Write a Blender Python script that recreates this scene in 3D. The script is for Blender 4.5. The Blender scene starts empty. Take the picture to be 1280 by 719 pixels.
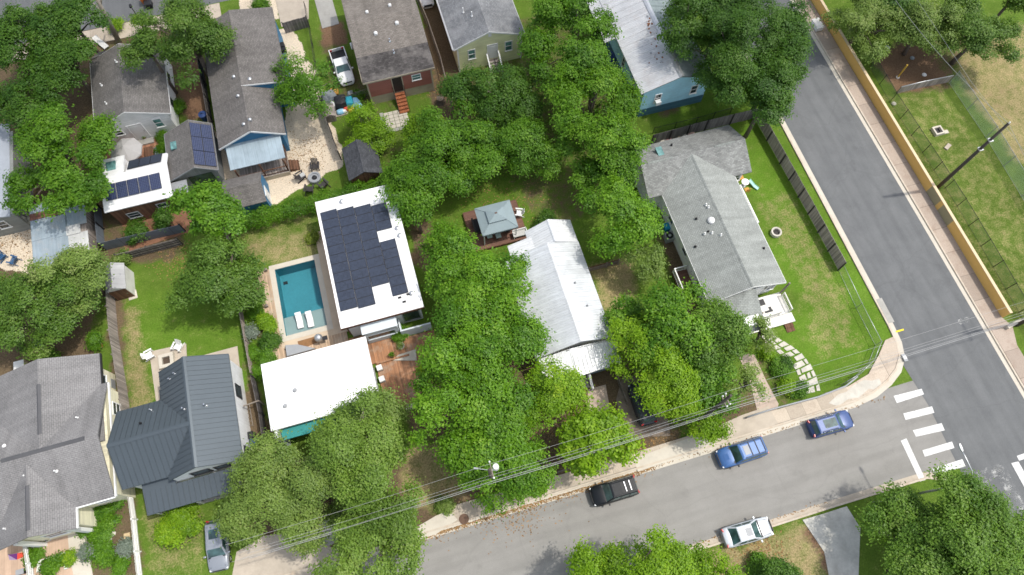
import bpy, math, random
import numpy as np
from mathutils import Vector, Matrix
random.seed(7); RNG = np.random.default_rng(7)
S = bpy.context.scene; COL = S.collection
rad = math.radians
# ---------------------------------------------------------------- survey: photo pixel -> lot grid metres (a along the front street, b along the side street)
F_PX = 853.0; TILT = math.atan(355/853.0); CAM_H = 60.0; YAW = rad(16.2)
def P(u, v, z=0.0):
    x = (u-640)/F_PX; y = -(v-359.5)/F_PX
    Y = y*math.cos(TILT)+math.sin(TILT); Z = y*math.sin(TILT)-math.cos(TILT)
    t = (CAM_H-z)/-Z; x, y = x*t, Y*t; c, s = math.cos(YAW), math.sin(YAW)
    return Vector((x*c+y*s, -x*s+y*c, z))
def PP(pts, z=0.0): return [P(u, v, z) for u, v in pts]
# ---------------------------------------------------------------- objects
def empty(name, loc=(0, 0, 0), rz=0.0):
    o = bpy.data.objects.new(name, None); COL.objects.link(o)
    o.location = loc; o.rotation_euler = (0, 0, rz); o.empty_display_size = .2
    return o
def tag(o, label=None, cat=None, group=None, kind=None):
    if label: o['label'] = label
    if cat: o['category'] = cat
    if group: o['group'] = group
    if kind: o['kind'] = kind
    return o
def thing(name, label, cat, loc=(0, 0, 0), rz=0.0, group=None):
    return tag(empty(name, loc, rz), label, cat, group)
def dup(o, loc=None, rz=None, label=None, group=None, parent=None, scale=None):
    c = o.copy(); COL.objects.link(c)
    if parent is not None: c.parent = parent
    for ch in list(o.children): dup(ch, parent=c)
    if loc is not None: c.location = loc
    if rz is not None: c.rotation_euler = (0, 0, rz)
    if label: c['label'] = label
    if group: c['group'] = group
    if scale: c.scale = (scale,)*3
    return c
class MB:
    """collects faces (grid metres), then links them as ONE mesh object"""
    def __init__(s): s.v = []; s.f = []; s.m = []; s.cur = 0; s.T = None; s.sm = []; s.smooth = False
    def xf(s, loc=(0, 0, 0), rz=0.0): s.T = Matrix.Translation(loc) @ Matrix.Rotation(rz, 4, 'Z'); return s
    def mat(s, i): s.cur = i; return s
    def add(s, vs, fs):
        b = len(s.v)
        s.v += [tuple(s.T @ Vector(p)) if s.T is not None else tuple(p) for p in vs]
        for f in fs: s.f.append([i+b for i in f]); s.m.append(s.cur); s.sm.append(s.smooth)
        return s
    def poly(s, pts): return s.add(pts, [list(range(len(pts)))])
    def box(s, x0, x1, y0, y1, z0, z1):
        return s.add([(x0,y0,z0),(x1,y0,z0),(x1,y1,z0),(x0,y1,z0),(x0,y0,z1),(x1,y0,z1),(x1,y1,z1),(x0,y1,z1)],
                     [(0,3,2,1),(4,5,6,7),(0,1,5,4),(1,2,6,5),(2,3,7,6),(3,0,4,7)])
    def cbox(s, x, y, z, sx, sy, sz): return s.box(x-sx/2, x+sx/2, y-sy/2, y+sy/2, z, z+sz)
    def rbox(s, x, y, z, sx, sy, sz, rz):
        c, n = math.cos(rz), math.sin(rz); q = []
        for zz in (z, z+sz):
            for dx, dy in ((-1,-1),(1,-1),(1,1),(-1,1)):
                X, Y = dx*sx/2, dy*sy/2; q.append((x+X*c-Y*n, y+X*n+Y*c, zz))
        return s.add(q, [(0,3,2,1),(4,5,6,7),(0,1,5,4),(1,2,6,5),(2,3,7,6),(3,0,4,7)])
    def prism(s, pts, z0, z1):
        n = len(pts)
        ar = sum(pts[i][0]*pts[(i+1)%n][1]-pts[(i+1)%n][0]*pts[i][1] for i in range(n))
        if ar < 0: pts = pts[::-1]
        return s.add([(p[0],p[1],z0) for p in pts]+[(p[0],p[1],z1) for p in pts],
                     [list(range(n))[::-1], list(range(n,2*n))]+[(i,(i+1)%n,n+(i+1)%n,n+i) for i in range(n)])
    def extr(s, sec, y0, y1, axis='y'):
        """extrude a cross-section [(h,z)] along y (h = x) or along x (h = y)"""
        n = len(sec)
        if axis == 'y': A = [(h,y0,z) for h,z in sec]+[(h,y1,z) for h,z in sec]
        else: A = [(y0,h,z) for h,z in sec]+[(y1,h,z) for h,z in sec]
        return s.add(A, [list(range(n)), list(range(n,2*n))[::-1]]+[(i,n+i,n+(i+1)%n,(i+1)%n) for i in range(n)])
    def slab(s, pts, th):
        """a roof plane: polygon in space with vertical thickness th below"""
        n = len(pts); A = [tuple(p) for p in pts]+[(p[0],p[1],p[2]-th) for p in pts]
        return s.add(A, [list(range(n)), list(range(n,2*n))[::-1]]+[(i,n+i,n+(i+1)%n,(i+1)%n) for i in range(n)])
    def bar(s, p, q, w, h=None):
        p, q = Vector(p), Vector(q); d = (q-p)
        if d.length < 1e-6: return s
        d.normalize(); h = h or w
        side = d.cross(Vector((0,0,1)))
        if side.length < 1e-4: side = Vector((1,0,0))
        side.normalize(); up = side.cross(d)
        A = [e+side*(i*w/2)+up*(j*h/2) for e in (p,q) for i,j in ((-1,-1),(1,-1),(1,1),(-1,1))]
        return s.add(A, [(0,1,2,3),(7,6,5,4),(0,4,5,1),(1,5,6,2),(2,6,7,3),(3,7,4,0)])
    def tube(s, pts, r, n=6, cap=True):
        pts = [Vector(p) for p in pts]; rs = r if isinstance(r, (list,tuple)) else [r]*len(pts); A = []
        ref = None
        for i, p in enumerate(pts):
            d = (pts[min(i+1,len(pts)-1)]-pts[max(i-1,0)]).normalized()
            if ref is None:
                ref = d.cross(Vector((0,0,1)))
                if ref.length < .05: ref = Vector((1,0,0))
            a = (ref-d*ref.dot(d)).normalized(); b = d.cross(a); ref = a
            for k in range(n):
                t = 2*math.pi*k/n; A.append(p+(a*math.cos(t)+b*math.sin(t))*rs[i])
        fs = []
        for i in range(len(pts)-1):
            for k in range(n): fs.append((i*n+k, i*n+(k+1)%n, (i+1)*n+(k+1)%n, (i+1)*n+k))
        if cap: fs += [list(range(n))[::-1], list(range(len(A)-n, len(A)))]
        sm = s.smooth; s.smooth = True; s.add(A, fs); s.smooth = sm; return s
    def cyl(s, x, y, z0, z1, r, n=14, r1=None): return s.lathe([(r,z0),(r if r1 is None else r1,z1)], x, y, n)
    def lathe(s, prof, x=0, y=0, n=16, caps=True):
        A = [(x+r*math.cos(2*math.pi*k/n), y+r*math.sin(2*math.pi*k/n), z) for r, z in prof for k in range(n)]
        fs = [(i*n+k, i*n+(k+1)%n, (i+1)*n+(k+1)%n, (i+1)*n+k) for i in range(len(prof)-1) for k in range(n)]
        if caps: fs += [list(range(n))[::-1], list(range(len(A)-n, len(A)))]
        return s.add(A, fs)
    def loft(s, rings, closed=True, caps=True):
        n = len(rings[0]); A = [p for r in rings for p in r]; fs = []
        for i in range(len(rings)-1):
            for k in range(n if closed else n-1): fs.append((i*n+k, i*n+(k+1)%n, (i+1)*n+(k+1)%n, (i+1)*n+k))
        if caps: fs += [list(range(n))[::-1], list(range(len(A)-n, len(A)))]
        return s.add(A, fs)
    def build(s, name, mat, parent=None, origin=None, smooth=None, bevel=0.0, label=None, cat=None, group=None, kind=None, local=False):
        """parent: subtract the root's place (meshes are written in grid metres) unless local"""
        off = Vector((0,0,0))
        if parent is not None and not local:
            r = parent
            while r.parent: r = r.parent
            off = r.location.copy()
        elif origin is not None: off = Vector(origin)
        V = [(p[0]-off.x, p[1]-off.y, p[2]-off.z) for p in s.v]
        me = bpy.data.meshes.new(name); me.from_pydata(V, [], s.f)
        mats = mat if isinstance(mat, (list,tuple)) else [mat]
        for m in mats: me.materials.append(m)
        me.polygons.foreach_set('material_index', [min(i, len(mats)-1) for i in s.m])
        me.polygons.foreach_set('use_smooth', s.sm if smooth is None else [smooth]*len(s.f))
        uv = me.uv_layers.new(name='m'); Z = Vector((0,0,1))
        for p in me.polygons:
            nr = p.normal
            if abs(nr.z) > .995: ax, ay = Vector((1,0,0)), Vector((0,1,0))
            else: ax = Z.cross(nr).normalized(); ay = nr.cross(ax)
            for li in p.loop_indices:
                c = Vector(s.v[me.loops[li].vertex_index]); uv.data[li].uv = (c.dot(ax), c.dot(ay))
        me.update()
        o = bpy.data.objects.new(name, me); COL.objects.link(o)
        if parent is not None: o.parent = parent
        elif origin is not None: o.location = origin
        if bevel:
            b = o.modifiers.new('bevel', 'BEVEL'); b.width = bevel; b.segments = 2; b.limit_method = 'ANGLE'
        tag(o, label, cat, group, kind)
        return o
# ---------------------------------------------------------------- materials (all procedural)
def newmat(name):
    m = bpy.data.materials.new(name); m.use_nodes = True; nt = m.node_tree
    return m, nt, nt.nodes['Principled BSDF']
def nd(nt, typ, **kw):
    n = nt.nodes.new(typ)
    for k, v in kw.items(): setattr(n, k, v)
    return n
def noise(nt, vec, scale, detail=4, rough=.6):
    n = nd(nt, 'ShaderNodeTexNoise'); n.inputs['Scale'].default_value = scale
    n.inputs['Detail'].default_value = detail; n.inputs['Roughness'].default_value = rough
    nt.links.new(vec, n.inputs['Vector']); return n.outputs['Fac']
def ramp(nt, fac, stops):
    r = nd(nt, 'ShaderNodeValToRGB'); e = r.color_ramp.elements
    while len(e) < len(stops): e.new(.5)
    for i, (p, c) in enumerate(stops): e[i].position = p; e[i].color = (*c[:3], 1) if not isinstance(c, (int,float)) else (c,c,c,1)
    nt.links.new(fac, r.inputs['Fac']); return r.outputs['Color']
def mix(nt, fac, a, b, mode='MIX'):
    n = nd(nt, 'ShaderNodeMix', data_type='RGBA', blend_type=mode)
    for sock, v in ((n.inputs['Factor'], fac), (n.inputs['A'], a), (n.inputs['B'], b)):
        if hasattr(v, 'links'): nt.links.new(v, sock)
        elif isinstance(v, (int, float)): sock.default_value = v if sock.type == 'VALUE' else (v,v,v,1)
        else: sock.default_value = (*v[:3], 1)
    return n.outputs['Result']
def mth(nt, op, a, b=0.0):
    n = nd(nt, 'ShaderNodeMath', operation=op)
    for i, v in enumerate((a, b)):
        if hasattr(v, 'links'): nt.links.new(v, n.inputs[i])
        else: n.inputs[i].default_value = v
    return n.outputs[0]
def bump(nt, bsdf, h, strength=.3, dist=.02):
    b = nd(nt, 'ShaderNodeBump'); b.inputs['Strength'].default_value = strength; b.inputs['Distance'].default_value = dist
    nt.links.new(h, b.inputs['Height']); nt.links.new(b.outputs['Normal'], bsdf.inputs['Normal'])
def obj_vec(nt): return nd(nt, 'ShaderNodeTexCoord').outputs['Object']
def geo_vec(nt): return nd(nt, 'ShaderNodeNewGeometry').outputs['Position']
def uv_vec(nt): return nd(nt, 'ShaderNodeTexCoord').outputs['UV']
def c_mul(c, k): return tuple(min(1, x*k) for x in c)
def mk(name, col, rough=.6, var=.16, scale=2.5, metal=0.0, bmp=0.0, fine=None, spec=.4, stain=None, stain_amt=.45, coat=0.0):
    """worn paint / concrete / metal: coarse and fine noise on a base colour, optional stains"""
    m, nt, b = newmat(name); g = geo_vec(nt)
    n1 = noise(nt, g, scale*.35, 3); n2 = noise(nt, g, fine or scale*4, 5, .7)
    k = mth(nt, 'ADD', mth(nt, 'MULTIPLY', n1, .55), mth(nt, 'MULTIPLY', n2, .45))
    c = ramp(nt, k, [(.3, c_mul(col, 1-var)), (.7, c_mul(col, 1+var))])
    if stain:
        f = ramp(nt, noise(nt, g, scale*.5, 6, .7), [(.5, 0.0), (.72, stain_amt)])
        c = mix(nt, f, c, stain)
    nt.links.new(c, b.inputs['Base Color'])
    b.inputs['Roughness'].default_value = rough; b.inputs['Metallic'].default_value = metal
    b.inputs['Specular IOR Level'].default_value = spec
    if coat: b.inputs['Coat Weight'].default_value = coat; b.inputs['Coat Roughness'].default_value = .06
    if bmp: bump(nt, b, n2, bmp, .02)
    return m
def shingle(name, col, patch=None, var=.2, patch_amt=.5, bw=.32, bh=.15):
    m, nt, b = newmat(name); uv = uv_vec(nt); g = geo_vec(nt)
    br = nd(nt, 'ShaderNodeTexBrick'); nt.links.new(uv, br.inputs['Vector'])
    br.inputs['Color1'].default_value = (*c_mul(col, 1-var), 1); br.inputs['Color2'].default_value = (*c_mul(col, 1+var), 1)
    br.inputs['Mortar'].default_value = (*c_mul(col, .55), 1)
    for k, v in (('Scale', 1.0), ('Mortar Size', .012), ('Brick Width', bw), ('Row Height', bh), ('Bias', -.1)): br.inputs[k].default_value = v
    c = br.outputs['Color']
    n1 = noise(nt, g, .35, 4); c = mix(nt, 1.0, c, ramp(nt, n1, [(.3, .86), (.7, 1.12)]), 'MULTIPLY')
    n2 = noise(nt, g, 9.0, 4, .7); c = mix(nt, 1.0, c, ramp(nt, n2, [(.25, .72), (.75, 1.25)]), 'MULTIPLY')
    mp = nd(nt, 'ShaderNodeMapping'); mp.inputs['Scale'].default_value = (1.6, .12, 1); nt.links.new(uv, mp.inputs['Vector'])
    c = mix(nt, 1.0, c, ramp(nt, noise(nt, mp.outputs[0], 1.0, 4), [(.35, .86), (.6, 1.05)]), 'MULTIPLY')
    if patch: c = mix(nt, ramp(nt, noise(nt, g, .55, 5, .65), [(.48, 0.0), (.62, patch_amt)]), c, patch)
    nt.links.new(c, b.inputs['Base Color']); b.inputs['Roughness'].default_value = .92; b.inputs['Specular IOR Level'].default_value = .2
    bump(nt, b, br.outputs['Fac'], .35, -.012)
    return m
def lined(name, col, axis='v', period=.16, dark=.55, width=.12, rough=.6, var=.12, metal=0.0, spec=.4, wood=False, stain=None, stain_amt=.5, streak=True, bmp=.3):
    """boards, lap siding or ribbed sheet: a line every period along u or v of the face, each board its own tint"""
    m, nt, b = newmat(name); uv = uv_vec(nt); g = geo_vec(nt)
    sx = nd(nt, 'ShaderNodeSeparateXYZ'); nt.links.new(uv, sx.inputs[0])
    t = mth(nt, 'DIVIDE', sx.outputs['X' if axis == 'u' else 'Y'], period)
    fr = mth(nt, 'FRACT', t); cell = mth(nt, 'FLOOR', t)
    line = mth(nt, 'LESS_THAN', fr, width)
    wn = nd(nt, 'ShaderNodeTexWhiteNoise', noise_dimensions='1D'); nt.links.new(cell, wn.inputs['W'])
    tint = ramp(nt, wn.outputs['Value'], [(0, 1-var), (1, 1+var)])
    c = mix(nt, 1.0, col, tint, 'MULTIPLY')
    if streak:
        mp = nd(nt, 'ShaderNodeMapping'); mp.inputs['Scale'].default_value = (.5, 6, 1) if axis == 'v' else (6, .5, 1)
        nt.links.new(uv, mp.inputs['Vector'])
        c = mix(nt, 1.0, c, ramp(nt, noise(nt, mp.outputs[0], 1.6, 5, .7), [(.3, .75 if wood else .9), (.7, 1.25 if wood else 1.08)]), 'MULTIPLY')
    c = mix(nt, 1.0, c, ramp(nt, noise(nt, g, .6, 4), [(.3, .85), (.7, 1.12)]), 'MULTIPLY')
    if stain: c = mix(nt, ramp(nt, noise(nt, g, .8, 6, .72), [(.5, 0.0), (.68, stain_amt)]), c, stain)
    c = mix(nt, mth(nt, 'MULTIPLY', line, 1-dark), c, c_mul(col, .25))
    nt.links.new(c, b.inputs['Base Color'])
    b.inputs['Roughness'].default_value = rough; b.inputs['Metallic'].default_value = metal; b.inputs['Specular IOR Level'].default_value = spec
    bump(nt, b, fr, bmp if axis == 'u' or wood else bmp*.15, .015)
    return m
def glassmat(name, col=(.03,.045,.05), rough=.08):
    m, nt, b = newmat(name); g = geo_vec(nt)
    c = ramp(nt, noise(nt, g, 1.3, 2), [(.35, c_mul(col, .6)), (.65, c_mul(col, 1.7))])
    nt.links.new(c, b.inputs['Base Color']); b.inputs['Roughness'].default_value = rough; b.inputs['Specular IOR Level'].default_value = .7
    return m
def leafmat(name, a, bcol, trans=.35, dry=None):
    m, nt, b = newmat(name)
    at = nd(nt, 'ShaderNodeAttribute', attribute_name='tint')
    c = ramp(nt, at.outputs['Fac'], [(0, a), (.72, bcol), (1, dry or c_mul(bcol, 1.35))])
    nt.links.new(c, b.inputs['Base Color']); b.inputs['Roughness'].default_value = .5; b.inputs['Specular IOR Level'].default_value = .35
    tr = nd(nt, 'ShaderNodeBsdfTranslucent')
    nt.links.new(mix(nt, 1.0, c, (1.25, 1.35, .5), 'MULTIPLY'), tr.inputs['Color'])
    ms = nd(nt, 'ShaderNodeMixShader'); ms.inputs['Fac'].default_value = trans
    nt.links.new(b.outputs[0], ms.inputs[1]); nt.links.new(tr.outputs[0], ms.inputs[2])
    nt.links.new(ms.outputs[0], nt.nodes['Material Output'].inputs['Surface'])
    return m
M = {}
M['white'] = mk('white_paint', (.74,.74,.72), .5, .06)
M['white_dirty'] = mk('white_weathered', (.62,.61,.57), .7, .14, stain=(.3,.28,.24), stain_amt=.35)
M['roof_white'] = lined('white_membrane', (.78,.78,.77), 'v', 1.9, .93, .012, .65, .012, stain=(.60,.585,.55), stain_amt=.3, bmp=.03)
M['cream'] = lined('cream_siding', (.74,.70,.52), 'v', .18, .7, .08)
M['concrete'] = mk('concrete', (.41,.355,.285), .9, .16, 2.2, bmp=.2, stain=(.30,.25,.2), stain_amt=.5)
M['concrete_lt'] = mk('concrete_pale', (.49,.45,.375), .9, .12, 2.2, bmp=.2, stain=(.42,.36,.29), stain_amt=.4)
M['concrete_pink'] = mk('concrete_pinkish', (.42,.335,.27), .9, .16, 2.0, bmp=.2, stain=(.28,.21,.17), stain_amt=.5)
M['concrete_gr'] = mk('concrete_grey', (.33,.32,.29), .92, .18, 2.0, bmp=.2, stain=(.2,.19,.17), stain_amt=.5)
M['kerb'] = mk('kerb_concrete', (.47,.41,.33), .9, .14, 3.0, stain=(.35,.22,.12), stain_amt=.45)
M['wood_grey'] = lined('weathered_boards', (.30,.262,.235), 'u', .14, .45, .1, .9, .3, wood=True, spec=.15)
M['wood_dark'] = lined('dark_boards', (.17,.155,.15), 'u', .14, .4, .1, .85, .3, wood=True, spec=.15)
M['wood_brown'] = lined('brown_boards', (.15,.08,.05), 'u', .14, .4, .1, .85, .3, wood=True, spec=.15)
M['post_dark'] = mk('dark_post', (.04,.036,.033), .8, .25, 6)
M['post_wood'] = mk('grey_timber', (.2,.17,.14), .9, .3, 8)
M['timber'] = mk('pole_timber', (.07,.058,.05), .9, .3, 7)
M['black'] = mk('black_plastic', (.015,.015,.017), .55, .25, 6)
M['rubber'] = mk('tyre_rubber', (.02,.02,.02), .85, .2, 8)
M['steel'] = mk('galvanised_steel', (.5,.51,.52), .4, .15, 6, metal=.7)
M['steel_gr'] = mk('grey_painted_steel', (.28,.29,.3), .5, .12, 5)
M['chrome'] = mk('bright_metal', (.75,.76,.78), .22, .08, 8, metal=.9)
M['glass'] = glassmat('window_glass')
M['glass_green'] = glassmat('green_glass', (.09,.19,.18))
M['carglass'] = glassmat('car_glass', (.03,.065,.065), .05)
M['panel'] = None
def panelmat(name, col, line):
    m, nt, b = newmat(name); uv = uv_vec(nt)
    br = nd(nt, 'ShaderNodeTexBrick', offset=0.0); nt.links.new(uv, br.inputs['Vector'])
    br.inputs['Color1'].default_value = (*c_mul(col, .8), 1); br.inputs['Color2'].default_value = (*c_mul(col, 1.25), 1); br.inputs['Mortar'].default_value = (*line, 1)
    for k, v in (('Scale', 1.0), ('Mortar Size', .009), ('Brick Width', .165), ('Row Height', .165)): br.inputs[k].default_value = v
    nt.links.new(br.outputs['Color'], b.inputs['Base Color'])
    b.inputs['Roughness'].default_value = .28; b.inputs['Specular IOR Level'].default_value = .45
    return m
M['panel_black'] = panelmat('solar_cells_dark', (.028,.036,.056), (.040,.048,.068))
M['panel_blue'] = panelmat('solar_cells_blue', (.016,.024,.068), (.13,.15,.21))
M['terracotta'] = lined('terracotta_pavers', (.34,.17,.105), 'u', .2, .6, .1, .9, .25, spec=.2)
M['deck_ipe'] = lined('hardwood_deck', (.30,.145,.07), 'u', .14, .4, .1, .6, .28, wood=True, stain=(.36,.29,.22), stain_amt=.6)
M['deck_pale'] = lined('weathered_deck', (.42,.30,.2), 'u', .14, .45, .1, .75, .2, wood=True, stain=(.42,.38,.31), stain_amt=.6)
M['deck_red'] = lined('red_brown_deck', (.15,.075,.052), 'v', .14, .45, .1, .75, .2, wood=True)
M['wood_cabin'] = lined('dark_cedar', (.13,.065,.038), 'u', .13, .4, .12, .75, .4, wood=True)
# ================================================================ SETTING
def inpoly(x, y, poly):
    """vectorised point in polygon"""
    r = np.zeros(x.shape, bool); n = len(poly); j = n-1
    for i in range(n):
        xi, yi = poly[i][0], poly[i][1]; xj, yj = poly[j][0], poly[j][1]
        c = ((yi > y) != (yj > y)) & (x < (xj-xi)*(y-yi)/(yj-yi+1e-12)+xi)
        r ^= c; j = i
    return r
POOL = (-14.45, -10.6, 25.1, 32.1)
xs = np.unique(np.round(np.concatenate([np.arange(-48, 84, .3), POOL[:2]]), 3)); ys = np.unique(np.round(np.concatenate([np.arange(-18, 84, .3), POOL[2:]]), 3))
xs = np.concatenate([[-2500,-600,-150], xs, [150,600,2500]]); ys = np.concatenate([[-2500,-600,-150], ys, [150,600,2500]])
GX, GY = np.meshgrid(xs, ys)
def soil_noise(scale, seed):
    r = np.random.default_rng(seed); t = np.zeros(GX.shape)
    for k in range(9):
        f = scale*(1.6**(k/2.0)); an = r.uniform(0, 6.28); ph = r.uniform(0, 6.28, 2)
        t += np.sin((GX*math.cos(an)+GY*math.sin(an))*f+ph[0]+1.7*np.sin((GX*math.sin(an)-GY*math.cos(an))*f*.6+ph[1]))
    return t/9
N1, N2, N3 = soil_noise(.45, 1), soil_noise(1.3, 2), soil_noise(.8, 3)
WX, WY = GX+N2*.9+N1*.8, GY+N3*.9-N1*.6
dirt = np.zeros(GX.shape); dry = np.zeros(GX.shape); gravel = np.zeros(GX.shape); lush = np.full(GX.shape, .45); red = np.zeros(GX.shape)
def patch(layer, px, val, wob=1.0, z=0):
    poly = PP(px); m = inpoly(GX+(WX-GX)*wob, GY+(WY-GY)*wob, poly); layer[m] = val
patch(dirt, [(-30,-30),(240,-30),(250,60),(225,150),(230,330),(130,330),(110,470),(-30,500)], .75)
patch(dirt, [(95,90),(135,180),(110,250),(60,250)], 1.0)
patch(dirt, [(520,-30),(575,40),(580,130),(570,170),(545,160)], .9)
patch(dirt, [(400,60),(470,100),(520,140),(560,170),(520,250),(430,170)], .3)
patch(dirt, [(640,20),(760,20),(790,130),(770,250),(640,230),(560,150)], .42)
patch(dirt, [(640,215),(700,225),(735,265),(700,300),(660,260)], .5)
patch(dirt, [(515,260),(545,280),(545,340),(515,330)], .9)
patch(dirt, [(415,85),(455,85),(470,135),(440,130)], .55)
patch(dirt, [(500,440),(700,440),(800,430),(830,520),(640,600),(560,590),(500,520)], .95)
patch(dirt, [(500,545),(600,540),(620,620),(560,640),(500,640)], .25)
patch(dry, [(490,560),(565,555),(610,600),(600,640),(520,640),(480,640)], .9)
patch(dirt, [(560,600),(640,570),(700,600),(640,640),(560,635)], .8)
patch(dirt, [(640,590),(820,510),(860,560),(800,590),(640,640)], .9)
patch(dirt, [(300,440),(330,500),(345,560),(430,600),(560,560),(540,690),(380,719),(300,640)], .9)
patch(dirt, [(312,345),(345,345),(362,460),(330,470)], .95)
patch(dirt, [(132,350),(152,350),(165,610),(150,610)], .85)
patch(dirt, [(300,560),(330,540),(340,600),(310,620)], .6)
patch(dirt, [(812,250),(840,250),(890,370),(850,360)], .9)
patch(dirt, [(845,345),(870,340),(905,400),(860,400)], .8)
patch(dirt, [(1095,72),(1150,20),(1200,60),(1190,112),(1125,115)], .6)
patch(dirt, [(1088,75),(1140,55),(1190,100),(1122,118)], 1.0, .3)
patch(red, [(1088,75),(1150,45),(1195,100),(1122,118)], .5, .5)
patch(dry, [(1180,50),(1330,20),(1330,240),(1270,200),(1210,120)], .75)
patch(dirt, [(1180,100),(1240,130),(1290,200),(1290,160),(1230,80)], .15)
patch(dry, [(1190,190),(1230,180),(1290,260),(1290,330),(1240,290)], .35)
patch(dry, [(735,330),(790,320),(800,370),(770,440)], .85)
patch(dry, [(735,395),(760,380),(800,430),(780,460)], .5)
patch(dry, [(880,690),(960,665),(1030,650),(1050,719),(880,740)], .8)
patch(dirt, [(1010,668),(1018,660),(1050,719),(1030,719)], .8); patch(red, [(1010,668),(1018,660),(1050,719),(1030,719)], .6)
patch(dry, [(290,280),(395,262),(400,325),(335,330),(300,320)], .65)
patch(dry, [(395,270),(300,285),(300,300),(395,290)], .3)
patch(dry, [(940,250),(985,240),(1040,330),(1080,430),(1020,450),(990,330)], .42)
patch(dry, [(170,600),(260,640),(250,719),(185,719)], .42)
patch(lush, [(905,140),(960,140),(1125,420),(1080,460),(1000,500),(940,440),(1000,390),(930,230)], .85)
patch(lush, [(165,370),(320,350),(330,480),(190,520)], .75)
patch(lush, [(800,120),(960,100),(960,150),(830,170)], .7)
patch(dirt, [(812,130),(845,120),(850,140),(820,150)], .6)
patch(dry, [(150,370),(175,380),(190,500),(165,520)], .7)
patch(gravel, [(325,38),(365,35),(395,90),(432,205),(330,262),(318,215),(355,190),(355,120)], 1.0, .35)
patch(gravel, [(263,150),(290,200),(310,225),(275,225),(258,160)], 1.0, .3)
patch(gravel, [(300,-10),(345,-10),(350,25),(300,18)], .9, .5)
patch(gravel, [(-20,250),(45,255),(45,345),(-20,330)], .85, .5)
patch(dirt, [(-20,415),(110,425),(120,440),(0,500),(-20,500)], .9)
patch(red, [(225,75),(252,70),(262,150),(235,150),(222,110)], .8, .4); patch(dirt, [(225,75),(252,70),(262,150),(235,150),(222,110)], 1.0, .4)
patch(dirt, [(105,625),(165,615),(180,725),(110,725)], .75)
patch(dirt, [(395,50),(425,50),(440,120),(420,120)], .5)
patch(red, [(398,28),(428,25),(436,55),(405,58)], .7, .3); patch(dirt, [(398,28),(428,25),(436,55),(405,58)], .9, .3)
patch(dirt, [(950,440),(1010,490),(985,520),(930,500)], .5)
patch(dirt, [(860,520),(940,480),(960,530),(870,560)], .7)
patch(lush, [(1080,60),(1300,60),(1300,440),(1255,405)], .15); patch(dry, [(1095,120),(1180,110),(1300,300),(1300,430),(1262,400)], .3)
patch(lush, [(560,200),(720,200),(740,330),(540,330)], .6)
patch(dirt, [(512,555),(560,548),(600,590),(585,622),(520,640),(500,610)], .12); patch(dry, [(512,555),(560,548),(600,590),(585,622),(520,640),(500,610)], .85)
patch(dirt, [(690,530),(800,520),(800,545),(700,590)], .6); patch(dirt, [(560,330),(660,330),(660,560),(560,540)], .7)
def blur(A, n=1):
    for _ in range(n):
        B = A.copy(); B[1:-1,1:-1] = (A[1:-1,1:-1]*2+A[:-2,1:-1]+A[2:,1:-1]+A[1:-1,:-2]+A[1:-1,2:])/6; A = B
    return A
dirt, dry, lush, gravel, red = blur(dirt, 3), blur(dry, 4), blur(lush, 4), blur(gravel, 1), blur(red, 2)
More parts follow.
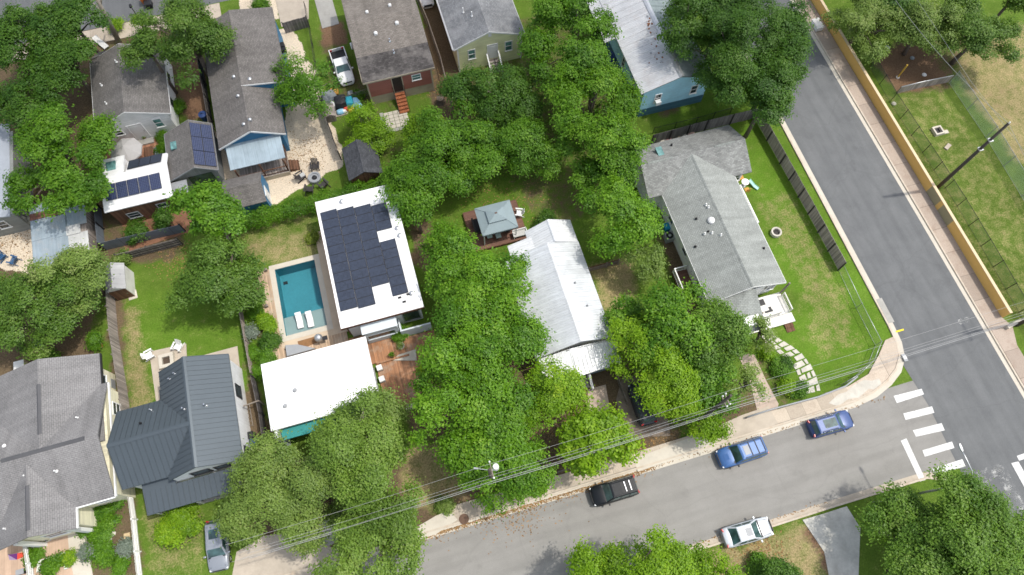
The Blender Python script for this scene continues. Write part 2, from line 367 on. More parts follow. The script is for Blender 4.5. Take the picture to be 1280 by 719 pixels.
def make_ground():
    ny, nx = GX.shape; idx = np.arange(nx*ny).reshape(ny, nx)
    q = np.stack([idx[:-1,:-1], idx[:-1,1:], idx[1:,1:], idx[1:,:-1]], -1).reshape(-1, 4)
    cx = (GX[:-1,:-1]+GX[1:,1:])/2; cy = (GY[:-1,:-1]+GY[1:,1:])/2
    keep = ~((cx > POOL[0]) & (cx < POOL[1]) & (cy > POOL[2]) & (cy < POOL[3])); q = q[keep.reshape(-1)]
    me = bpy.data.meshes.new('ground'); n = len(q)
    me.vertices.add(nx*ny); me.vertices.foreach_set('co', np.stack([GX, GY, np.zeros(GX.shape)], -1).reshape(-1))
    me.loops.add(n*4); me.loops.foreach_set('vertex_index', q.reshape(-1).astype(np.int32))
    me.polygons.add(n); me.polygons.foreach_set('loop_start', np.arange(0, n*4, 4, dtype=np.int32))
    for nm, A in (('dirt', dirt), ('dry', dry), ('lush', lush), ('gravel', gravel), ('red', red)):
        a = me.attributes.new(nm, 'FLOAT', 'POINT'); a.data.foreach_set('value', A.reshape(-1).astype(np.float32))
    me.update(calc_edges=True); o = bpy.data.objects.new('ground', me); COL.objects.link(o); tag(o, kind='structure')
    m, nt, b = newmat('ground_soils'); g = geo_vec(nt)
    A = lambda nm: nd(nt, 'ShaderNodeAttribute', attribute_name=nm).outputs['Fac']
    n_big = noise(nt, g, .22, 5, .6); n_mid = noise(nt, g, 1.1, 5, .65); n_fin = noise(nt, g, 7.0, 5, .75); n_vf = noise(nt, g, 22.0, 4, .7)
    grass = mix(nt, A('lush'), (.076,.110,.020), (.082,.165,.014))
    grass = mix(nt, ramp(nt, n_mid, [(.4, 0.0), (.7, .55)]), grass, (.125,.185,.03))
    straw = mix(nt, n_fin, (.20,.16,.075), (.36,.275,.155))
    d = mth(nt, 'ADD', A('dry'), mth(nt, 'MULTIPLY', mth(nt, 'SUBTRACT', n_mid, .5), 1.6))
    d = mth(nt, 'ADD', d, mth(nt, 'MULTIPLY', mth(nt, 'SUBTRACT', n_fin, .5), 1.5))
    c = mix(nt, ramp(nt, d, [(.2, 0.0), (.95, .92)]), grass, straw)
    earth = mix(nt, n_fin, (.07,.047,.03), (.165,.115,.075)); earth = mix(nt, A('red'), earth, mix(nt, n_fin, (.15,.075,.042), (.26,.15,.10)))
    d = mth(nt, 'ADD', A('dirt'), mth(nt, 'MULTIPLY', mth(nt, 'SUBTRACT', n_mid, .5), 1.5))
    d = mth(nt, 'ADD', d, mth(nt, 'MULTIPLY', mth(nt, 'SUBTRACT', n_fin, .5), 1.0))
    c = mix(nt, ramp(nt, d, [(.28, 0.0), (.72, .95)]), c, earth)
    stone = mix(nt, n_vf, (.48,.40,.295), (.70,.60,.465))
    stone = mix(nt, ramp(nt, n_fin, [(.63, 0.0), (.72, .75)]), stone, (.12,.10,.05))
    d = mth(nt, 'ADD', A('gravel'), mth(nt, 'MULTIPLY', mth(nt, 'SUBTRACT', n_fin, .5), .8))
    c = mix(nt, ramp(nt, d, [(.42, 0.0), (.58, 1.0)]), c, stone)
    c = mix(nt, 1.0, c, ramp(nt, n_fin, [(.25, .62), (.75, 1.4)]), 'MULTIPLY'); c = mix(nt, 1.0, c, ramp(nt, n_vf, [(.25, .72), (.75, 1.3)]), 'MULTIPLY')
    c = mix(nt, 1.0, c, ramp(nt, n_big, [(.3, .84), (.7, 1.16)]), 'MULTIPLY')
    nt.links.new(c, b.inputs['Base Color']); b.inputs['Roughness'].default_value = 1; b.inputs['Specular IOR Level'].default_value = .1
    bump(nt, b, n_fin, .7, .06); me.materials.append(m)
    return o
make_ground()
def sheet(name, pts, z, mat, kind='structure', **kw):
    pts = [(p[0], p[1], z) for p in pts]
    ar = sum(pts[i][0]*pts[(i+1)%len(pts)][1]-pts[(i+1)%len(pts)][0]*pts[i][1] for i in range(len(pts)))
    if ar < 0: pts = pts[::-1]
    return MB().poly(pts).build(name, mat, kind=kind, **kw)
# --- asphalt
def asphalt(name, col, col2, crack=.5):
    m, nt, b = newmat(name); g = geo_vec(nt)
    mp = nd(nt, 'ShaderNodeMapping'); mp.inputs['Scale'].default_value = (.10, .9, 1) if name == 'asphalt_front' else (.9, .10, 1)
    nt.links.new(g, mp.inputs['Vector'])
    st = noise(nt, mp.outputs[0], 1.0, 5, .6); n1 = noise(nt, g, .5, 5, .6); n2 = noise(nt, g, 18, 4, .8)
    k = mth(nt, 'ADD', mth(nt, 'MULTIPLY', st, .5), mth(nt, 'MULTIPLY', n1, .5))
    c = ramp(nt, k, [(.36, col), (.64, col2)])
    c = mix(nt, 1.0, c, ramp(nt, n2, [(.25, .82), (.75, 1.18)]), 'MULTIPLY')
    c = mix(nt, ramp(nt, noise(nt, g, 1.1, 6, .75), [(.66, 0.0), (.74, .35)]), c, c_mul(col, .55))
    # wheel tracks polished along the lanes, tar patches, pale scuffs
    sx = nd(nt, 'ShaderNodeSeparateXYZ'); nt.links.new(g, sx.inputs[0]); ax = sx.outputs['Y' if name == 'asphalt_front' else 'X']
    wob = mth(nt, 'ADD', ax, mth(nt, 'MULTIPLY', noise(nt, g, .12, 2), .8)); tr_ = mth(nt, 'SINE', mth(nt, 'MULTIPLY', wob, 3.6))
    c = mix(nt, 1.0, c, ramp(nt, tr_, [(.35, 1.015), (.95, .955)]), 'MULTIPLY')
    c = mix(nt, ramp(nt, noise(nt, g, .33, 6, .62), [(.60, 0.0), (.64, .22)]), c, c_mul(col, .72))
    c = mix(nt, ramp(nt, noise(nt, mp.outputs[0], 3.0, 6, .8), [(.62, 0.0), (.75, .4)]), c, c_mul(col2, 1.25))
    vo = nd(nt, 'ShaderNodeTexVoronoi', feature='DISTANCE_TO_EDGE'); vo.inputs['Scale'].default_value = .13
    wv = nd(nt, 'ShaderNodeVectorMath', operation='ADD'); nz = nd(nt, 'ShaderNodeTexNoise'); nz.inputs['Scale'].default_value = .5; nt.links.new(g, nz.inputs['Vector'])
    nt.links.new(g, wv.inputs[0]); nt.links.new(nz.outputs['Color'], wv.inputs[1]); nt.links.new(wv.outputs[0], vo.inputs['Vector'])
    c = mix(nt, ramp(nt, vo.outputs['Distance'], [(.0, crack), (.012, 0.0)]), c, c_mul(col, .5))
    nt.links.new(c, b.inputs['Base Color']); b.inputs['Roughness'].default_value = .88; b.inputs['Specular IOR Level'].default_value = .25
    bump(nt, b, n2, .25, .01)
    return m
M['asph_f'] = asphalt('asphalt_front', (.205,.198,.182), (.25,.242,.224), .10)
M['asph_s'] = asphalt('asphalt_side', (.108,.112,.114), (.142,.146,.147), .12)
sheet('front_road', [(-60,-2.6),(44,-2.6),(44,5.2),(-60,4.75)], .008, M['asph_f'])
dl = P(1126, 452); dm = P(1160, 506); dn = P(1212, 612)
sheet('side_road', [(48.25,-60),(48.25,90),(39.55,90),(39.55,dl[1]+1.2),(dl[0],dl[1]),(dm[0],dm[1]),(dn[0],dn[1]),(41.3,-60)], .016, M['asph_s'])
sheet('back_road', [(-60,67.6),(39.5,67.6),(39.5,76),(-60,76)], .008, M['asph_s'])
M['dust'] = mk('dust_on_asphalt', (.30,.29,.27), .95, .2, 3)
# --- painted markings
def roadpaint():
    m, nt, b = newmat('road_paint'); g = geo_vec(nt)
    c = ramp(nt, noise(nt, g, 9, 6, .8), [(.3, (.42,.42,.40)), (.52, (.64,.64,.62))])
    nt.links.new(c, b.inputs['Base Color']); b.inputs['Roughness'].default_value = .7
    tr = nd(nt, 'ShaderNodeBsdfTransparent'); ms = nd(nt, 'ShaderNodeMixShader')
    nt.links.new(ramp(nt, noise(nt, g, 5, 6, .85), [(.33, .25), (.44, .93)]), ms.inputs['Fac'])
    nt.links.new(tr.outputs[0], ms.inputs[1]); nt.links.new(b.outputs[0], ms.inputs[2])
    nt.links.new(ms.outputs[0], nt.nodes['Material Output'].inputs['Surface']); return m
M['paint'] = roadpaint()
pm = MB()
def stripe(px, z=.022):
    q = PP(px, z); ar = sum(q[i].x*q[(i+1)%4].y-q[(i+1)%4].x*q[i].y for i in range(4)); pm.poly(q if ar > 0 else q[::-1])
for q in ([(1117,495),(1152,486),(1155,493),(1121,504)], [(1129,517),(1165,508),(1168,516),(1132,525)], [(1141,538),(1177,529),(1181,538),(1145,546)],
          [(1153,563),(1190,552),(1193,560),(1156,571)], [(1165,586),(1203,574),(1207,583),(1168,594)], [(1126,551),(1133,548),(1157,600),(1150,602)],
          [(1264,579),(1273,577),(1296,618),(1287,621)], [(1271,570),(1300,560),(1303,566),(1274,576)]): stripe(q)
pm.build('crosswalk_markings', M['paint'], kind='structure')
def wornpaint():
    m, nt, b = newmat('worn_paint'); g = geo_vec(nt); b.inputs['Base Color'].default_value = (.52,.52,.50,1); b.inputs['Roughness'].default_value = .8
    tr = nd(nt, 'ShaderNodeBsdfTransparent'); ms = nd(nt, 'ShaderNodeMixShader')
    nt.links.new(ramp(nt, noise(nt, g, 1.6, 7, .85), [(.50, 0.0), (.66, .85)]), ms.inputs['Fac'])
    nt.links.new(tr.outputs[0], ms.inputs[1]); nt.links.new(b.outputs[0], ms.inputs[2])
    nt.links.new(ms.outputs[0], nt.nodes['Material Output'].inputs['Surface']); return m
M['worn'] = wornpaint()
wm = MB()
for q in ([(1216,592),(1250,577),(1256,590),(1222,612)], [(1243,585),(1256,582),(1285,640),(1268,645)], [(1197,400),(1212,395),(1214,402),(1200,406)]):
    q = PP(q, .021); ar = sum(q[i].x*q[(i+1)%4].y-q[(i+1)%4].x*q[i].y for i in range(4)); wm.poly(q if ar > 0 else q[::-1])
wm.build('worn_road_markings', M['worn'], kind='structure')
M['yellow'] = mk('yellow_paint', (.62,.50,.02), .7, .12, 6)
sheet('yellow_kerb_mark', PP([(1119,414),(1129,411),(1130,413),(1120,416)]), .024, M['yellow'])
# --- kerbs (a swept step) and gutters
def sweep(mb, line, w, h, z0=0.0, side=1):
    L = [Vector((p[0], p[1], 0)) for p in line]; off = []
    for i, p in enumerate(L):
        d = (L[min(i+1,len(L)-1)]-L[max(i-1,0)]).normalized(); off.append(Vector((-d.y, d.x, 0))*w*side)
    rings = [[(p.x,p.y,z0),(p.x,p.y,z0+h-.02),(p.x+o.x*.15,p.y+o.y*.15,z0+h),(p.x+o.x,p.y+o.y,z0+h),(p.x+o.x,p.y+o.y,z0)] for p, o in zip(L, off)]
    mb.loft(rings)
def ribbon(mb, line, w, z, side=1):
    L = [Vector((p[0], p[1], 0)) for p in line]; off = []
    for i, p in enumerate(L):
        d = (L[min(i+1,len(L)-1)]-L[max(i-1,0)]).normalized(); off.append(Vector((-d.y, d.x, 0))*w*side)
    for i in range(len(L)-1):
        a, b2, c, d = L[i], L[i+1], L[i+1]+off[i+1], L[i]+off[i]
        q = [(p.x,p.y,z) for p in (a,b2,c,d)]; mb.poly(q if side > 0 else q[::-1])
corner = [(33,4.85),(35.2,5.15),(36.9,5.75),(38.2,6.5),(39.1,7.5),(39.5,8.8),(39.6,10.5)]
nk = [(-60,4.75),(0,4.75),(20,4.75)]+corner+[(39.6,40),(39.6,90)]
mb = MB(); ribbon(mb, nk, .45, .020, -1); mb.build('gutter', M['concrete_lt'], kind='structure')
mb = MB(); sweep(mb, nk, .17, .13); mb.build('kerb', M['kerb'], kind='structure')
sk = [(-60,-2.6),(27.3,-2.6),(36,-2.7),(38.4,-3.6),(40.0,-5.2),(40.9,-8),(41.2,-60)]
mb = MB(); ribbon(mb, sk, .42, .020); mb.build('gutter', M['concrete'], kind='structure')
mb = MB(); sweep(mb, sk, .17, .13, side=-1); mb.build('kerb', M['kerb'], kind='structure')
ek = [(48.2,-60),(48.2,4),(48.25,20),(48.2,90)]
mb = MB(); ribbon(mb, ek, .4, .020); mb.build('gutter', M['concrete_lt'], kind='structure')
mb = MB(); sweep(mb, ek, .17, .13, side=-1); mb.build('kerb', M['kerb'], kind='structure')
# --- pavements: slabs standing at kerb height, with joints
def pavement(name, pts, mat, z=.115, joint=1.5, along='x'):
    mb = MB(); mb.prism([(p[0],p[1]) for p in pts], -.05, z); return mb.build(name, mat, kind='structure')
def jointed(name, col, per=1.5, ax='X', stain=(.30,.24,.19)):
    m, nt, b = newmat(name); g = geo_vec(nt); sx = nd(nt, 'ShaderNodeSeparateXYZ'); nt.links.new(g, sx.inputs[0])
    t = mth(nt, 'DIVIDE', sx.outputs[ax], per); fr = mth(nt, 'FRACT', t); cell = mth(nt, 'FLOOR', t)
    wn = nd(nt, 'ShaderNodeTexWhiteNoise', noise_dimensions='1D'); nt.links.new(cell, wn.inputs['W'])
    c = mix(nt, 1.0, col, ramp(nt, wn.outputs['Value'], [(0, .86), (1, 1.1)]), 'MULTIPLY')
    n2 = noise(nt, g, 10, 5, .75); c = mix(nt, 1.0, c, ramp(nt, n2, [(.3, .82), (.7, 1.16)]), 'MULTIPLY')
    c = mix(nt, ramp(nt, noise(nt, g, 1.0, 6, .7), [(.5, 0.0), (.7, .6)]), c, stain)
    c = mix(nt, mth(nt, 'MULTIPLY', mth(nt, 'LESS_THAN', fr, .02), .6), c, c_mul(col, .35))
    nt.links.new(c, b.inputs['Base Color']); b.inputs['Roughness'].default_value = .92; b.inputs['Specular IOR Level'].default_value = .2
    bump(nt, b, n2, .25, .01); return m
M['walk'] = jointed('pavement_slabs', (.45,.385,.305), 1.5, 'X'); M['walk_s'] = jointed('pavement_slabs_side', (.36,.295,.24), 2.6, 'Y', (.27,.2,.155))
pavement('pavement', [(-4.2,4.93),(33,5.02),(33,6.3),(31,6.35),(30.6,6.15),(20,6.2),(8,6.15),(-4.2,6.3)], M['walk'])
cp = [Vector((33.3,6.32,0)), P(1060,483), P(1085,468), P(1098,444), Vector((38.5,9.3,0)), Vector((39.4,9.4,0))]
co = [(p[0]-.0, p[1]) for p in ((39.42,8.9),(38.95,7.65),(38.08,6.66),(36.82,5.92),(35.15,5.32),(33,5.03))]
pavement('pavement_corner', [(33,5.03),(33,6.3)]+[(p.x,p.y) for p in cp]+co[:5], jointed('corner_slab', (.50,.42,.335), 3.1, 'X'), .118)
M['stonewhite'] = mk('limestone_rubble', (.47,.445,.385), .9, .25, 4, bmp=.6, stain=(.4,.36,.3), stain_amt=.5)
sheet('rubble_apron', PP([(1036,504),(1048,493),(1058,490),(1066,482),(1080,475),(1090,476),(1099,473),(1102,480),(1092,487),(1086,486),(1074,497),(1060,499),(1048,508)], .12), .122, M['stonewhite'])
pavement('pavement_side', [(48.62,-60),(49.9,-60),(49.9,5.5),(50.5,7.2),(50.02,8.3),(49.98,90),(48.42,90),(48.42,4)], M['walk_s'])
pavement('pavement_back', [(-60,65.2),(-15.5,65.2),(-15.5,67.4),(-60,67.4)], M['walk'])
# drives
def drive(name, px, mat, z=.05): 
    mb = MB(); mb.prism([(p.x,p.y) for p in PP(px)], -.02, z); return mb.build(name, mat, kind='structure')
drive('driveway_apron', [(797,590),(792,574),(852,551),(893,537),(898,556),(850,572)], M['concrete_lt'], .124)
drive('driveway_apron', [(894,556),(890,536),(925,520),(960,508),(972,530),(940,541)], M['concrete'], .126)
drive('driveway_apron', [(520,676),(516,662),(545,645),(562,638),(572,650),(545,668)], M['concrete_lt'], .126)
drive('driveway_apron', [(290,722),(296,690),(330,670),(365,665),(430,690),(420,725)], M['concrete'], .06)
drive('driveway', [(1003,650),(1030,642),(1058,633),(1075,660),(1072,740),(1040,740),(1030,690)], mk('old_drive_concrete', (.44,.43,.385), .92, .3, 2.0, bmp=.2, stain=(.25,.235,.2), stain_amt=.5), .06)
drive('driveway', [(340,-20),(386,-20),(386,24),(352,34)], M['concrete'], .05)
drive('driveway', [(390,-12),(412,-12),(424,30),(403,36)], M['concrete_gr'], .05)
drive('driveway', [(372,700),(380,670),(420,640),(455,640),(440,665),(400,690)], M['concrete_gr'], .04)
drive('driveway', [(783,548),(770,500),(778,470),(800,470),(835,525),(838,545)], mk('packed_drive', (.20,.16,.125), .95, .3, 3, bmp=.3, stain=(.1,.08,.06)), .03)
drive('front_path', [(920,440),(943,444),(957,475),(973,505),(968,524),(950,528),(935,470)], M['concrete_pink'], .05)
drive('front_path', [(734,487),(757,481),(762,510),(768,530),(738,535)], M['concrete_pink'], .05)
drive('front_path', [(85,668),(105,660),(112,690),(118,730),(95,730),(88,700)], M['concrete_lt'], .064)
def stonepath(name, px_in, px_out, z):
    """flagstones in a bed: each stone a facet of the one path"""
    mb = MB(); A, B = PP(px_in), PP(px_out); n = len(A); r = random.Random(4)
    for i in range(n-1):
        for sub in range(2):
            cuts = [0]+sorted(r.uniform(.25,.75) for _ in range(1 if r.random() < .7 else 2))+[1]
            t0, t1 = sub/2+.04, (sub+1)/2-.04
            for j in range(len(cuts)-1):
                s0, s1 = cuts[j]+.04, cuts[j+1]-.04
                if s1-s0 < .1: continue
                f = lambda t, s: (A[i].lerp(A[i+1], t)).lerp(B[i].lerp(B[i+1], t), s)
                q = [f(t0+r.uniform(0,.08), s0+r.uniform(0,.05)), f(t1-r.uniform(0,.08), s0), f(t1, s1-r.uniform(0,.06)), f(t0, s1)]
                mb.prism([(p.x,p.y) for p in q], 0, z+r.uniform(0,.02))
    return mb.build(name, M['stonewhite'], kind='structure')
stonepath('stone_path', [(950,422),(957,431),(968,439),(982,449),(994,463),(1000,479),(1006,494)], [(963,410),(971,421),(988,431),(1002,441),(1013,454),(1021,470),(1027,489)], .05)
# ================================================================ BUILDINGS
def gable_roof(mb, a0, a1, b0, b1, ez, rz, axis='b', th=.14, mid=None):
    """axis = direction the ridge runs"""
    if axis == 'b':
        m = (a0+a1)/2 if mid is None else mid
        mb.extr([(a0,ez),(a0,ez-th),(m,rz-th),(a1,ez-th),(a1,ez),(m,rz)], b0, b1, 'y')
    else:
        m = (b0+b1)/2 if mid is None else mid
        mb.extr([(b0,ez),(b0,ez-th),(m,rz-th),(b1,ez-th),(b1,ez),(m,rz)], a0, a1, 'x')
def gable_wall(mb, a0, a1, b0, b1, ez, rz, axis='b', oh=.35, og=.3, z0=0.0, th=.14, mid=None):
    """walls under that roof: a pentagon prism set in by the overhang"""
    if axis == 'b':
        m = (a0+a1)/2 if mid is None else mid; k0 = (rz-ez)/(m-a0); k1 = (rz-ez)/(a1-m)
        mb.extr([(a0+oh,z0),(a1-oh,z0),(a1-oh,ez+k1*oh-th),(m,rz-th),(a0+oh,ez+k0*oh-th)], b0+og, b1-og, 'y')
    else:
        m = (b0+b1)/2 if mid is None else mid; k0 = (rz-ez)/(m-b0); k1 = (rz-ez)/(b1-m)
        mb.extr([(b0+oh,z0),(b1-oh,z0),(b1-oh,ez+k1*oh-th),(m,rz-th),(b0+oh,ez+k0*oh-th)], a0+og, a1-og, 'x')
def eave_trim(mb, a0, a1, b0, b1, ez, rz, axis='b', th=.14, mid=None, w=.035):
    """fascia boards along eaves and barge boards on the gables, 4 mm proud"""
    e = .004
    if axis == 'b':
        m = (a0+a1)/2 if mid is None else mid
        mb.box(a0-w, a0-e, b0, b1, ez-th-.05, ez-.01); mb.box(a1+e, a1+w, b0, b1, ez-th-.05, ez-.01)
        for y0, y1 in ((b0-w, b0-e), (b1+e, b1+w)):
            mb.extr([(a0,ez-.01),(a0,ez-th-.06),(m,rz-th-.06),(a1,ez-th-.06),(a1,ez-.01),(m,rz-.01)], y0, y1, 'y')
    else:
        m = (b0+b1)/2 if mid is None else mid
        mb.box(a0, a1, b0-w, b0-e, ez-th-.05, ez-.01); mb.box(a0, a1, b1+e, b1+w, ez-th-.05, ez-.01)
        for x0, x1 in ((a0-w, a0-e), (a1+e, a1+w)):
            mb.extr([(b0,ez-.01),(b0,ez-th-.06),(m,rz-th-.06),(b1,ez-th-.06),(b1,ez-.01),(m,rz-.01)], x0, x1, 'x')
def ridge_cap(mb, p, q, w=.24, h=.05):
    p, q = Vector(p), Vector(q); d = (q-p).normalized(); s = d.cross(Vector((0,0,1))).normalized()*w/2; z = Vector((0,0,h))
    mb.loft([[e-s-z*.6, e+z, e+s-z*.6, e-z*1.5] for e in (p, q)])
def window(par, face, along, plane, z0, w, h, frame='white', glass='glass', name='window', mull=True):
    """face 'S' looks to -b, 'N' +b, 'E' +a, 'W' -a; along = centre coordinate along the wall; a frame with a pane as sub-part"""
    sgn = {'S':-1,'N':1,'E':1,'W':-1}[face]; fr = MB(); gl = MB(); t = .09
    def bx(mb, u0, u1, z0_, z1_, d0, d1):
        lo, hi = sorted((plane+sgn*d0, plane+sgn*d1))
        if face in 'SN': mb.box(u0, u1, lo, hi, z0_, z1_)
        else: mb.box(lo, hi, u0, u1, z0_, z1_)
    u0, u1 = along-w/2, along+w/2
    bx(fr, u0, u0+t, z0, z0+h, .003, .06); bx(fr, u1-t, u1, z0, z0+h, .003, .06)
    bx(fr, u0+t, u1-t, z0+h-t, z0+h, .003, .06); bx(fr, u0-.04, u1+.04, z0-.05, z0, .003, .10); bx(fr, u0+t, u1-t, z0, z0+t*.7, .003, .05)
    if mull: bx(fr, u0+t, u1-t, z0+h/2-.025, z0+h/2+.025, .003, .055)
    bx(gl, u0+t+.004, u1-t-.004, z0+t*.7+.004, z0+h-t-.004, .002, .025)
    f = fr.build(name, M[frame], par); gl.build('pane', M[glass], f); return f
def door(par, face, along, plane, z0, w=.95, h=2.05, mat='white', frame='white'):
    sgn = {'S':-1,'N':1,'E':1,'W':-1}[face]; d = MB(); k = MB()
    def bx(mb, u0, u1, z0_, z1_, d0, d1):
        lo, hi = sorted((plane+sgn*d0, plane+sgn*d1))
        if face in 'SN': mb.box(u0, u1, lo, hi, z0_, z1_)
        else: mb.box(lo, hi, u0, u1, z0_, z1_)
    u0, u1 = along-w/2, along+w/2
    bx(d, u0, u1, z0, z0+h, .003, .04)
    for q in ((u0-.1,u0-.003,z0,z0+h+.1), (u1+.003,u1+.1,z0,z0+h+.1), (u0-.003,u1+.003,z0+h+.003,z0+h+.1)): bx(d, *q, .003, .06)
    bx(d, u0+.15, u1-.15, z0+.2, z0+h*.45, .045, .055); bx(d, u0+.15, u1-.15, z0+h*.52, z0+h-.2, .045, .055)
    o = d.build('door', M[mat], par); bx(k, u1-.13, u1-.07, z0+.95, z0+1.07, .043, .10); k.build('handle', M['chrome'], o); return o
def vents(par, pts, mat='chrome', r=.07, h=.35, name='vent_pipe'):
    for p in pts:
        mb = MB(); mb.cyl(p[0], p[1], p[2]-.15, p[2]+h, r, 10); mb.lathe([(r*2.2,p[2]-.02),(r*1.2,p[2]+.09)], p[0], p[1], 10)
        mb.build(name, M[mat], par, smooth=False)
def vent_box(par, pts, mat='steel', s=.34, name='roof_vent'):
    for p in pts:
        mb = MB(); mb.cbox(p[0], p[1], p[2]-.12, s, s, .24); mb.lathe([(s*.42,p[2]+.124),(s*.55,p[2]+.2),(s*.1,p[2]+.3)], p[0], p[1], 12)
        mb.build(name, M[mat], par)
def seams(mb, a0, a1, b0, b1, ez, rz, axis='b', step=.42, mid=None, h=.045, w=.035, sides=(0,1), lift=.0):
    """standing seams running down each slope"""
    lo, hi = (b0, b1) if axis == 'b' else (a0, a1); n = int((hi-lo)/step)
    m = ((a0+a1)/2 if axis == 'b' else (b0+b1)/2) if mid is None else mid
    for i in range(n+1):
        t = lo+.02+(hi-lo-.04)*i/n
        for sd in sides:
            e = ((a0, a1) if axis == 'b' else (b0, b1))[sd]
            p, q = ((e,t,ez+h/2+lift), (m,t,rz+h/2+lift)) if axis == 'b' else ((t,e,ez+h/2+lift), (t,m,rz+h/2+lift))
            mb.bar(p, q, w, h)
def plain_seams(mb, p00, p01, p10, p11, step=.42, h=.045, w=.035):
    """seams from edge p00-p01 to edge p10-p11"""
    A0, A1, B0, B1 = map(Vector, (p00, p01, p10, p11)); n = max(1, int((A1-A0).length/step)); z = Vector((0,0,h/2))
    for i in range(n+1):
        t = .01+.98*i/n; mb.bar(A0.lerp(A1,t)+z, B0.lerp(B1,t)+z, w, h)
def railing(par, path, z, h=.95, mat='white', step=.13, name='railing', post=.09):
    mb = MB()
    for p, q in zip(path[:-1], path[1:]):
        P0, P1 = Vector((p[0],p[1],z)), Vector((q[0],q[1],z)); L = (P1-P0).length; n = max(1, int(L/step))
        mb.bar(P0+Vector((0,0,h)), P1+Vector((0,0,h)), .1, .05); mb.bar(P0+Vector((0,0,.12)), P1+Vector((0,0,.12)), .05, .05)
        for i in range(1, n): c = P0.lerp(P1, i/n); mb.bar(c+Vector((0,0,.145)), c+Vector((0,0,h-.025)), .035)
    for p in path: mb.cbox(p[0], p[1], z, post, post, h+.05)
    return mb.build(name, M[mat], par)
def steps(par, x0, x1, y_top, z_top, dirn=-1, n=4, tread=.3, mat='concrete', axis='y', name='steps'):
    mb = MB()
    for i in range(n):
        z1 = z_top*(n-i)/(n+1) if z_top else 0; lo, hi = sorted((y_top+dirn*tread*i, y_top+dirn*tread*(i+1)))
        if axis == 'y': mb.box(x0, x1, lo, hi, 0, z1)
        else: mb.box(lo, hi, x0, x1, 0, z1)
    return mb.build(name, M[mat], par)
def panel_row(par, org, ux, uy, nx, ny, w, h, mat, gap=.03, th=.04, lift=.1, frame='black', tilt=None):
    """solar panels, each its own part; org = low corner, ux/uy unit vectors along the roof"""
    ux, uy = Vector(ux).normalized(), Vector(uy).normalized(); nz = ux.cross(uy).normalized(); out = []
    for i in range(nx):
        for j in range(ny):
            o = Vector(org)+ux*(i*(w+gap))+uy*(j*(h+gap))+nz*lift; mb = MB()
            q = [o, o+ux*w, o+ux*w+uy*h, o+uy*h]; mb.loft([[p-nz*th for p in q], q])
            e = .02; mb.mat(1).poly([p+nz*.002 for p in (o+ux*e+uy*e, o+ux*(w-e)+uy*e, o+ux*(w-e)+uy*(h-e), o+ux*e+uy*(h-e))])
            out.append(mb.build('solar_panel', [M[frame], M[mat]], par))
    return out
# ---------------- centre house with the ribbed metal roof
M['metal_lt'] = lined('pale_ribbed_metal', (.57,.59,.60), 'u', .23, .82, .16, .42, .05, metal=.25, stain=(.40,.43,.45), stain_amt=.25, bmp=.5)
M['metal_lt2'] = lined('new_ribbed_metal', (.66,.67,.67), 'u', .23, .82, .16, .42, .04, metal=.15, bmp=.5)
M['siding_white'] = lined('white_lap_siding', (.80,.80,.78), 'v', .16, .7, .08, .6, .04)
M['siding_blue'] = lined('slate_blue_siding', (.10,.15,.19), 'v', .16, .7, .08, .6, .06)
h = thing('metal_roof_house', 'long narrow house under a pale ribbed metal roof with a white front porch stair', 'house', (10.4,20,0))
w = MB(); gable_wall(w, 6.7, 13.8, 15.7, 25.6, 3.2, 4.7, oh=.35, og=.3, mid=10.7); gable_wall(w, 9.3, 13.8, 25.3, 27.6, 3.2, 4.5, oh=.3, og=.25, mid=11.5)
w.box(7.9, 9.6, 25.4, 26.9, 0, 2.7); w.build('wall', M['siding_white'], h)
r = MB(); gable_roof(r, 6.7, 13.8, 15.7, 25.4, 3.2, 4.7, mid=10.7); seams(r, 6.7, 13.8, 15.7, 25.4, 3.2, 4.7, mid=10.7, step=.46, h=.03, w=.05)
rf = r.build('roof', M['metal_lt'], h)
r = MB(); gable_roof(r, 9.3, 13.75, 25.404, 27.75, 3.25, 4.55, mid=11.5); seams(r, 9.3, 13.75, 25.41, 27.75, 3.25, 4.55, mid=11.5, step=.6, h=.03, w=.05)
r.slab([(7.4,25.2,2.75),(9.75,25.2,3.5),(9.75,27.0,3.5),(7.4,27.0,2.75)], .12); plain_seams(r, (7.4,25.2,2.75),(7.4,27.0,2.75),(9.75,25.2,3.5),(9.75,27.0,3.5), .45, .03, .05)
r.build('rear_roof', M['metal_lt2'], h)
r = MB(); ridge_cap(r, (10.7,15.7,4.7), (10.7,25.4,4.7), .24, .035); ridge_cap(r, (11.5,25.42,4.56), (11.5,27.75,4.56), .24, .035); r.build('ridge_cap', M['metal_lt2'], h)
r = MB(); A = (6.9,15.45,3.05); B = (9.8,15.45,3.6); C = (13.95,15.45,3.2)
r.slab([(9.8,15.66,3.55),(6.9,15.66,3.0),(6.9,13.5,2.6),(9.8,13.5,2.75)], .1); r.slab([(13.9,15.66,3.12),(9.81,15.66,3.55),(9.81,13.3,2.75),(13.9,13.5,2.6)], .1)
plain_seams(r, (9.82,13.3,2.76),(13.88,13.5,2.61),(9.82,15.66,3.56),(13.88,15.66,3.13), .35, .03, .05); plain_seams(r, (6.95,13.5,2.61),(9.75,13.5,2.76),(6.95,15.66,3.01),(9.75,15.66,3.56), .6, .03, .05)
r.build('porch_roof', M['metal_lt2'], h)
r = MB(); r.box(7.2, 13.6, 13.75, 15.98, .35, .55); r.build('porch_floor', mk('porch_paint', (.16,.2,.23), .7, .12), h)
for x in (7.3, 9.7, 11.1, 13.5):
    r = MB(); r.cbox(x, 13.85, .55, .12, .12, 2.1); r.build('porch_post', M['white'], h)
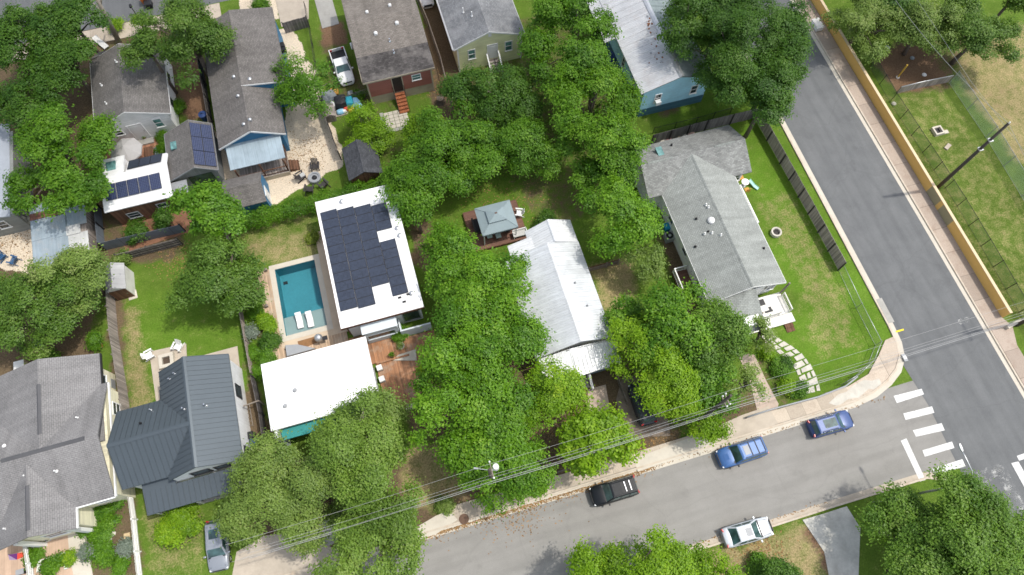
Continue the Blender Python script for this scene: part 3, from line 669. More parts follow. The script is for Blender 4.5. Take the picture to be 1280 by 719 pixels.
railing(h, [(7.3,13.85),(9.7,13.85)], .55, .9); railing(h, [(11.1,13.85),(13.5,13.85),(13.5,15.9)], .55, .9)
steps(h, 9.8, 11.0, 13.72, .55, -1, 3, .34, 'concrete_gr')
for x in (9.72, 11.08):
    r = MB(); r.bar((x,13.7,1.45), (x,12.4,.75), .16, .07); r.cbox(x, 12.42, 0, .12, .12, .78); r.cbox(x, 13.66, 0, .12, .12, 1.45); r.bar((x,13.6,.75),(x,12.5,.2),.1,.05); r.build('stair_rail', M['white'], h)
window(h, 'S', 8.5, 16.0, 1.3, 1.0, 1.3); window(h, 'S', 12.4, 16.0, 1.3, 1.0, 1.3); door(h, 'S', 10.4, 16.0, .56, mat='siding_blue')
for y in (18, 21, 24): window(h, 'W', y, 7.05, 1.3, .95, 1.3)
for y in (18.5, 23): window(h, 'E', y, 13.45, 1.3, .95, 1.3)
vents(h, [(12.0,21.2,4.15),(12.4,18.9,3.98)], 'steel_gr', .05, .2)
r = MB(); r.box(5.7, 14.6, 15.1, 15.16, 2.98, 3.08)  # gutter line of the porch valley
r = MB(); r.tube([(9.4,15.58,3.48),(14.7,15.55,3.16)], .05); r.build('gutter_pipe', M['steel'], h)
# ---------------- pool house with the solar array
M['stucco_w'] = mk('white_stucco', (.70,.71,.71), .8, .05, 3, bmp=.1); M['stucco_b'] = mk('pale_blue_stucco', (.56,.61,.64), .8, .06, 3)
h = thing('flat_roof_house', 'modern white flat roofed house carrying a big dark solar array beside the pool', 'house', (-5.2,29,0))
w = MB(); w.box(-8.45, -1.85, 23.3, 35.6, 0, 3.55); w.build('wall', M['stucco_w'], h)
r = MB(); r.box(-8.85, -1.45, 22.85, 35.95, 3.56, 3.78)
for q in ((-8.85,-8.73,22.85,35.95), (-1.57,-1.45,22.85,35.95), (-8.726,-1.574,22.85,22.97), (-8.726,-1.574,35.83,35.95)): r.box(q[0], q[1], q[2], q[3], 3.782, 3.84)
r.build('roof', M['roof_white'], h)
r = MB(); r.box(-8.89, -8.853, 22.85, 35.95, 3.5, 3.8); r.box(-8.89, -1.41, 22.81, 22.847, 3.5, 3.8); r.build('fascia', M['wood_brown'], h)
w = MB(); w.box(-8.62,-8.46,23.4,35.55,.46,3.5); w.build('cladding', M['wood_brown'], h)
for ci, n1 in enumerate((11, 11, 9)):
    panel_row(h, (-8.58+ci*1.575, 34.7-.17*ci-n1*.932, 3.80), (1.55,0,.05), (0,1,0), 1, n1, 1.545, .916, 'panel_black', .016, lift=.06)
panel_row(h, (-3.86, 34.1-3*.932, 3.80), (1.42,0,.05), (0,1,0), 1, 3, 1.43, .916, 'panel_black', .016, lift=.06)
panel_row(h, (-3.86, 30.15-6*.932, 3.80), (1.42,0,.05), (0,1,0), 1, 6, 1.43, .916, 'panel_black', .016, lift=.06)
for x, y in ((-1.9,34.6), (-2.0,31.1), (-1.95,30.3), (-2.2,24.4), (-6.4,35.3)):
    r = MB(); r.cbox(x, y, 3.79, .28, .28, .16); r.lathe([(.2,3.952),(.2,4.0),(.05,4.06)], x, y, 10); r.build('roof_vent', M['steel'], h)
for x, y in ((-3.3,24.3),(-2.5,24.4),(-3.0,23.8)):
    r = MB(); r.cbox(x, y, 3.784, .3, .16, .1); r.build('roof_anchor', M['black'], h)
w = MB(); w.box(-7.2, -4.2, 22.2, 23.296, 0, 2.9); w.box(-7.3,-4.1,22.1,23.29,2.904,3.02); w.build('bay', M['stucco_b'], h)
window(h, 'S', -5.75, 22.2, 1.2, 2.6, 1.0, 'stucco_b', 'glass', mull=False)
w = MB(); w.box(-4.1, -1.3, 22.0, 22.14, 0, 1.6); w.box(-4.1, -3.96, 22.15, 23.29, 0, 1.6); w.build('garden_wall', M['stucco_b'], h)
window(h, 'S', -2.8, 23.3, .4, 1.6, 2.4, 'steel_gr', 'glass', mull=False)
for y in (26.5, 29.5, 33): window(h, 'W', y, -8.625, .5, 1.8, 2.1, 'steel_gr', 'glass', mull=False)
# ---------------- second flat roof house
M['teal'] = mk('teal_panel', (.03,.24,.23), .5, .08, 2); M['siding_grn'] = lined('dark_siding', (.07,.075,.075), 'u', .3, .5, .06, .7, .1)
h = thing('flat_roof_house', 'modern house with a plain bright white flat roof and teal front wall', 'house', (-11.4,18.6,0))
w = MB(); w.box(-15.7, -7.35, 16.3, 21.2, 0, 3.45); w.build('wall', M['stucco_w'], h)
r = MB(); r.box(-16.05, -6.95, 15.75, 21.65, 3.46, 3.68); r.build('roof', M['roof_white'], h)
w = MB(); w.box(-15.6, -7.5, 16.14, 16.296, 0, 3.4); w.build('front_panel', M['teal'], h)
r = MB(); r.slab([(-15.5,15.0,2.65),(-8.6,15.0,2.65),(-8.6,16.1,2.95),(-15.5,16.1,2.95)], .1); r.build('awning', M['teal'], h)
r = MB(); r.box(-15.9, -15.6, 15.1, 16.1, 0, 3.4); r.build('wing_wall', M['stucco_w'], h)
window(h, 'S', -13.6, 16.14, .3, 1.8, 2.2, 'steel_gr', 'glass', mull=False); window(h, 'S', -10, 16.14, .8, 1.8, 1.6, 'steel_gr', 'glass', mull=False)
window(h, 'E', 18.6, -7.35, .2, 2.4, 2.2, 'steel_gr', 'glass', mull=False)
for x, y in ((-13.6,18.6),(-14.6,17.5)):
    r = MB(); r.cyl(x, y, 3.66, 3.9, .12, 12); r.lathe([(.2,3.684),(.2,3.74),(.12,3.77)], x, y, 12); r.build('roof_vent', M['steel_gr'], h)
# ---------------- charcoal standing seam house
M['seam_dark'] = mk('charcoal_metal', (.075,.092,.105), .42, .06, 1.5, metal=.3); M['siding_w2'] = lined('white_board_siding', (.72,.73,.73), 'u', .3, .8, .05, .6, .03)
h = thing('standing_seam_house', 'white house with a cross gabled charcoal standing seam roof and lower porch roof', 'house', (-22.3,18,0))
w = MB(); gable_wall(w, -24.4, -18.5, 14.0, 23.2, 3.9, 5.8, oh=.3, og=.06, mid=-21.5); gable_wall(w, -27.9, -21.5, 14.3, 20.9, 3.9, 5.8, 'a', oh=.3, og=.3)
w.build('wall', M['siding_w2'], h)
r = MB(); gable_roof(r, -24.4, -18.5, 14.0, 23.3, 3.9, 5.8, mid=-21.5, th=.12); gable_roof(r, -28.0, -21.5, 14.35, 20.85, 3.88, 5.79, 'a', th=.12)
seams(r, -24.4, -18.5, 14.0, 23.3, 3.9, 5.8, mid=-21.5, step=.42); seams(r, -28.0, -21.9, 14.35, 20.85, 3.88, 5.79, 'a', step=.42)
ridge_cap(r, (-21.5,14,5.83), (-21.5,23.3,5.83), .36, .05); ridge_cap(r, (-28,17.6,5.82), (-21.5,17.6,5.82), .36, .05); r.build('roof', M['seam_dark'], h)
r = MB(); r.slab([(-26.9,14.9,3.15),(-26.9,12.1,2.5),(-19.9,12.1,2.5),(-19.9,13.9,2.9),(-24.3,13.9,2.9),(-24.3,14.9,3.15)][::1], .12)
plain_seams(r, (-26.88,12.1,2.5),(-19.92,12.1,2.5),(-26.88,13.9,2.91),(-19.92,13.9,2.91), .42); r.build('porch_roof', M['seam_dark'], h)
r = MB(); r.box(-24.9,-24.4,20.86,22.0,2.6,2.7); r.slab([(-25.0,20.9,2.7),(-24.1,20.9,3.0),(-24.1,22.2,3.0),(-25.0,22.2,2.7)], .1); r.build('side_canopy', M['seam_dark'], h)
for x in (-26.6, -23.4, -20.2):
    r = MB(); r.cbox(x, 12.35, 0, .14, .14, 2.42); r.build('porch_post', M['white'], h)
r = MB(); r.box(-26.8, -20, 12.3, 14.6, 0, .22); r.build('porch_floor', M['concrete_gr'], h)
window(h, 'S', -20.2, 14.06, 3.2, 1.3, .9, 'black', mull=False); window(h, 'S', -21.9, 14.06, 3.2, 1.5, 1.1, 'black', mull=False)
window(h, 'E', 15.2, -18.8, 1.3, .8, 1.1, 'black'); window(h, 'E', 20.5, -18.8, 1.3, 1.2, 1.2, 'black')
door(h, 'S', -21.2, 14.06, .23, mat='steel_gr'); window(h, 'S', -23.2, 14.06, .8, 1.2, 1.4, 'black')
vents(h, [(-20.4,18.9,5.1),(-21.9,18.9,5.65)], 'chrome', .06, .5); vents(h, [(-22.6,22.3,5.1),(-23.2,22.1,4.7),(-25.0,20.0,4.5)], 'chrome', .05, .3); vents(h, [(-25.6,18.9,5.2)], 'black', .05, .2)
# ---------------- big grey house at the lower left edge
M['shing_grey'] = shingle('grey_shingles', (.205,.20,.198), var=.05)
M['dark_ridge'] = mk('dark_ridge', (.085,.085,.09), .9, .15)
h = thing('grey_shingle_house', 'large low grey shingle roofed house with pale yellow walls cut by the left edge', 'house', (-35,20,0))
w = MB(); w.box(-43, -29.9, 14.4, 25.8, 0, 3.8); w.box(-29.899, -28.9, 14.4, 23.4, 0, 3.8); w.box(-37.0, -32.0, 12.9, 14.399, 0, 3.8); w.build('wall', M['cream'], h)
r = MB(); gable_roof(r, -43, -28.6, 14.0, 23.6, 3.95, 5.9, 'a', mid=18.7)
gable_roof(r, -38.6, -29.1, 18.7, 26.4, 3.95, 5.89, 'b', mid=-33.0); gable_roof(r, -37.4, -31.6, 12.4, 18.7, 3.95, 5.6, 'b', mid=-34.2); r.build('roof', M['shing_grey'], h)
for p, q in (((-35.9,18.7,5.9),(-29.6,18.7,5.9)), ((-33.0,20.0,5.89),(-33.0,24.2,5.89)), ((-34.2,12.9,5.6),(-34.2,16.3,5.6))):
    r = MB(); ridge_cap(r, p, q, .34, .09); r.build('ridge_vent', M['dark_ridge'], h)
r = MB(); r.box(-28.59,-28.49,14.0,23.59,3.72,3.93); r.box(-31.59,-28.6,13.9,13.99,3.72,3.93); r.box(-31.59,-31.5,12.4,13.89,3.72,3.93); r.build('gutter', M['white'], h)
r = MB(); r.box(-29.09,-29.0,23.65,26.4,3.7,3.93); r.box(-29.1,-28.6,23.605,23.64,3.7,3.93); r.build('dark_gutter', M['black'], h)
for y in (16.5, 21.7): window(h, 'E', y, -28.9, 1.6, 1.2, 1.2, 'white')
window(h, 'E', 18.6, -28.9, 1.6, 1.0, 1.2); window(h, 'E', 24.8, -29.9, 1.6, .9, 1.2); window(h, 'S', -30.6, 14.4, 1.6, 1.0, 1.2)
for x in (-36.3, -32.4):
    r = MB(); r.cbox(x, 12.65, 0, .35, .3, 3.7); r.build('porch_column', M['white'], h)
window(h, 'S', -34.4, 12.9, 1.2, 1.6, 1.3)
vents(h, [(-32.2,16.9,5.2),(-34.5,17.2,5.2),(-30.5,20.8,5.0),(-36.6,13.8,4.3)], 'white', .06, .3); vent_box(h, [(-36.0,20.0,5.2)], 'white', .3)
# ---------------- corner house, grey L shape
M['shing_green'] = shingle('weathered_grey_shingles', (.275,.29,.272), var=.07); M['shing_speck'] = shingle('speckled_grey_shingles', (.235,.24,.228), patch=(.33,.33,.31), var=.2, patch_amt=.15)
h = thing('grey_shingle_house', 'long T shaped grey shingle roofed corner house inside the dark board fence', 'house', (27.2,24,0))
w = MB(); gable_wall(w, 23.1, 30.6, 16.4, 30.6, 3.1, 4.6, oh=.4, og=.35, mid=26.85); gable_wall(w, 21.8, 32.3, 28.0, 33.6, 3.1, 4.65, 'a', oh=.35, og=.4); w.box(23.6, 27.0, 13.4, 16.7, 0, 2.9)
w.build('wall', M['siding_white'], h)
r = MB(); gable_roof(r, 23.1, 30.6, 16.3, 30.8, 3.1, 4.6, mid=26.85); ridge_cap(r, (26.85,16.3,4.6),(26.85,30.5,4.6), .25, .03)
r.slab([(23.15,16.29,3.0),(23.15,12.95,2.35),(27.4,12.95,2.35),(27.4,16.29,3.75),(26.5,16.29,3.9)][::1], .12); r.build('roof', M['shing_green'], h)
r = MB(); gable_roof(r, 21.7, 32.4, 27.95, 33.65, 3.1, 4.66, 'a'); r.build('rear_roof', M['shing_speck'], h)
r = MB(); ridge_cap(r, (29.2,30.8,4.66),(31.3,30.8,4.66), .28, .08); r.build('ridge_vent', M['shing_green'], h)
r = MB(); ridge_cap(r, (22.4,30.8,4.66),(24.9,30.8,4.66), .28, .08); r.build('ridge_vent', M['shing_green'], h)
r = MB(); eave_trim(r, 23.1, 30.6, 16.3, 27.9, 3.1, 4.6, mid=26.85); r.build('fascia', M['white'], h)
r = MB(); q = P(842, 188, 4.2); r.cbox(24.15, 31.9, 3.98, .6, 1.15, .3); r.build('skylight', M['glass_green'], h)
r = MB(); r.lathe([(.42,3.9),(.42,4.22),(.34,4.3)], 26.05, 23.6, 18); r.mat(1).lathe([(.33,4.302),(.2,4.42),(.02,4.46)], 26.05, 23.6, 18); r.build('roof_fan', [M['steel_gr'], M['white']], h)
vents(h, [(26.1,25.2,4.35),(26.2,24.9,4.4),(25.0,22.6,3.95),(26.2,21.9,4.35),(25.6,22.4,4.15)], 'white', .06, .25); vents(h, [(24.9,24.3,3.9),(25.4,22.7,4.0),(23.9,21.8,3.5),(29.9,19.9,3.45),(25.7,32.6,3.8)], 'black', .06, .2)
r = MB(); r.box(27.45, 31.0, 14.2, 16.3, .3, .5); r.box(26.4, 31.3, 13.3, 14.19, .1, .26); r.build('front_deck', mk('white_deck_paint', (.70,.68,.63), .7, .08, 3, stain=(.4,.37,.33), stain_amt=.3), h)
r = MB(); 
for (x0,x1,y0,y1) in ((27.5,29.2,15.5,16.1),(28.8,29.6,14.7,14.9),(29.3,29.55,14.9,15.2),(28.3,28.5,14.3,14.5)): r.box(x0,x1,y0,y1,.503,.53)
r.build('mat_or_shadow', M['black'], h)  # black strips on the deck stand for the lattice shadow
railing(h, [(31.0,14.25),(31.0,15.9)], .5, .8, 'white_dirty'); railing(h, [(27.6,14.25),(29.9,14.25)], .5, .8, 'white_dirty')
r = MB(); r.cbox(27.55, 14.3, .5, .14, .14, 2.2); r.cbox(31.0, 16.2, .5, .14, .14, 2.4); r.build('porch_post', M['post_wood'], h)
steps(h, 30.2, 31.0, 13.28, .26, -1, 2, .4, 'wood_brown'); door(h, 'S', 28.3, 16.65, .53); window(h, 'S', 29.7, 16.65, 1.2, .9, 1.2)
r = MB(); r.box(22.0, 23.45, 17.3, 21.0, .25, .45); r.build('side_deck', M['deck_red'], h); railing(h, [(23.3,21.0),(22.05,21.0),(22.05,18.2)], .45, .9)
steps(h, 22.1, 23.3, 17.28, .45, -1, 3, .32, 'deck_red')
r = MB(); r.box(30.65, 31.7, 23.4, 27.6, .25, .45); r.build('side_porch', M['deck_pale'], h); railing(h, [(30.7,23.4),(31.7,23.4),(31.7,27.7)], .45, .85, 'white')
for y in (18.8, 22.3, 25.8): window(h, 'W', y, 23.5, 1.3, 1.0, 1.2)
door(h, 'W', 19.9, 23.5, .46); window(h, 'S', 31.4, 28.35, 1.3, .8, 1.2)
# ---------------- blue house, silver roof
M['metal_rust'] = lined('old_silver_roof', (.50,.51,.515), 'v', .5, .93, .05, .5, .05, metal=.25, stain=(.33,.26,.22), stain_amt=.22, bmp=.2)
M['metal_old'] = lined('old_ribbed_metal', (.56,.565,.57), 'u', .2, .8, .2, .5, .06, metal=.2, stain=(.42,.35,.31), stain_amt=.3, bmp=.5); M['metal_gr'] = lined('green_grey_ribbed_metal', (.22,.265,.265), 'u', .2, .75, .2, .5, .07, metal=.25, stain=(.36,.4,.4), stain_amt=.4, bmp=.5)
M['siding_sky'] = lined('sky_blue_siding', (.42,.72,.84), 'v', .15, .75, .08, .6, .04); M['skirt_teal'] = lined('dark_teal_skirting', (.06,.15,.20), 'v', .2, .6, .08, .7, .08)
h = thing('blue_house', 'sky blue clapboard house with a rust flecked silver metal roof', 'house', (28.7,46,0))
w = MB(); gable_wall(w, 24.9, 32.8, 39.0, 60, 4.0, 5.3, oh=.35, og=.1, mid=29.0, z0=1.2); w.build('wall', M['siding_sky'], h)
w = MB(); w.box(25.22, 32.48, 39.08, 59.6, 0, 1.19); w.build('skirting', M['skirt_teal'], h)
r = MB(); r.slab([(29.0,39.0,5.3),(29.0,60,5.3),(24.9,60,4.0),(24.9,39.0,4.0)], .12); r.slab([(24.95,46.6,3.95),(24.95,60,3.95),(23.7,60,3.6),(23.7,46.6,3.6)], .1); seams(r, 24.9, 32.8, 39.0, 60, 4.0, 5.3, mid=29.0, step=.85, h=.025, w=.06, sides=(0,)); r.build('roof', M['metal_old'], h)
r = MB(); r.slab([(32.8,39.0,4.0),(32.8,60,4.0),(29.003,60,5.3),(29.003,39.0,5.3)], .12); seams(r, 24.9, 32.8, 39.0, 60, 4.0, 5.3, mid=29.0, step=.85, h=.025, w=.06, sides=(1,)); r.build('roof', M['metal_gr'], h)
r = MB(); ridge_cap(r, (29.0,39,5.32),(29.0,60,5.32), .5, .04); r.build('ridge_cap', M['steel'], h)
M['rust'] = mk('rust', (.23,.10,.05), .95, .3, 8)
rr = random.Random(3)
def rustpatch(x, y, r_):
    z = 5.3-(29-x)*1.3/4.1+.006; k = 1.3/4.1; n = 9; mb_ = []
    for i in range(n):
        t = 2*math.pi*i/n; R_ = r_*rr.uniform(.5,1.3); dx, dy = R_*math.cos(t)*.8, R_*math.sin(t); mb_.append((x+dx, y+dy, z+dx*k+.012))
    return mb_
for k_, mt in ((0,'rust'), (1,'steel_gr')):
    mb = MB()
    for i in range(20 if k_ == 0 else 10):
        t = rr.random(); q = Vector((26.6,40.6,0)).lerp(Vector((28.4,47.5,0)), t); mb.poly(rustpatch(q.x+rr.uniform(-.2,1.3)*(.5+.5*(1-t)), q.y+rr.uniform(-.5,.5), rr.uniform(.05,.17)))
    mb.build('rust_stain' if k_ == 0 else 'roof_patch', M[mt], h)
f = window(h, 'S', 27.0, 39.1, 1.9, .75, 1.3, 'white', 'glass'); window(h, 'S', 31.0, 39.1, 1.9, .8, 1.3, 'white', 'glass')
r = MB(); r.box(26.72, 27.28, 38.6, 39.03, 1.95, 2.38); r.build('air_conditioner', M['white'], h)
for y in (41.5, 44.5): window(h, 'W', y, 25.25, 1.8, .7, 1.3)
# ---------------- yellow house
M['siding_yel'] = lined('pale_yellow_siding', (.80,.80,.47), 'v', .15, .75, .08, .6, .04); M['shing_bluegrey'] = shingle('blue_grey_shingles', (.20,.205,.21), var=.15, patch=(.28,.28,.28), patch_amt=.4)
h = thing('yellow_house', 'pale yellow gabled house with white trim and a blue grey roof', 'house', (12.1,53,0))
w = MB(); gable_wall(w, 8.2, 16.0, 50.1, 64, 3.6, 5.1, oh=.35, og=.1, mid=12.1); w.build('wall', M['siding_yel'], h)
r = MB(); gable_roof(r, 8.2, 16.0, 50.1, 64, 3.6, 5.1, mid=12.1); r.build('roof', M['shing_bluegrey'], h)
r = MB(); eave_trim(r, 8.2, 16.0, 50.1, 64, 3.6, 5.1, mid=12.1); r.box(8.54,8.7,50.11,50.196,0,3.4); r.box(15.5,15.66,50.11,50.196,0,3.4); r.build('trim', M['white'], h)
window(h, 'S', 10.1, 50.2, 1.6, .85, 1.4, 'white', 'glass_green'); window(h, 'S', 14.2, 50.2, 1.6, .85, 1.4, 'white', 'glass_green'); door(h, 'S', 12.4, 50.2, 1.0, 1.0, 2.0)
r = MB(); r.box(12.0,12.35,50.13,50.196,4.3,4.75); r.build('gable_vent', M['white'], h)
steps(h, 11.85, 12.95, 50.42, 1.0, -1, 5, .3, 'wood_grey')
for x in (11.75, 13.05):
    r = MB(); r.bar((x,50.3,1.9), (x,48.6,.95), .13, .07); r.cbox(x, 50.3, 0, .1, .1, 1.9); r.cbox(x, 48.62, 0, .1, .1, .95); r.build('stair_rail', M['white'], h)
vents(h, [(10.3,54.0,4.45),(11.0,53.0,4.7)], 'white', .06, .6); r = MB(); r.tube([(8.12,50.2,3.45),(8.12,64,3.45)], .06); r.build('gutter', M['white'], h)
# ---------------- red brown house
M['shing_brown'] = shingle('brown_shingles', (.20,.178,.155), var=.16); M['shing_old'] = shingle('blackened_shingles', (.085,.078,.074), patch=(.24,.22,.2), var=.3, patch_amt=.4, bh=.2)
M['siding_red'] = lined('brick_red_siding', (.33,.125,.10), 'v', .16, .7, .08, .7, .05); M['found'] = mk('foundation_plaster', (.40,.345,.26), .9, .14, 2, stain=(.2,.16,.12))
h = thing('red_house', 'brick red house with a brown shingle roof and orange brick back stairs', 'house', (1.7,54,0))
w = MB(); w.box(-1.45, 5.35, 48.5, 61.0, 1.25, 3.7); w.build('wall', M['siding_red'], h)
w = MB(); w.box(-1.41, 5.31, 48.54, 61.0, 0, 1.245); w.build('foundation', M['found'], h)
r = MB(); r.extr([(51.3,4.25),(51.3,4.1),(55.3,5.05),(61.5,3.65),(61.5,3.8),(55.3,5.2)], -1.8, 5.75, 'x'); r.build('roof', M['shing_brown'], h)
r = MB(); r.slab([(-1.8,48.4,3.72),(5.75,48.4,3.72),(5.75,51.296,4.24),(-1.8,51.296,4.24)], .14); r.build('rear_roof', M['shing_old'], h)
r = MB(); r.box(-1.8, 5.75, 48.36, 48.396, 3.5, 3.7); r.box(-1.84,-1.804,48.4,51.3,3.6,4.0); r.build('fascia', M['found'], h)
w = MB()
for q in ((-1.49,-1.34),(1.06,1.15),(2.15,2.25),(5.24,5.39)): w.box(q[0], q[1], 48.44, 48.496, .0 if q[0] < -1 or q[0] > 5 else 1.25, 3.55)
w.build('corner_board', M['found'], h)
r = MB(); r.box(1.15, 2.15, 48.45, 48.497, 1.25, 3.4); r.build('door', M['black'], h)
window(h, 'S', 3.7, 48.5, 2.35, 1.0, .85, 'white', 'glass_green')
M['brick_or'] = shingle('orange_brick', (.36,.13,.06), var=.25, bw=.22, bh=.075)
steps(h, 1.1, 2.15, 48.45, 1.25, -1, 6, .33, 'brick_or')
for x in (1.05, 2.2):
    r = MB(); r.tube([(x,48.4,2.1),(x,46.5,.9),(x,46.5,.0)], .025); r.tube([(x,48.3,.9),(x,48.3,2.05)], .025); r.build('handrail', M['black'], h)
vent_box(h, [(.5,56.2,5.0),(3.0,56.5,4.95)], 'white', .3); vent_box(h, [(.8,53.4,4.75),(3.2,54.0,4.9)], 'white', .34); vents(h, [(2.0,52.3,4.5),(2.1,51.0,4.2)], 'chrome', .07, .35)
r = MB(); r.tube([(-1.95,53.6,3.2),(-1.95,53.6,4.0)], .12); r.build('meter_box', M['white'], h)
# ---------------- taupe house with blue gables
M['shing_taupe'] = shingle('taupe_shingles', (.175,.162,.15), var=.14); M['siding_blue2'] = lined('bright_blue_siding', (.035,.16,.30), 'v', .15, .7, .08, .6, .05)
M['metal_sky'] = lined('pale_blue_metal', (.36,.44,.48), 'u', .4, .8, .1, .45, .05, metal=.2, bmp=.4)
h = thing('blue_gabled_house', 'long taupe shingle house with bright blue gables and a pale metal back porch roof', 'house', (-13.3,53,0))
w = MB(); gable_wall(w, -17.0, -10.5, 44.9, 60.7, 3.2, 4.8, oh=.35, og=.3, mid=-13.4); w.box(-14, -9.3, 50.9, 60.3, 0, 3.85)
w.build('wall', M['siding_blue2'], h)
r = MB(); gable_roof(r, -17.0, -10.4, 44.9, 60.8, 3.2, 4.8, mid=-13.4); r.slab([(-13.3,50.6,4.81),(-9.1,50.6,4.05),(-9.1,60.8,4.05),(-13.3,60.8,4.81)], .14); ridge_cap(r, (-13.4,44.9,4.8),(-13.4,60.8,4.8), .3, .03); r.build('roof', M['shing_taupe'], h)
r = MB(); r.bar((-13.5,50.57,4.76),(-9.1,50.57,3.97),.04,.16); r.bar((-13.4,44.87,4.72),(-10.4,44.87,3.12),.04,.18); r.bar((-13.4,44.87,4.72),(-17.0,44.87,3.12),.04,.18); r.build('barge_board', M['white'], h)
w = MB(); w.extr([(-13.5,3.0),(-9.25,0),(-9.25,3.92),(-13.5,4.64)], 50.62, 50.9, 'y'); w.build('gable', M['siding_blue2'], h)
r = MB(); r.slab([(-16.4,45.5,3.15),(-16.4,42.6,2.6),(-11.0,42.6,2.6),(-11.0,45.5,3.15)], .08); plain_seams(r, (-16.38,42.6,2.6),(-11.02,42.6,2.6),(-16.38,45.5,3.15),(-11.02,45.5,3.15), .6, .03, .05); r.build('porch_roof', M['metal_sky'], h)
r = MB(); r.box(-16.1, -11.2, 42.3, 45.15, .4, .6); r.build('porch_floor', M['wood_grey'], h)
w = MB(); w.box(-16.1,-11.2,42.26,42.296,0,.6); w.build('porch_skirt', M['found'], h)
for x in (-16.0, -13.6, -11.3):
    r = MB(); r.cbox(x, 42.5, .6, .13, .13, 1.95); r.build('porch_post', M['wood_brown'], h)
railing(h, [(-16.0,42.4),(-11.3,42.4)], .6, .9, 'wood_brown', .5); railing(h, [(-11.3,42.4),(-11.2,45.0)], .6, .9, 'wood_brown', .5)
steps(h, 42.6, 43.8, -11.18, .6, 1, 3, .32, 'wood_brown', axis='x')
door(h, 'S', -14.6, 45.2, .6, mat='black'); window(h, 'S', -12.6, 45.2, 1.2, .9, 1.2); window(h, 'E', 47.5, -10.85, 1.2, 1.1, 1.2); window(h, 'S', -10.2, 50.62, 1.2, .9, 1.2)
vent_box(h, [(-14.1,52.1,4.5),(-14.0,49.6,4.5),(-13.2,46.2,4.75),(-13.9,46.0,4.55),(-13.6,44.98,4.7)][:4], 'steel', .3); vent_box(h, [(-12.6,51.3,4.55)], 'steel', .36); vents(h, [(-11.4,50.9,4.05),(-14.9,58,4.2),(-14.8,55.7,4.25)], 'chrome', .06, .25)
r = MB(); r.cbox(-9.0, 56.0, 3.0, .5, .6, .5); r.cbox(-8.95,55.5,2.9,.5,.4,.5); r.build('wall_unit', M['black'], h)
# ---------------- white gabled house top left
M['shing_tl'] = shingle('warm_grey_shingles', (.17,.16,.15), var=.14)
h = thing('white_gabled_house', 'small white gabled house with warm grey shingles behind the patio umbrella', 'house', (-25,56,0))
w = MB(); gable_wall(w, -28.6, -21.3, 50.7, 59.8, 3.1, 4.7, oh=.3, og=.1, mid=-25.0); w.build('wall', M['siding_white'], h)
r = MB(); gable_roof(r, -28.7, -21.2, 50.7, 59.6, 3.1, 4.7, mid=-25.0); r.slab([(-28.4,59.605,3.5),(-24.0,59.605,4.2),(-23.4,61.0,3.1),(-28.0,61.0,2.8)], .12); r.build('roof', M['shing_tl'], h)
r = MB(); eave_trim(r, -28.7, -21.2, 50.7, 59.6, 3.1, 4.7, mid=-25.0); r.build('trim', M['white'], h)
window(h, 'S', -26.9, 50.8, 1.5, .8, .8, 'white', 'glass'); window(h, 'S', -22.9, 50.8, 1.4, .9, 1.3, 'white', 'glass_green'); door(h, 'S', -25.2, 50.8, .4, 1.3, 2.1)
steps(h, -26.0, -24.3, 50.78, .4, -1, 1, .7, 'concrete_gr')
for y in (53.5, 57): window(h, 'E', y, -21.6, 1.3, .9, 1.2, 'black')
vents(h, [(-25.3,57.2,4.7),(-27.4,55.6,3.7),(-27.0,53.0,3.85)], 'white', .06, .3)
# ---------------- garden studio with solar slope
h = thing('garden_studio', 'small grey shingled garden studio with blue solar cells on its right slope', 'outbuilding', (-19.6,45.5,0))
w = MB(); gable_wall(w, -22.2, -17.5, 42.9, 48.6, 2.75, 4.0, oh=.3, og=.3, mid=-19.3); w.build('wall', lined('grey_board_wall', (.24,.25,.25), 'u', .2, .6, .08, .7, .08), h)
r = MB(); gable_roof(r, -22.2, -17.5, 42.9, 48.6, 2.75, 4.0, mid=-19.3, th=.12); r.build('roof', M['shing_tl'], h)
r = MB(); eave_trim(r, -22.2, -17.5, 42.9, 48.6, 2.75, 4.0, mid=-19.3, th=.12); r.build('trim', M['steel_gr'], h)
u = Vector((-19.3+17.5,0,1.25)).normalized()*-1
panel_row(h, (-19.25,43.2,3.98), (1.8,0,-1.25), (0,1,0), 2, 3, 1.0, 1.66, 'panel_blue', .03, lift=.09)
r = MB(); r.rbox(-21.2, 46.5, 3.2, .55, .9, .18, 0); r.build('skylight', M['glass_green'], h)
r = MB(); r.box(-20.6,-18.3,43.15,43.196,.1,2.3); r.build('glass_door', M['glass'], h)
r = MB(); r.slab([(-22.3,42.85,2.5),(-22.3,41.4,2.2),(-20.7,41.4,2.2),(-20.7,42.85,2.5)], .08); r.build('side_canopy', M['steel_gr'], h)
# ---------------- tiny cedar cabin with white roof
h = thing('cedar_cabin', 'tiny dark cedar cabin under a white metal roof with five blue solar panels', 'cabin', (-25,43,0))
w = MB(); w.box(-28.1, -22.3, 41.1, 44.7, 0, 2.9); w.build('wall', M['wood_cabin'], h)
r = MB(); r.slab([(-28.4,41.0,2.9),(-22.0,41.0,2.9),(-22.0,44.6,3.45),(-28.4,44.6,3.45)], .12); r.slab([(-25.9,44.604,3.45),(-22.0,44.604,3.45),(-22.0,46.3,2.75),(-25.9,46.3,2.75)], .12); r.slab([(-28.4,44.604,3.45),(-26.1,44.604,3.45),(-26.1,47.0,3.0),(-28.4,47.0,3.0)], .12); r.build('roof', M['roof_white'], h)
w = MB(); w.box(-25.8,-22.3,44.71,46.0,0,2.6); w.box(-28.2,-26.2,44.71,46.8,0,2.8); w.build('annex_wall', M['siding_white'], h)
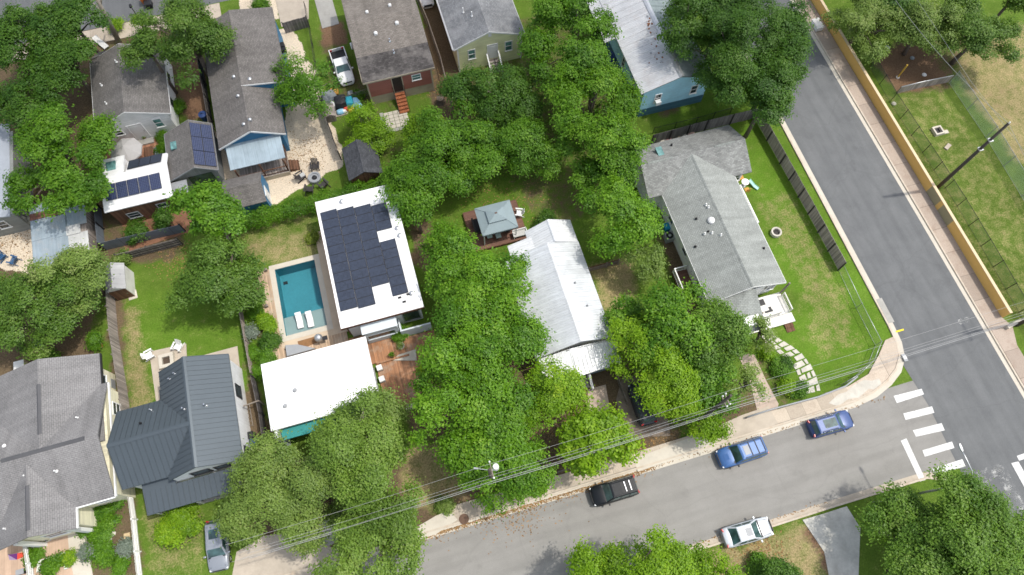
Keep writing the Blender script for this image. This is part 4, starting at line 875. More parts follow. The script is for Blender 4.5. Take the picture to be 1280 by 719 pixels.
panel_row(h, (-28.0,42.05,3.08), (1,0,0), (0,3.6,.55), 5, 1, 1.0, 1.66, 'panel_blue', .05, lift=.1)
panel_row(h, (-25.75,46.25,2.78), (0,-1.7,.7), (1,0,0), 1, 3, 1.5, 1.05, 'panel_black', .03, lift=.1)
r = MB(); r.cbox(-27.3,45.8,3.1,.9,1.1,.22); r.build('skylight', M['glass_green'], h)
window(h, 'S', -26.4, 41.1, .9, 1.2, .9, 'steel_gr'); window(h, 'S', -23.5, 41.1, 1.5, 1.0, .7, 'steel_gr', mull=False)
r = MB()
for z in (.7,1.2,1.7): r.box(-22.36,-22.28,41.3,43.5,z,z+.08)
r.build('side_rail', M['post_wood'], h)
# ---------------- sheds
M['metal_patch'] = lined('patched_corrugated_iron', (.30,.36,.40), 'u', .12, .85, .25, .6, .05, metal=.2, stain=(.45,.43,.4), stain_amt=.5, bmp=.5); M['rustmetal'] = lined('rusty_corrugated_iron', (.20,.085,.06), 'u', .12, .8, .25, .8, .1, bmp=.5)
h = thing('tin_shed', 'low shed roofed with patched blue grey corrugated sheets and one rusty strip', 'shed', (-32.8,40.5,0))
w = MB(); w.box(-35.0,-30.6,37.6,43.2,0,2.1); w.build('wall', M['wood_grey'], h)
def tin(name, x0, x1, y0, y1, k, mat):
    z = lambda y: 2.2+(y-37.3)*.06+k*.03
    r = MB(); r.slab([(x0,y0,z(y0)),(x1,y0,z(y0)),(x1,y1,z(y1)),(x0,y1,z(y1))], .025); r.build(name, mat, h)
M['metal_white2'] = lined('whitish_corrugated_iron', (.55,.55,.53), 'u', .12, .85, .25, .6, .05, stain=(.35,.36,.36), stain_amt=.5, bmp=.5)
for i, q in enumerate([(-35.4,-33.6,37.2,40.2,0,'metal_patch'),(-35.4,-33.6,40.1,42.4,1,'metal_patch'),(-33.7,-32.1,37.2,40.0,1,'metal_patch'),(-33.7,-32.1,39.9,42.2,2,'metal_patch'),(-32.2,-30.3,37.2,39.9,0,'metal_white2'),(-32.2,-30.3,40.7,42.8,2,'metal_patch'),(-32.2,-30.9,39.8,40.8,3,'metal_white2'),(-35.4,-32.3,42.3,43.0,3,'rustmetal'),(-35.4,-32.3,42.9,44.0,2,'metal_patch')]): tin('roof_sheet', *q[:5], M[q[5]])
h = thing('garden_shed', 'small grey gabled garden shed beside the weathered fence on the left lawn', 'shed', (-28.3,34.2,0))
w = MB(); gable_wall(w, -29.2, -27.4, 33.0, 35.7, 2.0, 2.6, oh=.1, og=.1); w.build('wall', M['white_dirty'], h)
r = MB(); gable_roof(r, -29.2, -27.4, 33.0, 35.7, 2.0, 2.6, th=.06); ridge_cap(r, (-28.3,33,2.6),(-28.3,35.7,2.6),.18,.03); r.build('roof', lined('grey_metal_roof', (.33,.33,.33), 'u', .5, .8, .06, .5, .06, metal=.2), h)
door(h, 'S', -28.3, 33.1, .02, 1.3, 1.75, 'wood_brown', 'white')
M['shing_char'] = shingle('charcoal_shingles', (.075,.078,.085), var=.2)
h = thing('garden_shed', 'dark charcoal shingled garden shed next to the gravel yard and hedge', 'shed', (-3.8,40.4,0))
w = MB(); gable_wall(w, -5.5, -2.1, 38.5, 42.4, 2.1, 3.0, oh=.2, og=.2); w.build('wall', M['wood_brown'], h)
r = MB(); gable_roof(r, -5.5, -2.1, 38.5, 42.4, 2.1, 3.0, th=.08); ridge_cap(r, (-3.8,38.5,3.0),(-3.8,42.4,3.0),.25,.04); r.build('roof', M['shing_char'], h)
door(h, 'S', -3.8, 38.7, .02, 1.3, 1.8, 'wood_brown')
h = thing('garden_shed', 'grey roofed shed with a bright blue gable and white door on the gravel yard', 'shed', (-15.4,40.2,0))
w = MB(); gable_wall(w, -17.4, -13.5, 38.5, 42.0, 2.1, 3.1, 'a', oh=.2, og=.15); w.build('wall', M['siding_blue2'], h)
r = MB(); gable_roof(r, -17.4, -13.6, 38.5, 42.0, 2.1, 3.1, 'a', th=.08); ridge_cap(r, (-17.4,40.25,3.1),(-13.6,40.25,3.1),.25,.04); r.build('roof', M['shing_taupe'], h)
door(h, 'E', 39.8, -13.65, .02, 1.0, 1.9)
h = thing('grey_sided_house', 'grey sided house corner showing at the left edge above the tan gravel', 'house', (-41,46,0))
w = MB(); w.box(-46,-36.6,43.2,53,0,3.0); w.build('wall', lined('grey_lap_siding', (.26,.27,.25), 'v', .16, .7, .08, .7, .05), h)
r = MB(); gable_roof(r, -46,-36.9,43.0,54,3.05,4.4); r.build('roof', mk('pale_grey_roof', (.34,.37,.41), .7, .1), h)
window(h, 'S', -38.4, 43.2, 1.2, 1.0, 1.2)
# ---------------- pool terrace, pool, decks
h = thing('swimming_pool', 'rectangular teal swimming pool with a pale shallow ledge', 'swimming pool', (-12.5,28.6,0))
A0, A1, B0, B1 = POOL; e = .003; zb = -1.5; ledge = 27.05
M['pool_dark'] = mk('teal_plaster', (.06,.245,.30), .7, .14, 1.2); M['pool_ledge'] = mk('ledge_plaster', (.36,.35,.34), .7, .08, 2)
w = MB(); w.box(A0,A1,ledge,B1,zb-.2,zb); w.box(A0-.2,A0,B0,B1,zb-.2,.0); w.box(A1,A1+.2,B0,B1,zb-.2,.0); w.box(A0,A1,B1,B1+.2,zb-.2,.0); w.build('basin', M['pool_dark'], h)
w = MB(); w.box(A0,A1,B0-.2,ledge-.002,-1.7,-.28); w.build('tanning_ledge', M['pool_ledge'], h)
w = MB()
for i in range(3): w.box(A1-1.3,A1-.004,ledge+.004+i*.3,ledge+.3+i*.3,-1.48,-.45-i*.35)
w.build('pool_steps', M['pool_dark'], h)
w = MB(); w.cbox(A0+.45,B1-.9,-1.49,.4,.3,.08); w.build('pool_drain', M['black'], h)
m, nt, b = newmat('pool_water'); fr = nd(nt, 'ShaderNodeFresnel'); fr.inputs['IOR'].default_value = 1.33
tb = nd(nt, 'ShaderNodeBsdfTransparent'); tb.inputs['Color'].default_value = (.72,.88,.89,1); gb = nd(nt, 'ShaderNodeBsdfGlossy'); gb.inputs['Roughness'].default_value = .04
bu = nd(nt, 'ShaderNodeBump'); bu.inputs['Strength'].default_value = .3; nt.links.new(noise(nt, geo_vec(nt), 3.5, 4), bu.inputs['Height'])
nt.links.new(bu.outputs[0], gb.inputs['Normal']); ms = nd(nt, 'ShaderNodeMixShader'); nt.links.new(fr.outputs[0], ms.inputs['Fac'])
nt.links.new(tb.outputs[0], ms.inputs[1]); nt.links.new(gb.outputs[0], ms.inputs[2]); nt.links.new(ms.outputs[0], nt.nodes['Material Output'].inputs['Surface'])
w = MB(); w.poly([(A0+e,B0+e,-.1),(A1-e,B0+e,-.1),(A1-e,B1-e,-.1),(A0+e,B1-e,-.1)]); w.build('water', m, h)
w = MB()
for q in ((A0-.5,A0,B0-.5,B1+.5),(A1,A1+.5,B0-.5,B1+.5),(A0,A1,B0-.5,B0),(A0,A1,B1,B1+.5)): w.box(*q, .0, .09)
w.build('coping', M['concrete_lt'], h)
h = thing('pool_deck', 'weathered timber deck wrapped around the swimming pool', 'deck', (-12.5,24,0))
w = MB(); w.box(-16.1,-14.952,24.0,32.3,0,.085); w.box(-16.1,-9.0,22.0,24.0-.003,0,.085); w.build('boards', M['deck_pale'], h)
w = MB(); w.box(-10.096,-8.7,24.0,35.0,0,.08); w.box(-14.948,-10.1,24.0,24.596,0,.08); w.build('paving', mk('tan_paving', (.50,.40,.29), .9, .12, 2.5), h)
h = thing('courtyard_deck', 'orange hardwood deck between the two white flat roofed houses', 'deck', (-4.6,20,0))
w = MB(); w.box(-8.9,-4.15,20.2,23.2,0,.2); w.build('upper_boards', M['deck_ipe'], h)
w = MB(); w.box(-7.0,-1.2,15.6,20.19,0,.12); w.box(-4.1,-1.2,20.2,21.9,0,.12); w.build('lower_boards', M['deck_ipe'], h)
w = MB(); w.box(-6.9,-3.9,20.05,20.19,.12,.34); w.build('step', M['deck_ipe'], h)
h = thing('low_wall', 'short pale concrete garden wall at the front end of the hardwood deck', 'wall', (-4,15.3,0))
w = MB(); w.box(-5.2,-3.0,15.2,15.5,0,.7); w.box(-5.25,-2.95,15.17,15.53,.703,.78); w.build('wall', M['concrete_lt'], h)
h = thing('gazebo_deck', 'red brown timber platform standing under the grey gazebo in the grass', 'deck', (7.2,30.6,0))
w = MB(); w.box(4.5,9.9,28.5,32.9,.1,.36); w.build('boards', M['deck_red'], h)
w = MB(); w.box(4.46,9.94,28.44,28.497,0,.34); w.box(4.44,4.497,28.5,32.9,0,.34); w.box(9.903,9.96,28.5,32.9,0,.34); w.build('skirt', M['wood_brown'], h)
h = thing('gazebo', 'grey fabric topped gazebo with a two tier canopy on slim white posts', 'gazebo', (7.2,30.3,0))
M['canvas'] = mk('grey_blue_canvas', (.215,.27,.285), .8, .06, 3)
def hip(mb, a0, a1, b0, b1, z0, t0, t1, s0, s1, z1, th=.03):
    lo = [(a0,b0,z0),(a1,b0,z0),(a1,b1,z0),(a0,b1,z0)]; hi = [(t0,s0,z1),(t1,s0,z1),(t1,s1,z1),(t0,s1,z1)]
    for i in range(4): j = (i+1)%4; mb.slab([lo[i],lo[j],hi[j],hi[i]], th)
w = MB(); hip(w, 5.5,8.95,28.75,31.75,2.65, 6.6,7.85,29.8,30.7,3.15)
for i,(p,q) in enumerate((((5.5,28.75,2.67),(6.6,29.8,3.17)),((8.95,28.75,2.67),(7.85,29.8,3.17)),((8.95,31.75,2.67),(7.85,30.7,3.17)),((5.5,31.75,2.67),(6.6,30.7,3.17)))): w.bar(p,q,.05,.03)
for x0,x1,y0,y1 in ((5.5,8.95,28.72,28.748),(5.5,8.95,31.752,31.78),(5.47,5.498,28.75,31.75),(8.952,8.98,28.75,31.75)): w.box(x0,x1,y0,y1,2.45,2.64)
w.build('canopy', M['canvas'], h)
w = MB(); hip(w, 6.35,8.1,29.55,30.95,3.22, 7.1,7.35,30.2,30.35,3.55); w.build('upper_canopy', M['canvas'], h)
for x,y in ((5.65,28.9),(8.8,28.9),(8.8,31.6),(5.65,31.6)):
    w = MB(); w.cbox(x,y,.362,.09,.09,2.3); w.build('post', M['white'], h)
h = thing('paved_patio', 'pale concrete patio slab under the white lawn chairs behind the charcoal roof', 'patio', (-24,23,0))
w = MB(); w.prism([(p.x,p.y) for p in PP([(187,440),(233,430),(234,450),(297,433),(302,475),(196,505)])], 0, .08); w.build('slab', M['concrete'], h)
h = thing('patio_pavers', 'square grid of pale concrete pavers beside the orange brick stairs', 'patio', (.7,46,0))
w = MB(); c0 = P(474,133); 
for i in range(5):
    for j in range(5): w.box(-.6+i*.5,-.6+i*.5+.46,44.9+j*.44,44.9+j*.44+.4,0,.06)
w.build('pavers', M['concrete_lt'], h); w = MB(); w.box(-1.0,-.65,44.6,47.2,0,.05); w.box(-.645,2.6,44.5,44.85,0,.05); w.build('border', M['concrete_gr'], h)
sheet('brick_courtyard', [(-29.4,44.8),(-22,44.8),(-21.9,50.6),(-29.4,50.6)], .03, M['terracotta'])
sheet('brick_courtyard', [(-28.2,38.0),(-20.8,38.6),(-20.8,41.5),(-28.2,41.5)], .03, mk('red_earth_paving', (.22,.11,.065), .95, .25, 3, bmp=.3))
sheet('front_terrace', PP([(-10,690),(20,672),(95,655),(100,690),(95,730),(-10,740)]), .05, lined('sandstone_pavers', (.46,.33,.24), 'u', .5, .75, .04, .9, .1, spec=.2))
# ================================================================ TREES AND PLANTS
LEAF = {
 'lime':  leafmat('leaf_lime',  (.120,.235,.006), (.240,.400,.014), .45, (.32,.44,.03)),
 'mid':   leafmat('leaf_mid',   (.058,.155,.007), (.135,.285,.014), .42, (.19,.34,.03)),
 'pecan': leafmat('leaf_pecan', (.064,.168,.007), (.155,.315,.014), .42, (.22,.37,.03)),
 'soft':  leafmat('leaf_soft',  (.080,.170,.018), (.165,.290,.032), .42, (.22,.33,.06)),
 'dark':  leafmat('leaf_dark',  (.038,.108,.010), (.088,.190,.016), .40, (.12,.22,.03)),
 'olive': leafmat('leaf_olive', (.120,.195,.036), (.215,.310,.062), .42, (.28,.34,.11)),
 'oak':   leafmat('leaf_oak',   (.062,.135,.015), (.128,.230,.028), .40, (.18,.27,.05)),
 'sage':  leafmat('leaf_sage',  (.100,.180,.024), (.195,.310,.044), .42, (.25,.34,.08)),
 'yellow':leafmat('leaf_yellowish', (.13,.19,.02), (.25,.31,.04), .4),
 'silver':leafmat('leaf_silver', (.13,.17,.13), (.22,.26,.21), .3),
}
BARK = mk('bark', (.12,.095,.075), .95, .35, 5, bmp=.8); BARK_PALE = mk('pale_bark', (.27,.24,.20), .95, .3, 5, bmp=.8)
def leaf_mesh(name, C, N, L, W, tint, mat, parent, roll=None):
    """kite shaped leaf faces at C with normal N"""
    n = len(C); r = np.random.default_rng(n)
    t = r.normal(size=(n, 3)); t -= N*(t*N).sum(1, keepdims=True); t /= np.linalg.norm(t, axis=1, keepdims=True)+1e-9; b = np.cross(N, t)
    L, W = L[:, None], W[:, None]; dr = N*L*.12
    V = np.stack([C-t*L*.5-dr, C+b*W*.5+t*L*.04, C+t*L*.5-dr, C-b*W*.5+t*L*.04], 1).reshape(-1, 3)
    me = bpy.data.meshes.new(name); me.vertices.add(4*n); me.vertices.foreach_set('co', V.reshape(-1).astype(np.float32))
    me.loops.add(4*n); me.loops.foreach_set('vertex_index', np.arange(4*n, dtype=np.int32))
    me.polygons.add(n); me.polygons.foreach_set('loop_start', np.arange(0, 4*n, 4, dtype=np.int32))
    a = me.attributes.new('tint', 'FLOAT', 'FACE'); a.data.foreach_set('value', np.clip(tint, 0, 1).astype(np.float32))
    me.materials.append(mat); me.update(calc_edges=True)
    o = bpy.data.objects.new(name, me); COL.objects.link(o); o.parent = parent; return o
def crown_points(R, RZ, r, leaf, dens, lob=None, flat=-.35, gap=.12, frond=0.0, rough=1.0):
    """lobes on an uneven dome, sprays on the lobes, leaves in the sprays"""
    nl = lob or int(7+R*R*.95); ph = r.uniform(0, 6.28, 4)
    Cs, Ns, Ts, centres = [], [], [], []
    for i in range(nl):
        z = r.uniform(flat, 1.0); th = r.uniform(0, 6.283); q = math.sqrt(max(0, 1-z*z)); d = np.array([q*math.cos(th), q*math.sin(th), z])
        rho = 1+rough*(.15*math.sin(2*th+ph[0])+.14*math.sin(3*th+ph[1])+.11*math.sin(5*th+ph[2])+.07*math.sin(8*th+ph[3]))+r.normal(0, .07)
        lr = min(R*.42, r.uniform(.75, 1.5)) if R > 1.5 else R*r.uniform(.3, .45)
        c = d*(max(.1, R*rho-lr*.9))*(1 if r.random() > .3 else r.uniform(.45, .95)); c[2] *= RZ/R
        centres.append(c); lt = r.normal(0, .17)
        ns = max(5, int(19*(lr/1.0)**2*dens))
        sd = r.normal(size=(ns, 3)); sd[:, 2] = np.abs(sd[:, 2])*.9-.25; sd += d*.45; sd /= np.linalg.norm(sd, axis=1, keepdims=True)
        sp = c+sd*lr*r.uniform(.7, 1.08, (ns, 1))*np.array([1, 1, .78]); st = r.normal(lt, .19, ns)
        keep = r.random(ns) > gap; sp, sd, st = sp[keep], sd[keep], st[keep]
        m = int(20*(.26/leaf)**2); k = len(sp)
        if k == 0: continue
        sr = r.uniform(.2, .4, (k, 1, 1))*min(1, .5+R/5)
        off = r.normal(size=(k, m, 3))*sr*np.array([1, 1, .55])
        if frond:
            ax = sd*np.array([1, 1, .2]); ax[:, 2] -= .25; ax /= np.linalg.norm(ax, axis=1, keepdims=True)+1e-9
            off = off*(1-.35*frond)+ax[:, None, :]*(r.normal(size=(k, m, 1))*sr*1.15*frond)
        Cs.append((sp[:, None, :]+off).reshape(-1, 3))
        nn = sd[:, None, :]*.8+r.normal(size=(k, m, 3))*.28+np.array([0, 0, .75]); Ns.append(nn.reshape(-1, 3))
        Ts.append((st[:, None]+r.normal(.42, .075, (k, m))).reshape(-1))
    C, N, T = np.concatenate(Cs), np.concatenate(Ns), np.concatenate(Ts); N /= np.linalg.norm(N, axis=1, keepdims=True)+1e-9
    return C, N, T, centres
SEED = [100]
def tree(u, v, rpx, h, kind, label, leaf=.21, dens=1.35, name='broadleaf_tree', cat='tree', group=None, rz=None, bark=None, gap=.08, bare=0, frond=None, rough=1.0):
    SEED[0] += 1; r = np.random.default_rng(SEED[0]); rd = random.Random(SEED[0])
    R0 = (P(u+rpx, v, h*.6)-P(u-rpx, v, h*.6)).length/2
    RZ = rz or min(R0*.78, h*.44); zc = h-RZ; c = P(u, v, zc+RZ*.25); R = R0*.97
    t = thing(name, label, cat, (c.x, c.y, 0), 0, group)
    fr_ = frond if frond is not None else {'pecan': .9, 'mid': .4, 'lime': .5, 'dark': .6, 'soft': .6}.get(kind, .1)
    C, N, T, cen = crown_points(R, RZ, r, leaf, dens, gap=gap, frond=fr_, rough=rough); C = C+np.array([0, 0, zc]); ok = C[:, 2] > .25; C, N, T = C[ok], N[ok], T[ok]
    n = len(C); L = leaf*r.uniform(.75, 1.35, n); leaf_mesh('crown', C, N, L, L*r.uniform(.45, .7, n), T, LEAF[kind], t)
    mb = MB(); tr = .09+.035*R; fork = Vector((rd.uniform(-.3,.3), rd.uniform(-.3,.3), max(.8, zc-RZ*.55)))
    mb.tube([(0,0,-.1),(fork.x*.3,fork.y*.3,fork.z*.5),tuple(fork)], [tr*1.35,tr,tr*.85], 9)
    cen = sorted(cen, key=lambda c_: -c_[0]**2-c_[1]**2)[:7]+sorted(cen, key=lambda c_: -c_[2])[:4+bare]
    for i, q in enumerate(cen):
        e = Vector((q[0], q[1], q[2]+zc))
        mid = fork.lerp(e, .5)+Vector((rd.uniform(-.3,.3), rd.uniform(-.3,.3), .12*R))
        k = 1.12 if (bare and i >= len(cen)-bare) else .95; e = fork.lerp(e, k)
        mb.tube([tuple(fork), tuple(mid), tuple(e)], [tr*.5, tr*.3, .03], 6)
    mb.build('trunk', bark or BARK, t, local=True); return t
def shrub(u, v, rpx, h, kind, label, leaf=.14, dens=1.3, name='shrub', cat='shrub', group=None):
    SEED[0] += 1; r = np.random.default_rng(SEED[0]); c = P(u, v, h*.6); R = (P(u+rpx, v, h*.5)-P(u-rpx, v, h*.5)).length/2
    t = thing(name, label, cat, (c.x, c.y, 0), 0, group)
    C, N, T, cen = crown_points(R, h*.62, r, leaf, dens*1.6, lob=int(9+7*R*R), flat=-.2, gap=.05); C = C+np.array([0, 0, h*.38]); C[:, 2] = np.maximum(C[:, 2], .04)
    n = len(C); L = leaf*r.uniform(.75, 1.35, n); leaf_mesh('foliage', C, N, L, L*r.uniform(.5, .75, n), T, LEAF[kind], t)
    mb = MB()
    for q in cen[:6]: mb.tube([(0,0,0), (q[0]*.5,q[1]*.5,h*.3), (q[0]*.9,q[1]*.9,max(.1,q[2]*.9+h*.38))], [.03,.022,.01], 5)
    mb.build('stem', BARK, t, local=True); return t
TL = 'trees standing between the houses'
def T_(*a, **k): k.setdefault('group', TL); return tree(*a, **k)
# upper left
T_(28, 45, 50, 9.5, 'dark', 'dark green tree filling the upper left corner of the photo', rough=.7, dens=1.6, gap=.03)
T_(88, 22, 40, 9.0, 'dark', 'dark tree next to the far pavement, just right of the corner tree', rough=.7, dens=1.6, gap=.03)
T_(78, 75, 42, 8.5, 'dark', 'dark tree left of the white gabled house roof', rough=.7, dens=1.6, gap=.03)
T_(35, 125, 48, 8.0, 'dark', 'dark tree between the corner tree and the round bright tree', gap=.2)
T_(232, 46, 56, 9.5, 'oak', 'large oak between the white gabled house and the long taupe roof')
T_(182, 62, 28, 8.0, 'oak', 'smaller oak overhanging the right edge of the white gabled house roof')
T_(176, 27, 11, 3.0, 'lime', 'small bright tree by the far pavement near the orange bin', leaf=.18)
T_(74, 195, 72, 9.0, 'mid', 'round bright green tree beside the cream umbrella', leaf=.24, frond=.7, rough=.5, dens=1.7, gap=.02)
T_(260, 262, 45, 7.5, 'mid', 'bright green tree between the cedar cabin and the blue gabled shed', leaf=.27)
T_(268, 352, 56, 6.5, 'oak', 'rounded oak on the lawn left of the swimming pool')
T_(40, 388, 62, 7.5, 'oak', 'broad oak at the left edge above the big grey shingle roof', leaf=.18)
T_(98, 345, 52, 7.0, 'olive', 'grey green oak in front of the patched tin shed', leaf=.18)
T_(4, 354, 18, 5.0, 'oak', 'narrow green crown at the left edge under the two blue chairs')
T_(382, 102, 42, 6.5, 'mid', 'airy tree with open crown over the gravel yard and white pickup', dens=.85, gap=.25, bare=5, bark=BARK_PALE)
T_(2, 587, 11, 4.0, 'mid', 'small green tree cut by the left edge over the big grey roof')
# upper centre wood
T_(630, 114, 52, 6.2, 'dark', 'dark tree with bare grey branches below the yellow house stairs', bare=6, bark=BARK_PALE, gap=.25)
T_(575, 118, 30, 6.0, 'dark', 'low dark tree with bare twigs beside the wire fence of the yellow house', bare=4, bark=BARK_PALE, gap=.3)
T_(712, 48, 62, 9.5, 'mid', 'tall rounded tree between the yellow house and the blue house', leaf=.26)
T_(690, 5, 40, 9.5, 'mid', 'tree cut by the top edge right of the yellow house roof')
T_(738, 128, 64, 9.0, 'pecan', 'broad bright tree left of the blue house corner')
T_(772, 185, 48, 9.0, 'pecan', 'tall tree at the left end of the grey corner house rear roof')
T_(782, 268, 46, 8.5, 'pecan', 'leafy tree against the left eave of the grey corner house')
T_(808, 325, 24, 4.5, 'olive', 'small pale olive tree at the end of the brown low fence', leaf=.18)
T_(740, 215, 26, 6.0, 'mid', 'slender tree in the shade left of the grey corner house trees')
T_(558, 182, 58, 7.0, 'mid', 'spreading tree on the lawn below the orange brick stairs')
T_(598, 192, 42, 6.0, 'mid', 'tree above the gazebo at the near edge of the back lawn trees')
T_(520, 220, 42, 7.0, 'mid', 'tree touching the upper right corner of the solar roof')
T_(460, 160, 28, 4.0, 'lime', 'small bright lime tree below the concrete pavers', leaf=.18)
T_(528, 158, 30, 5.0, 'lime', 'bright lime tree right of the orange brick stairs', leaf=.18)
T_(662, 180, 40, 6.0, 'mid', 'light green tree between the dark tree and the gazebo lawn', leaf=.18)
T_(520, 266, 22, 5.0, 'mid', 'narrow tree hanging over the right edge of the solar roof')
# upper right
T_(925, 62, 80, 11.0, 'dark', 'huge dark tree between the blue house and the side street', leaf=.17, rough=.7)
T_(865, 12, 36, 10.0, 'dark', 'dark crown overhanging the green grey half of the blue house roof')
T_(960, 118, 34, 8.5, 'dark', 'lower dark crown over the kerb by the board fence corner')
T_(902, 15, 44, 10.0, 'dark', 'dark crown right of the blue house roof at the top edge')
T_(972, 78, 36, 9.5, 'dark', 'dark crown over the left lane of the side street')
T_(985, 30, 32, 9.5, 'dark', 'dark crown leaning over the side street near the top edge')
T_(1082, 24, 44, 6.5, 'olive', 'grey green tree right of the yellow street wall', leaf=.18)
T_(1158, 30, 40, 6.5, 'olive', 'loose olive tree above the bare brown dirt corner', leaf=.18, gap=.25)
T_(1225, 38, 42, 7.0, 'oak', 'green tree above the dry sports field', leaf=.18)
T_(1120, 2, 36, 6.5, 'dark', 'dark tree on the top edge behind the olive tree')
T_(1195, 12, 36, 7.0, 'oak', 'green tree joining the olive tree and the dry field tree')
T_(1180, 690, 50, 8.5, 'soft', 'tall green tree in the heart of the lower right clump', leaf=.18)
T_(1270, -6, 30, 7.0, 'oak', 'green tree cut by the upper right corner')
# centre
T_(592, 356, 66, 9.0, 'pecan', 'tall green tree between the solar roof and the metal roof house')
T_(558, 325, 42, 7.5, 'pecan', 'upper small crown of the tree row right of the solar roof')
T_(578, 425, 64, 10.0, 'pecan', 'tall tree overhanging the hardwood deck from the right')
T_(626, 412, 46, 9.0, 'pecan', 'tree overhanging the left slope of the metal roof')
T_(574, 492, 58, 9.5, 'pecan', 'green tree in the middle of the row left of the metal roof house')
T_(628, 508, 50, 8.5, 'pecan', 'green tree left of the pale leaved tree before the white porch')
T_(604, 556, 52, 8.0, 'pecan', 'green tree above the utility pole with the white transformer')
T_(636, 592, 44, 6.0, 'pecan', 'bright tree just below and right of the white transformer', leaf=.18)
T_(690, 490, 44, 7.0, 'lime', 'pale yellow green tree in front of the white porch', leaf=.18, gap=.2, rough=1.6)
T_(748, 548, 54, 7.0, 'lime', 'vivid lime tree above the parked black off roader', leaf=.26)
# right centre
T_(852, 400, 55, 8.5, 'pecan', 'green tree against the front left corner of the grey corner house', leaf=.24, gap=.14)
T_(900, 418, 50, 8.0, 'soft', 'green tree before the white front deck of the corner house', leaf=.2, gap=.14, frond=.1)
T_(808, 432, 44, 7.0, 'lime', 'bright lime tree right of the metal roof house porch', leaf=.18)
T_(832, 480, 48, 7.0, 'lime', 'lime tree over the dark hatchback in the driveway', leaf=.18)
T_(876, 472, 46, 6.0, 'mid', 'green tree beside the darker utility pole over the pavement')
T_(886, 528, 24, 4.0, 'lime', 'small lime crown hanging over the pavement above the bright blue off roader', leaf=.18)
T_(935, 482, 26, 4.5, 'olive', 'thin olive tree by the pinkish front path', leaf=.18, gap=.35, dens=.7)
T_(958, 414, 20, 3.5, 'olive', 'low thin tree at the foot of the white front deck', leaf=.18, gap=.3, dens=.7)
T_(785, 392, 26, 5.5, 'mid', 'small green tree in the dry strip between the metal roof and the corner house')
# bottom
T_(337, 608, 56, 8.0, 'olive', 'large olive oak below the charcoal roof, over the silver car', leaf=.18)
T_(385, 612, 44, 8.0, 'olive', 'olive oak just right of the large olive oak', leaf=.18)
T_(372, 652, 38, 6.5, 'olive', 'lower olive crown over the pale drive, between the two lower oaks', leaf=.18)
T_(440, 560, 62, 8.5, 'sage', 'broad oak in front of the teal walled house', leaf=.18, bare=3, bark=BARK_PALE)
T_(478, 510, 30, 7.0, 'olive', 'pale olive crown overlapping the white roof right corner', leaf=.18, gap=.25)
T_(462, 604, 52, 8.5, 'sage', 'oak left of the dry front verge and power lines', leaf=.18)
T_(478, 668, 54, 8.0, 'sage', 'oak overhanging the street at the bottom of the photo', leaf=.18)
T_(430, 705, 36, 7.0, 'sage', 'lower oak cut by the bottom edge beside the pale driveway', leaf=.18)
T_(780, 738, 72, 8.0, 'lime', 'big bright lime tree across the street at the bottom edge', leaf=.18)
T_(846, 712, 38, 6.0, 'lime', 'smaller lime crown behind the silver saloon', leaf=.18)
T_(905, 712, 26, 5.0, 'lime', 'thin yellow green tree right of the big lime tree at the bottom edge', leaf=.18, gap=.4, dens=.6)
T_(1130, 662, 52, 6.5, 'soft', 'green tree right of the grey driveway across the street', leaf=.18)
T_(1205, 642, 46, 9.0, 'soft', 'tall green tree just below the painted crosswalk', leaf=.18)
T_(1232, 655, 52, 9.0, 'soft', 'green tree over the street corner at the lower right', leaf=.18)
T_(1165, 715, 52, 8.0, 'soft', 'lower green tree on the bottom edge in the lower right clump', leaf=.18)
T_(1262, 705, 50, 8.0, 'soft', 'green tree filling the lower right corner', leaf=.18)
# shrubs
SG = 'garden shrubs'
def S_(*a, **k): k.setdefault('group', SG); return shrub(*a, **k)
S_(685, 276, 12, 1.8, 'dark', 'dark round shrub behind the metal roof house')
S_(221, 656, 21, 1.8, 'lime', 'large round lime shrub on the lawn below the charcoal porch roof', leaf=.17)
S_(231, 632, 13, 1.0, 'lime', 'small bright yellow green shrub at the porch roof edge')
S_(140, 575, 13, 2.4, 'mid', 'green shrub against the yellow wall of the big grey roofed house')
S_(152, 598, 9, 1.6, 'mid', 'lower green shrub by the yellow wall next to the picket fence')
S_(982, 455, 7, .8, 'dark', 'blue green shrub in the bed between the two front paths')
S_(973, 458, 10, .8, 'mid', 'green shrub beside the pinkish front path')
S_(983, 482, 8, .7, 'lime', 'bright shrub at the foot of the flagstone path')
S_(1000, 487, 8, .7, 'mid', 'low green shrub beside the end of the flagstone path')
S_(957, 440, 7, .8, 'lime', 'bright low shrub at the top of the path bed')
S_(317, 372, 11, 1.5, 'mid', 'fresh green shrub at the top of the planting strip by the pool deck')
S_(317, 388, 8, 1.0, 'mid', 'small shrub in the planting strip below the fresh green shrub')
S_(331, 405, 11, 1.3, 'lime', 'rounded lime shrub beside the pool deck')
S_(335, 425, 10, 1.4, 'dark', 'dark shrub below the lime shrub in the pool planting strip')
S_(334, 448, 10, 1.2, 'mid', 'green shrub at the lower end of the pool planting strip')
S_(313, 415, 7, .9, 'silver', 'silvery shrub along the grey fence by the pool planting strip')
S_(316, 440, 7, .9, 'mid', 'narrow green shrub along the fence near the white roof corner')
S_(322, 465, 6, .9, 'mid', 'small green shrub tucked by the white roof corner')
S_(390, 297, 6, .8, 'yellow', 'yellowish ornamental grass beside the pool paving')
S_(168, 288, 12, 2.0, 'dark', 'dark leafy shrub below the cedar cabin wall')
S_(206, 276, 11, 2.0, 'dark', 'dark shrub at the right end of the cedar cabin')
S_(150, 322, 8, 1.6, 'olive', 'olive shrub hanging over the slate fence corner')
S_(205, 188, 10, .7, 'mid', 'leafy vegetable bed between the umbrella and the garden studio', name='vegetable_bed', cat='garden bed', group='garden beds')
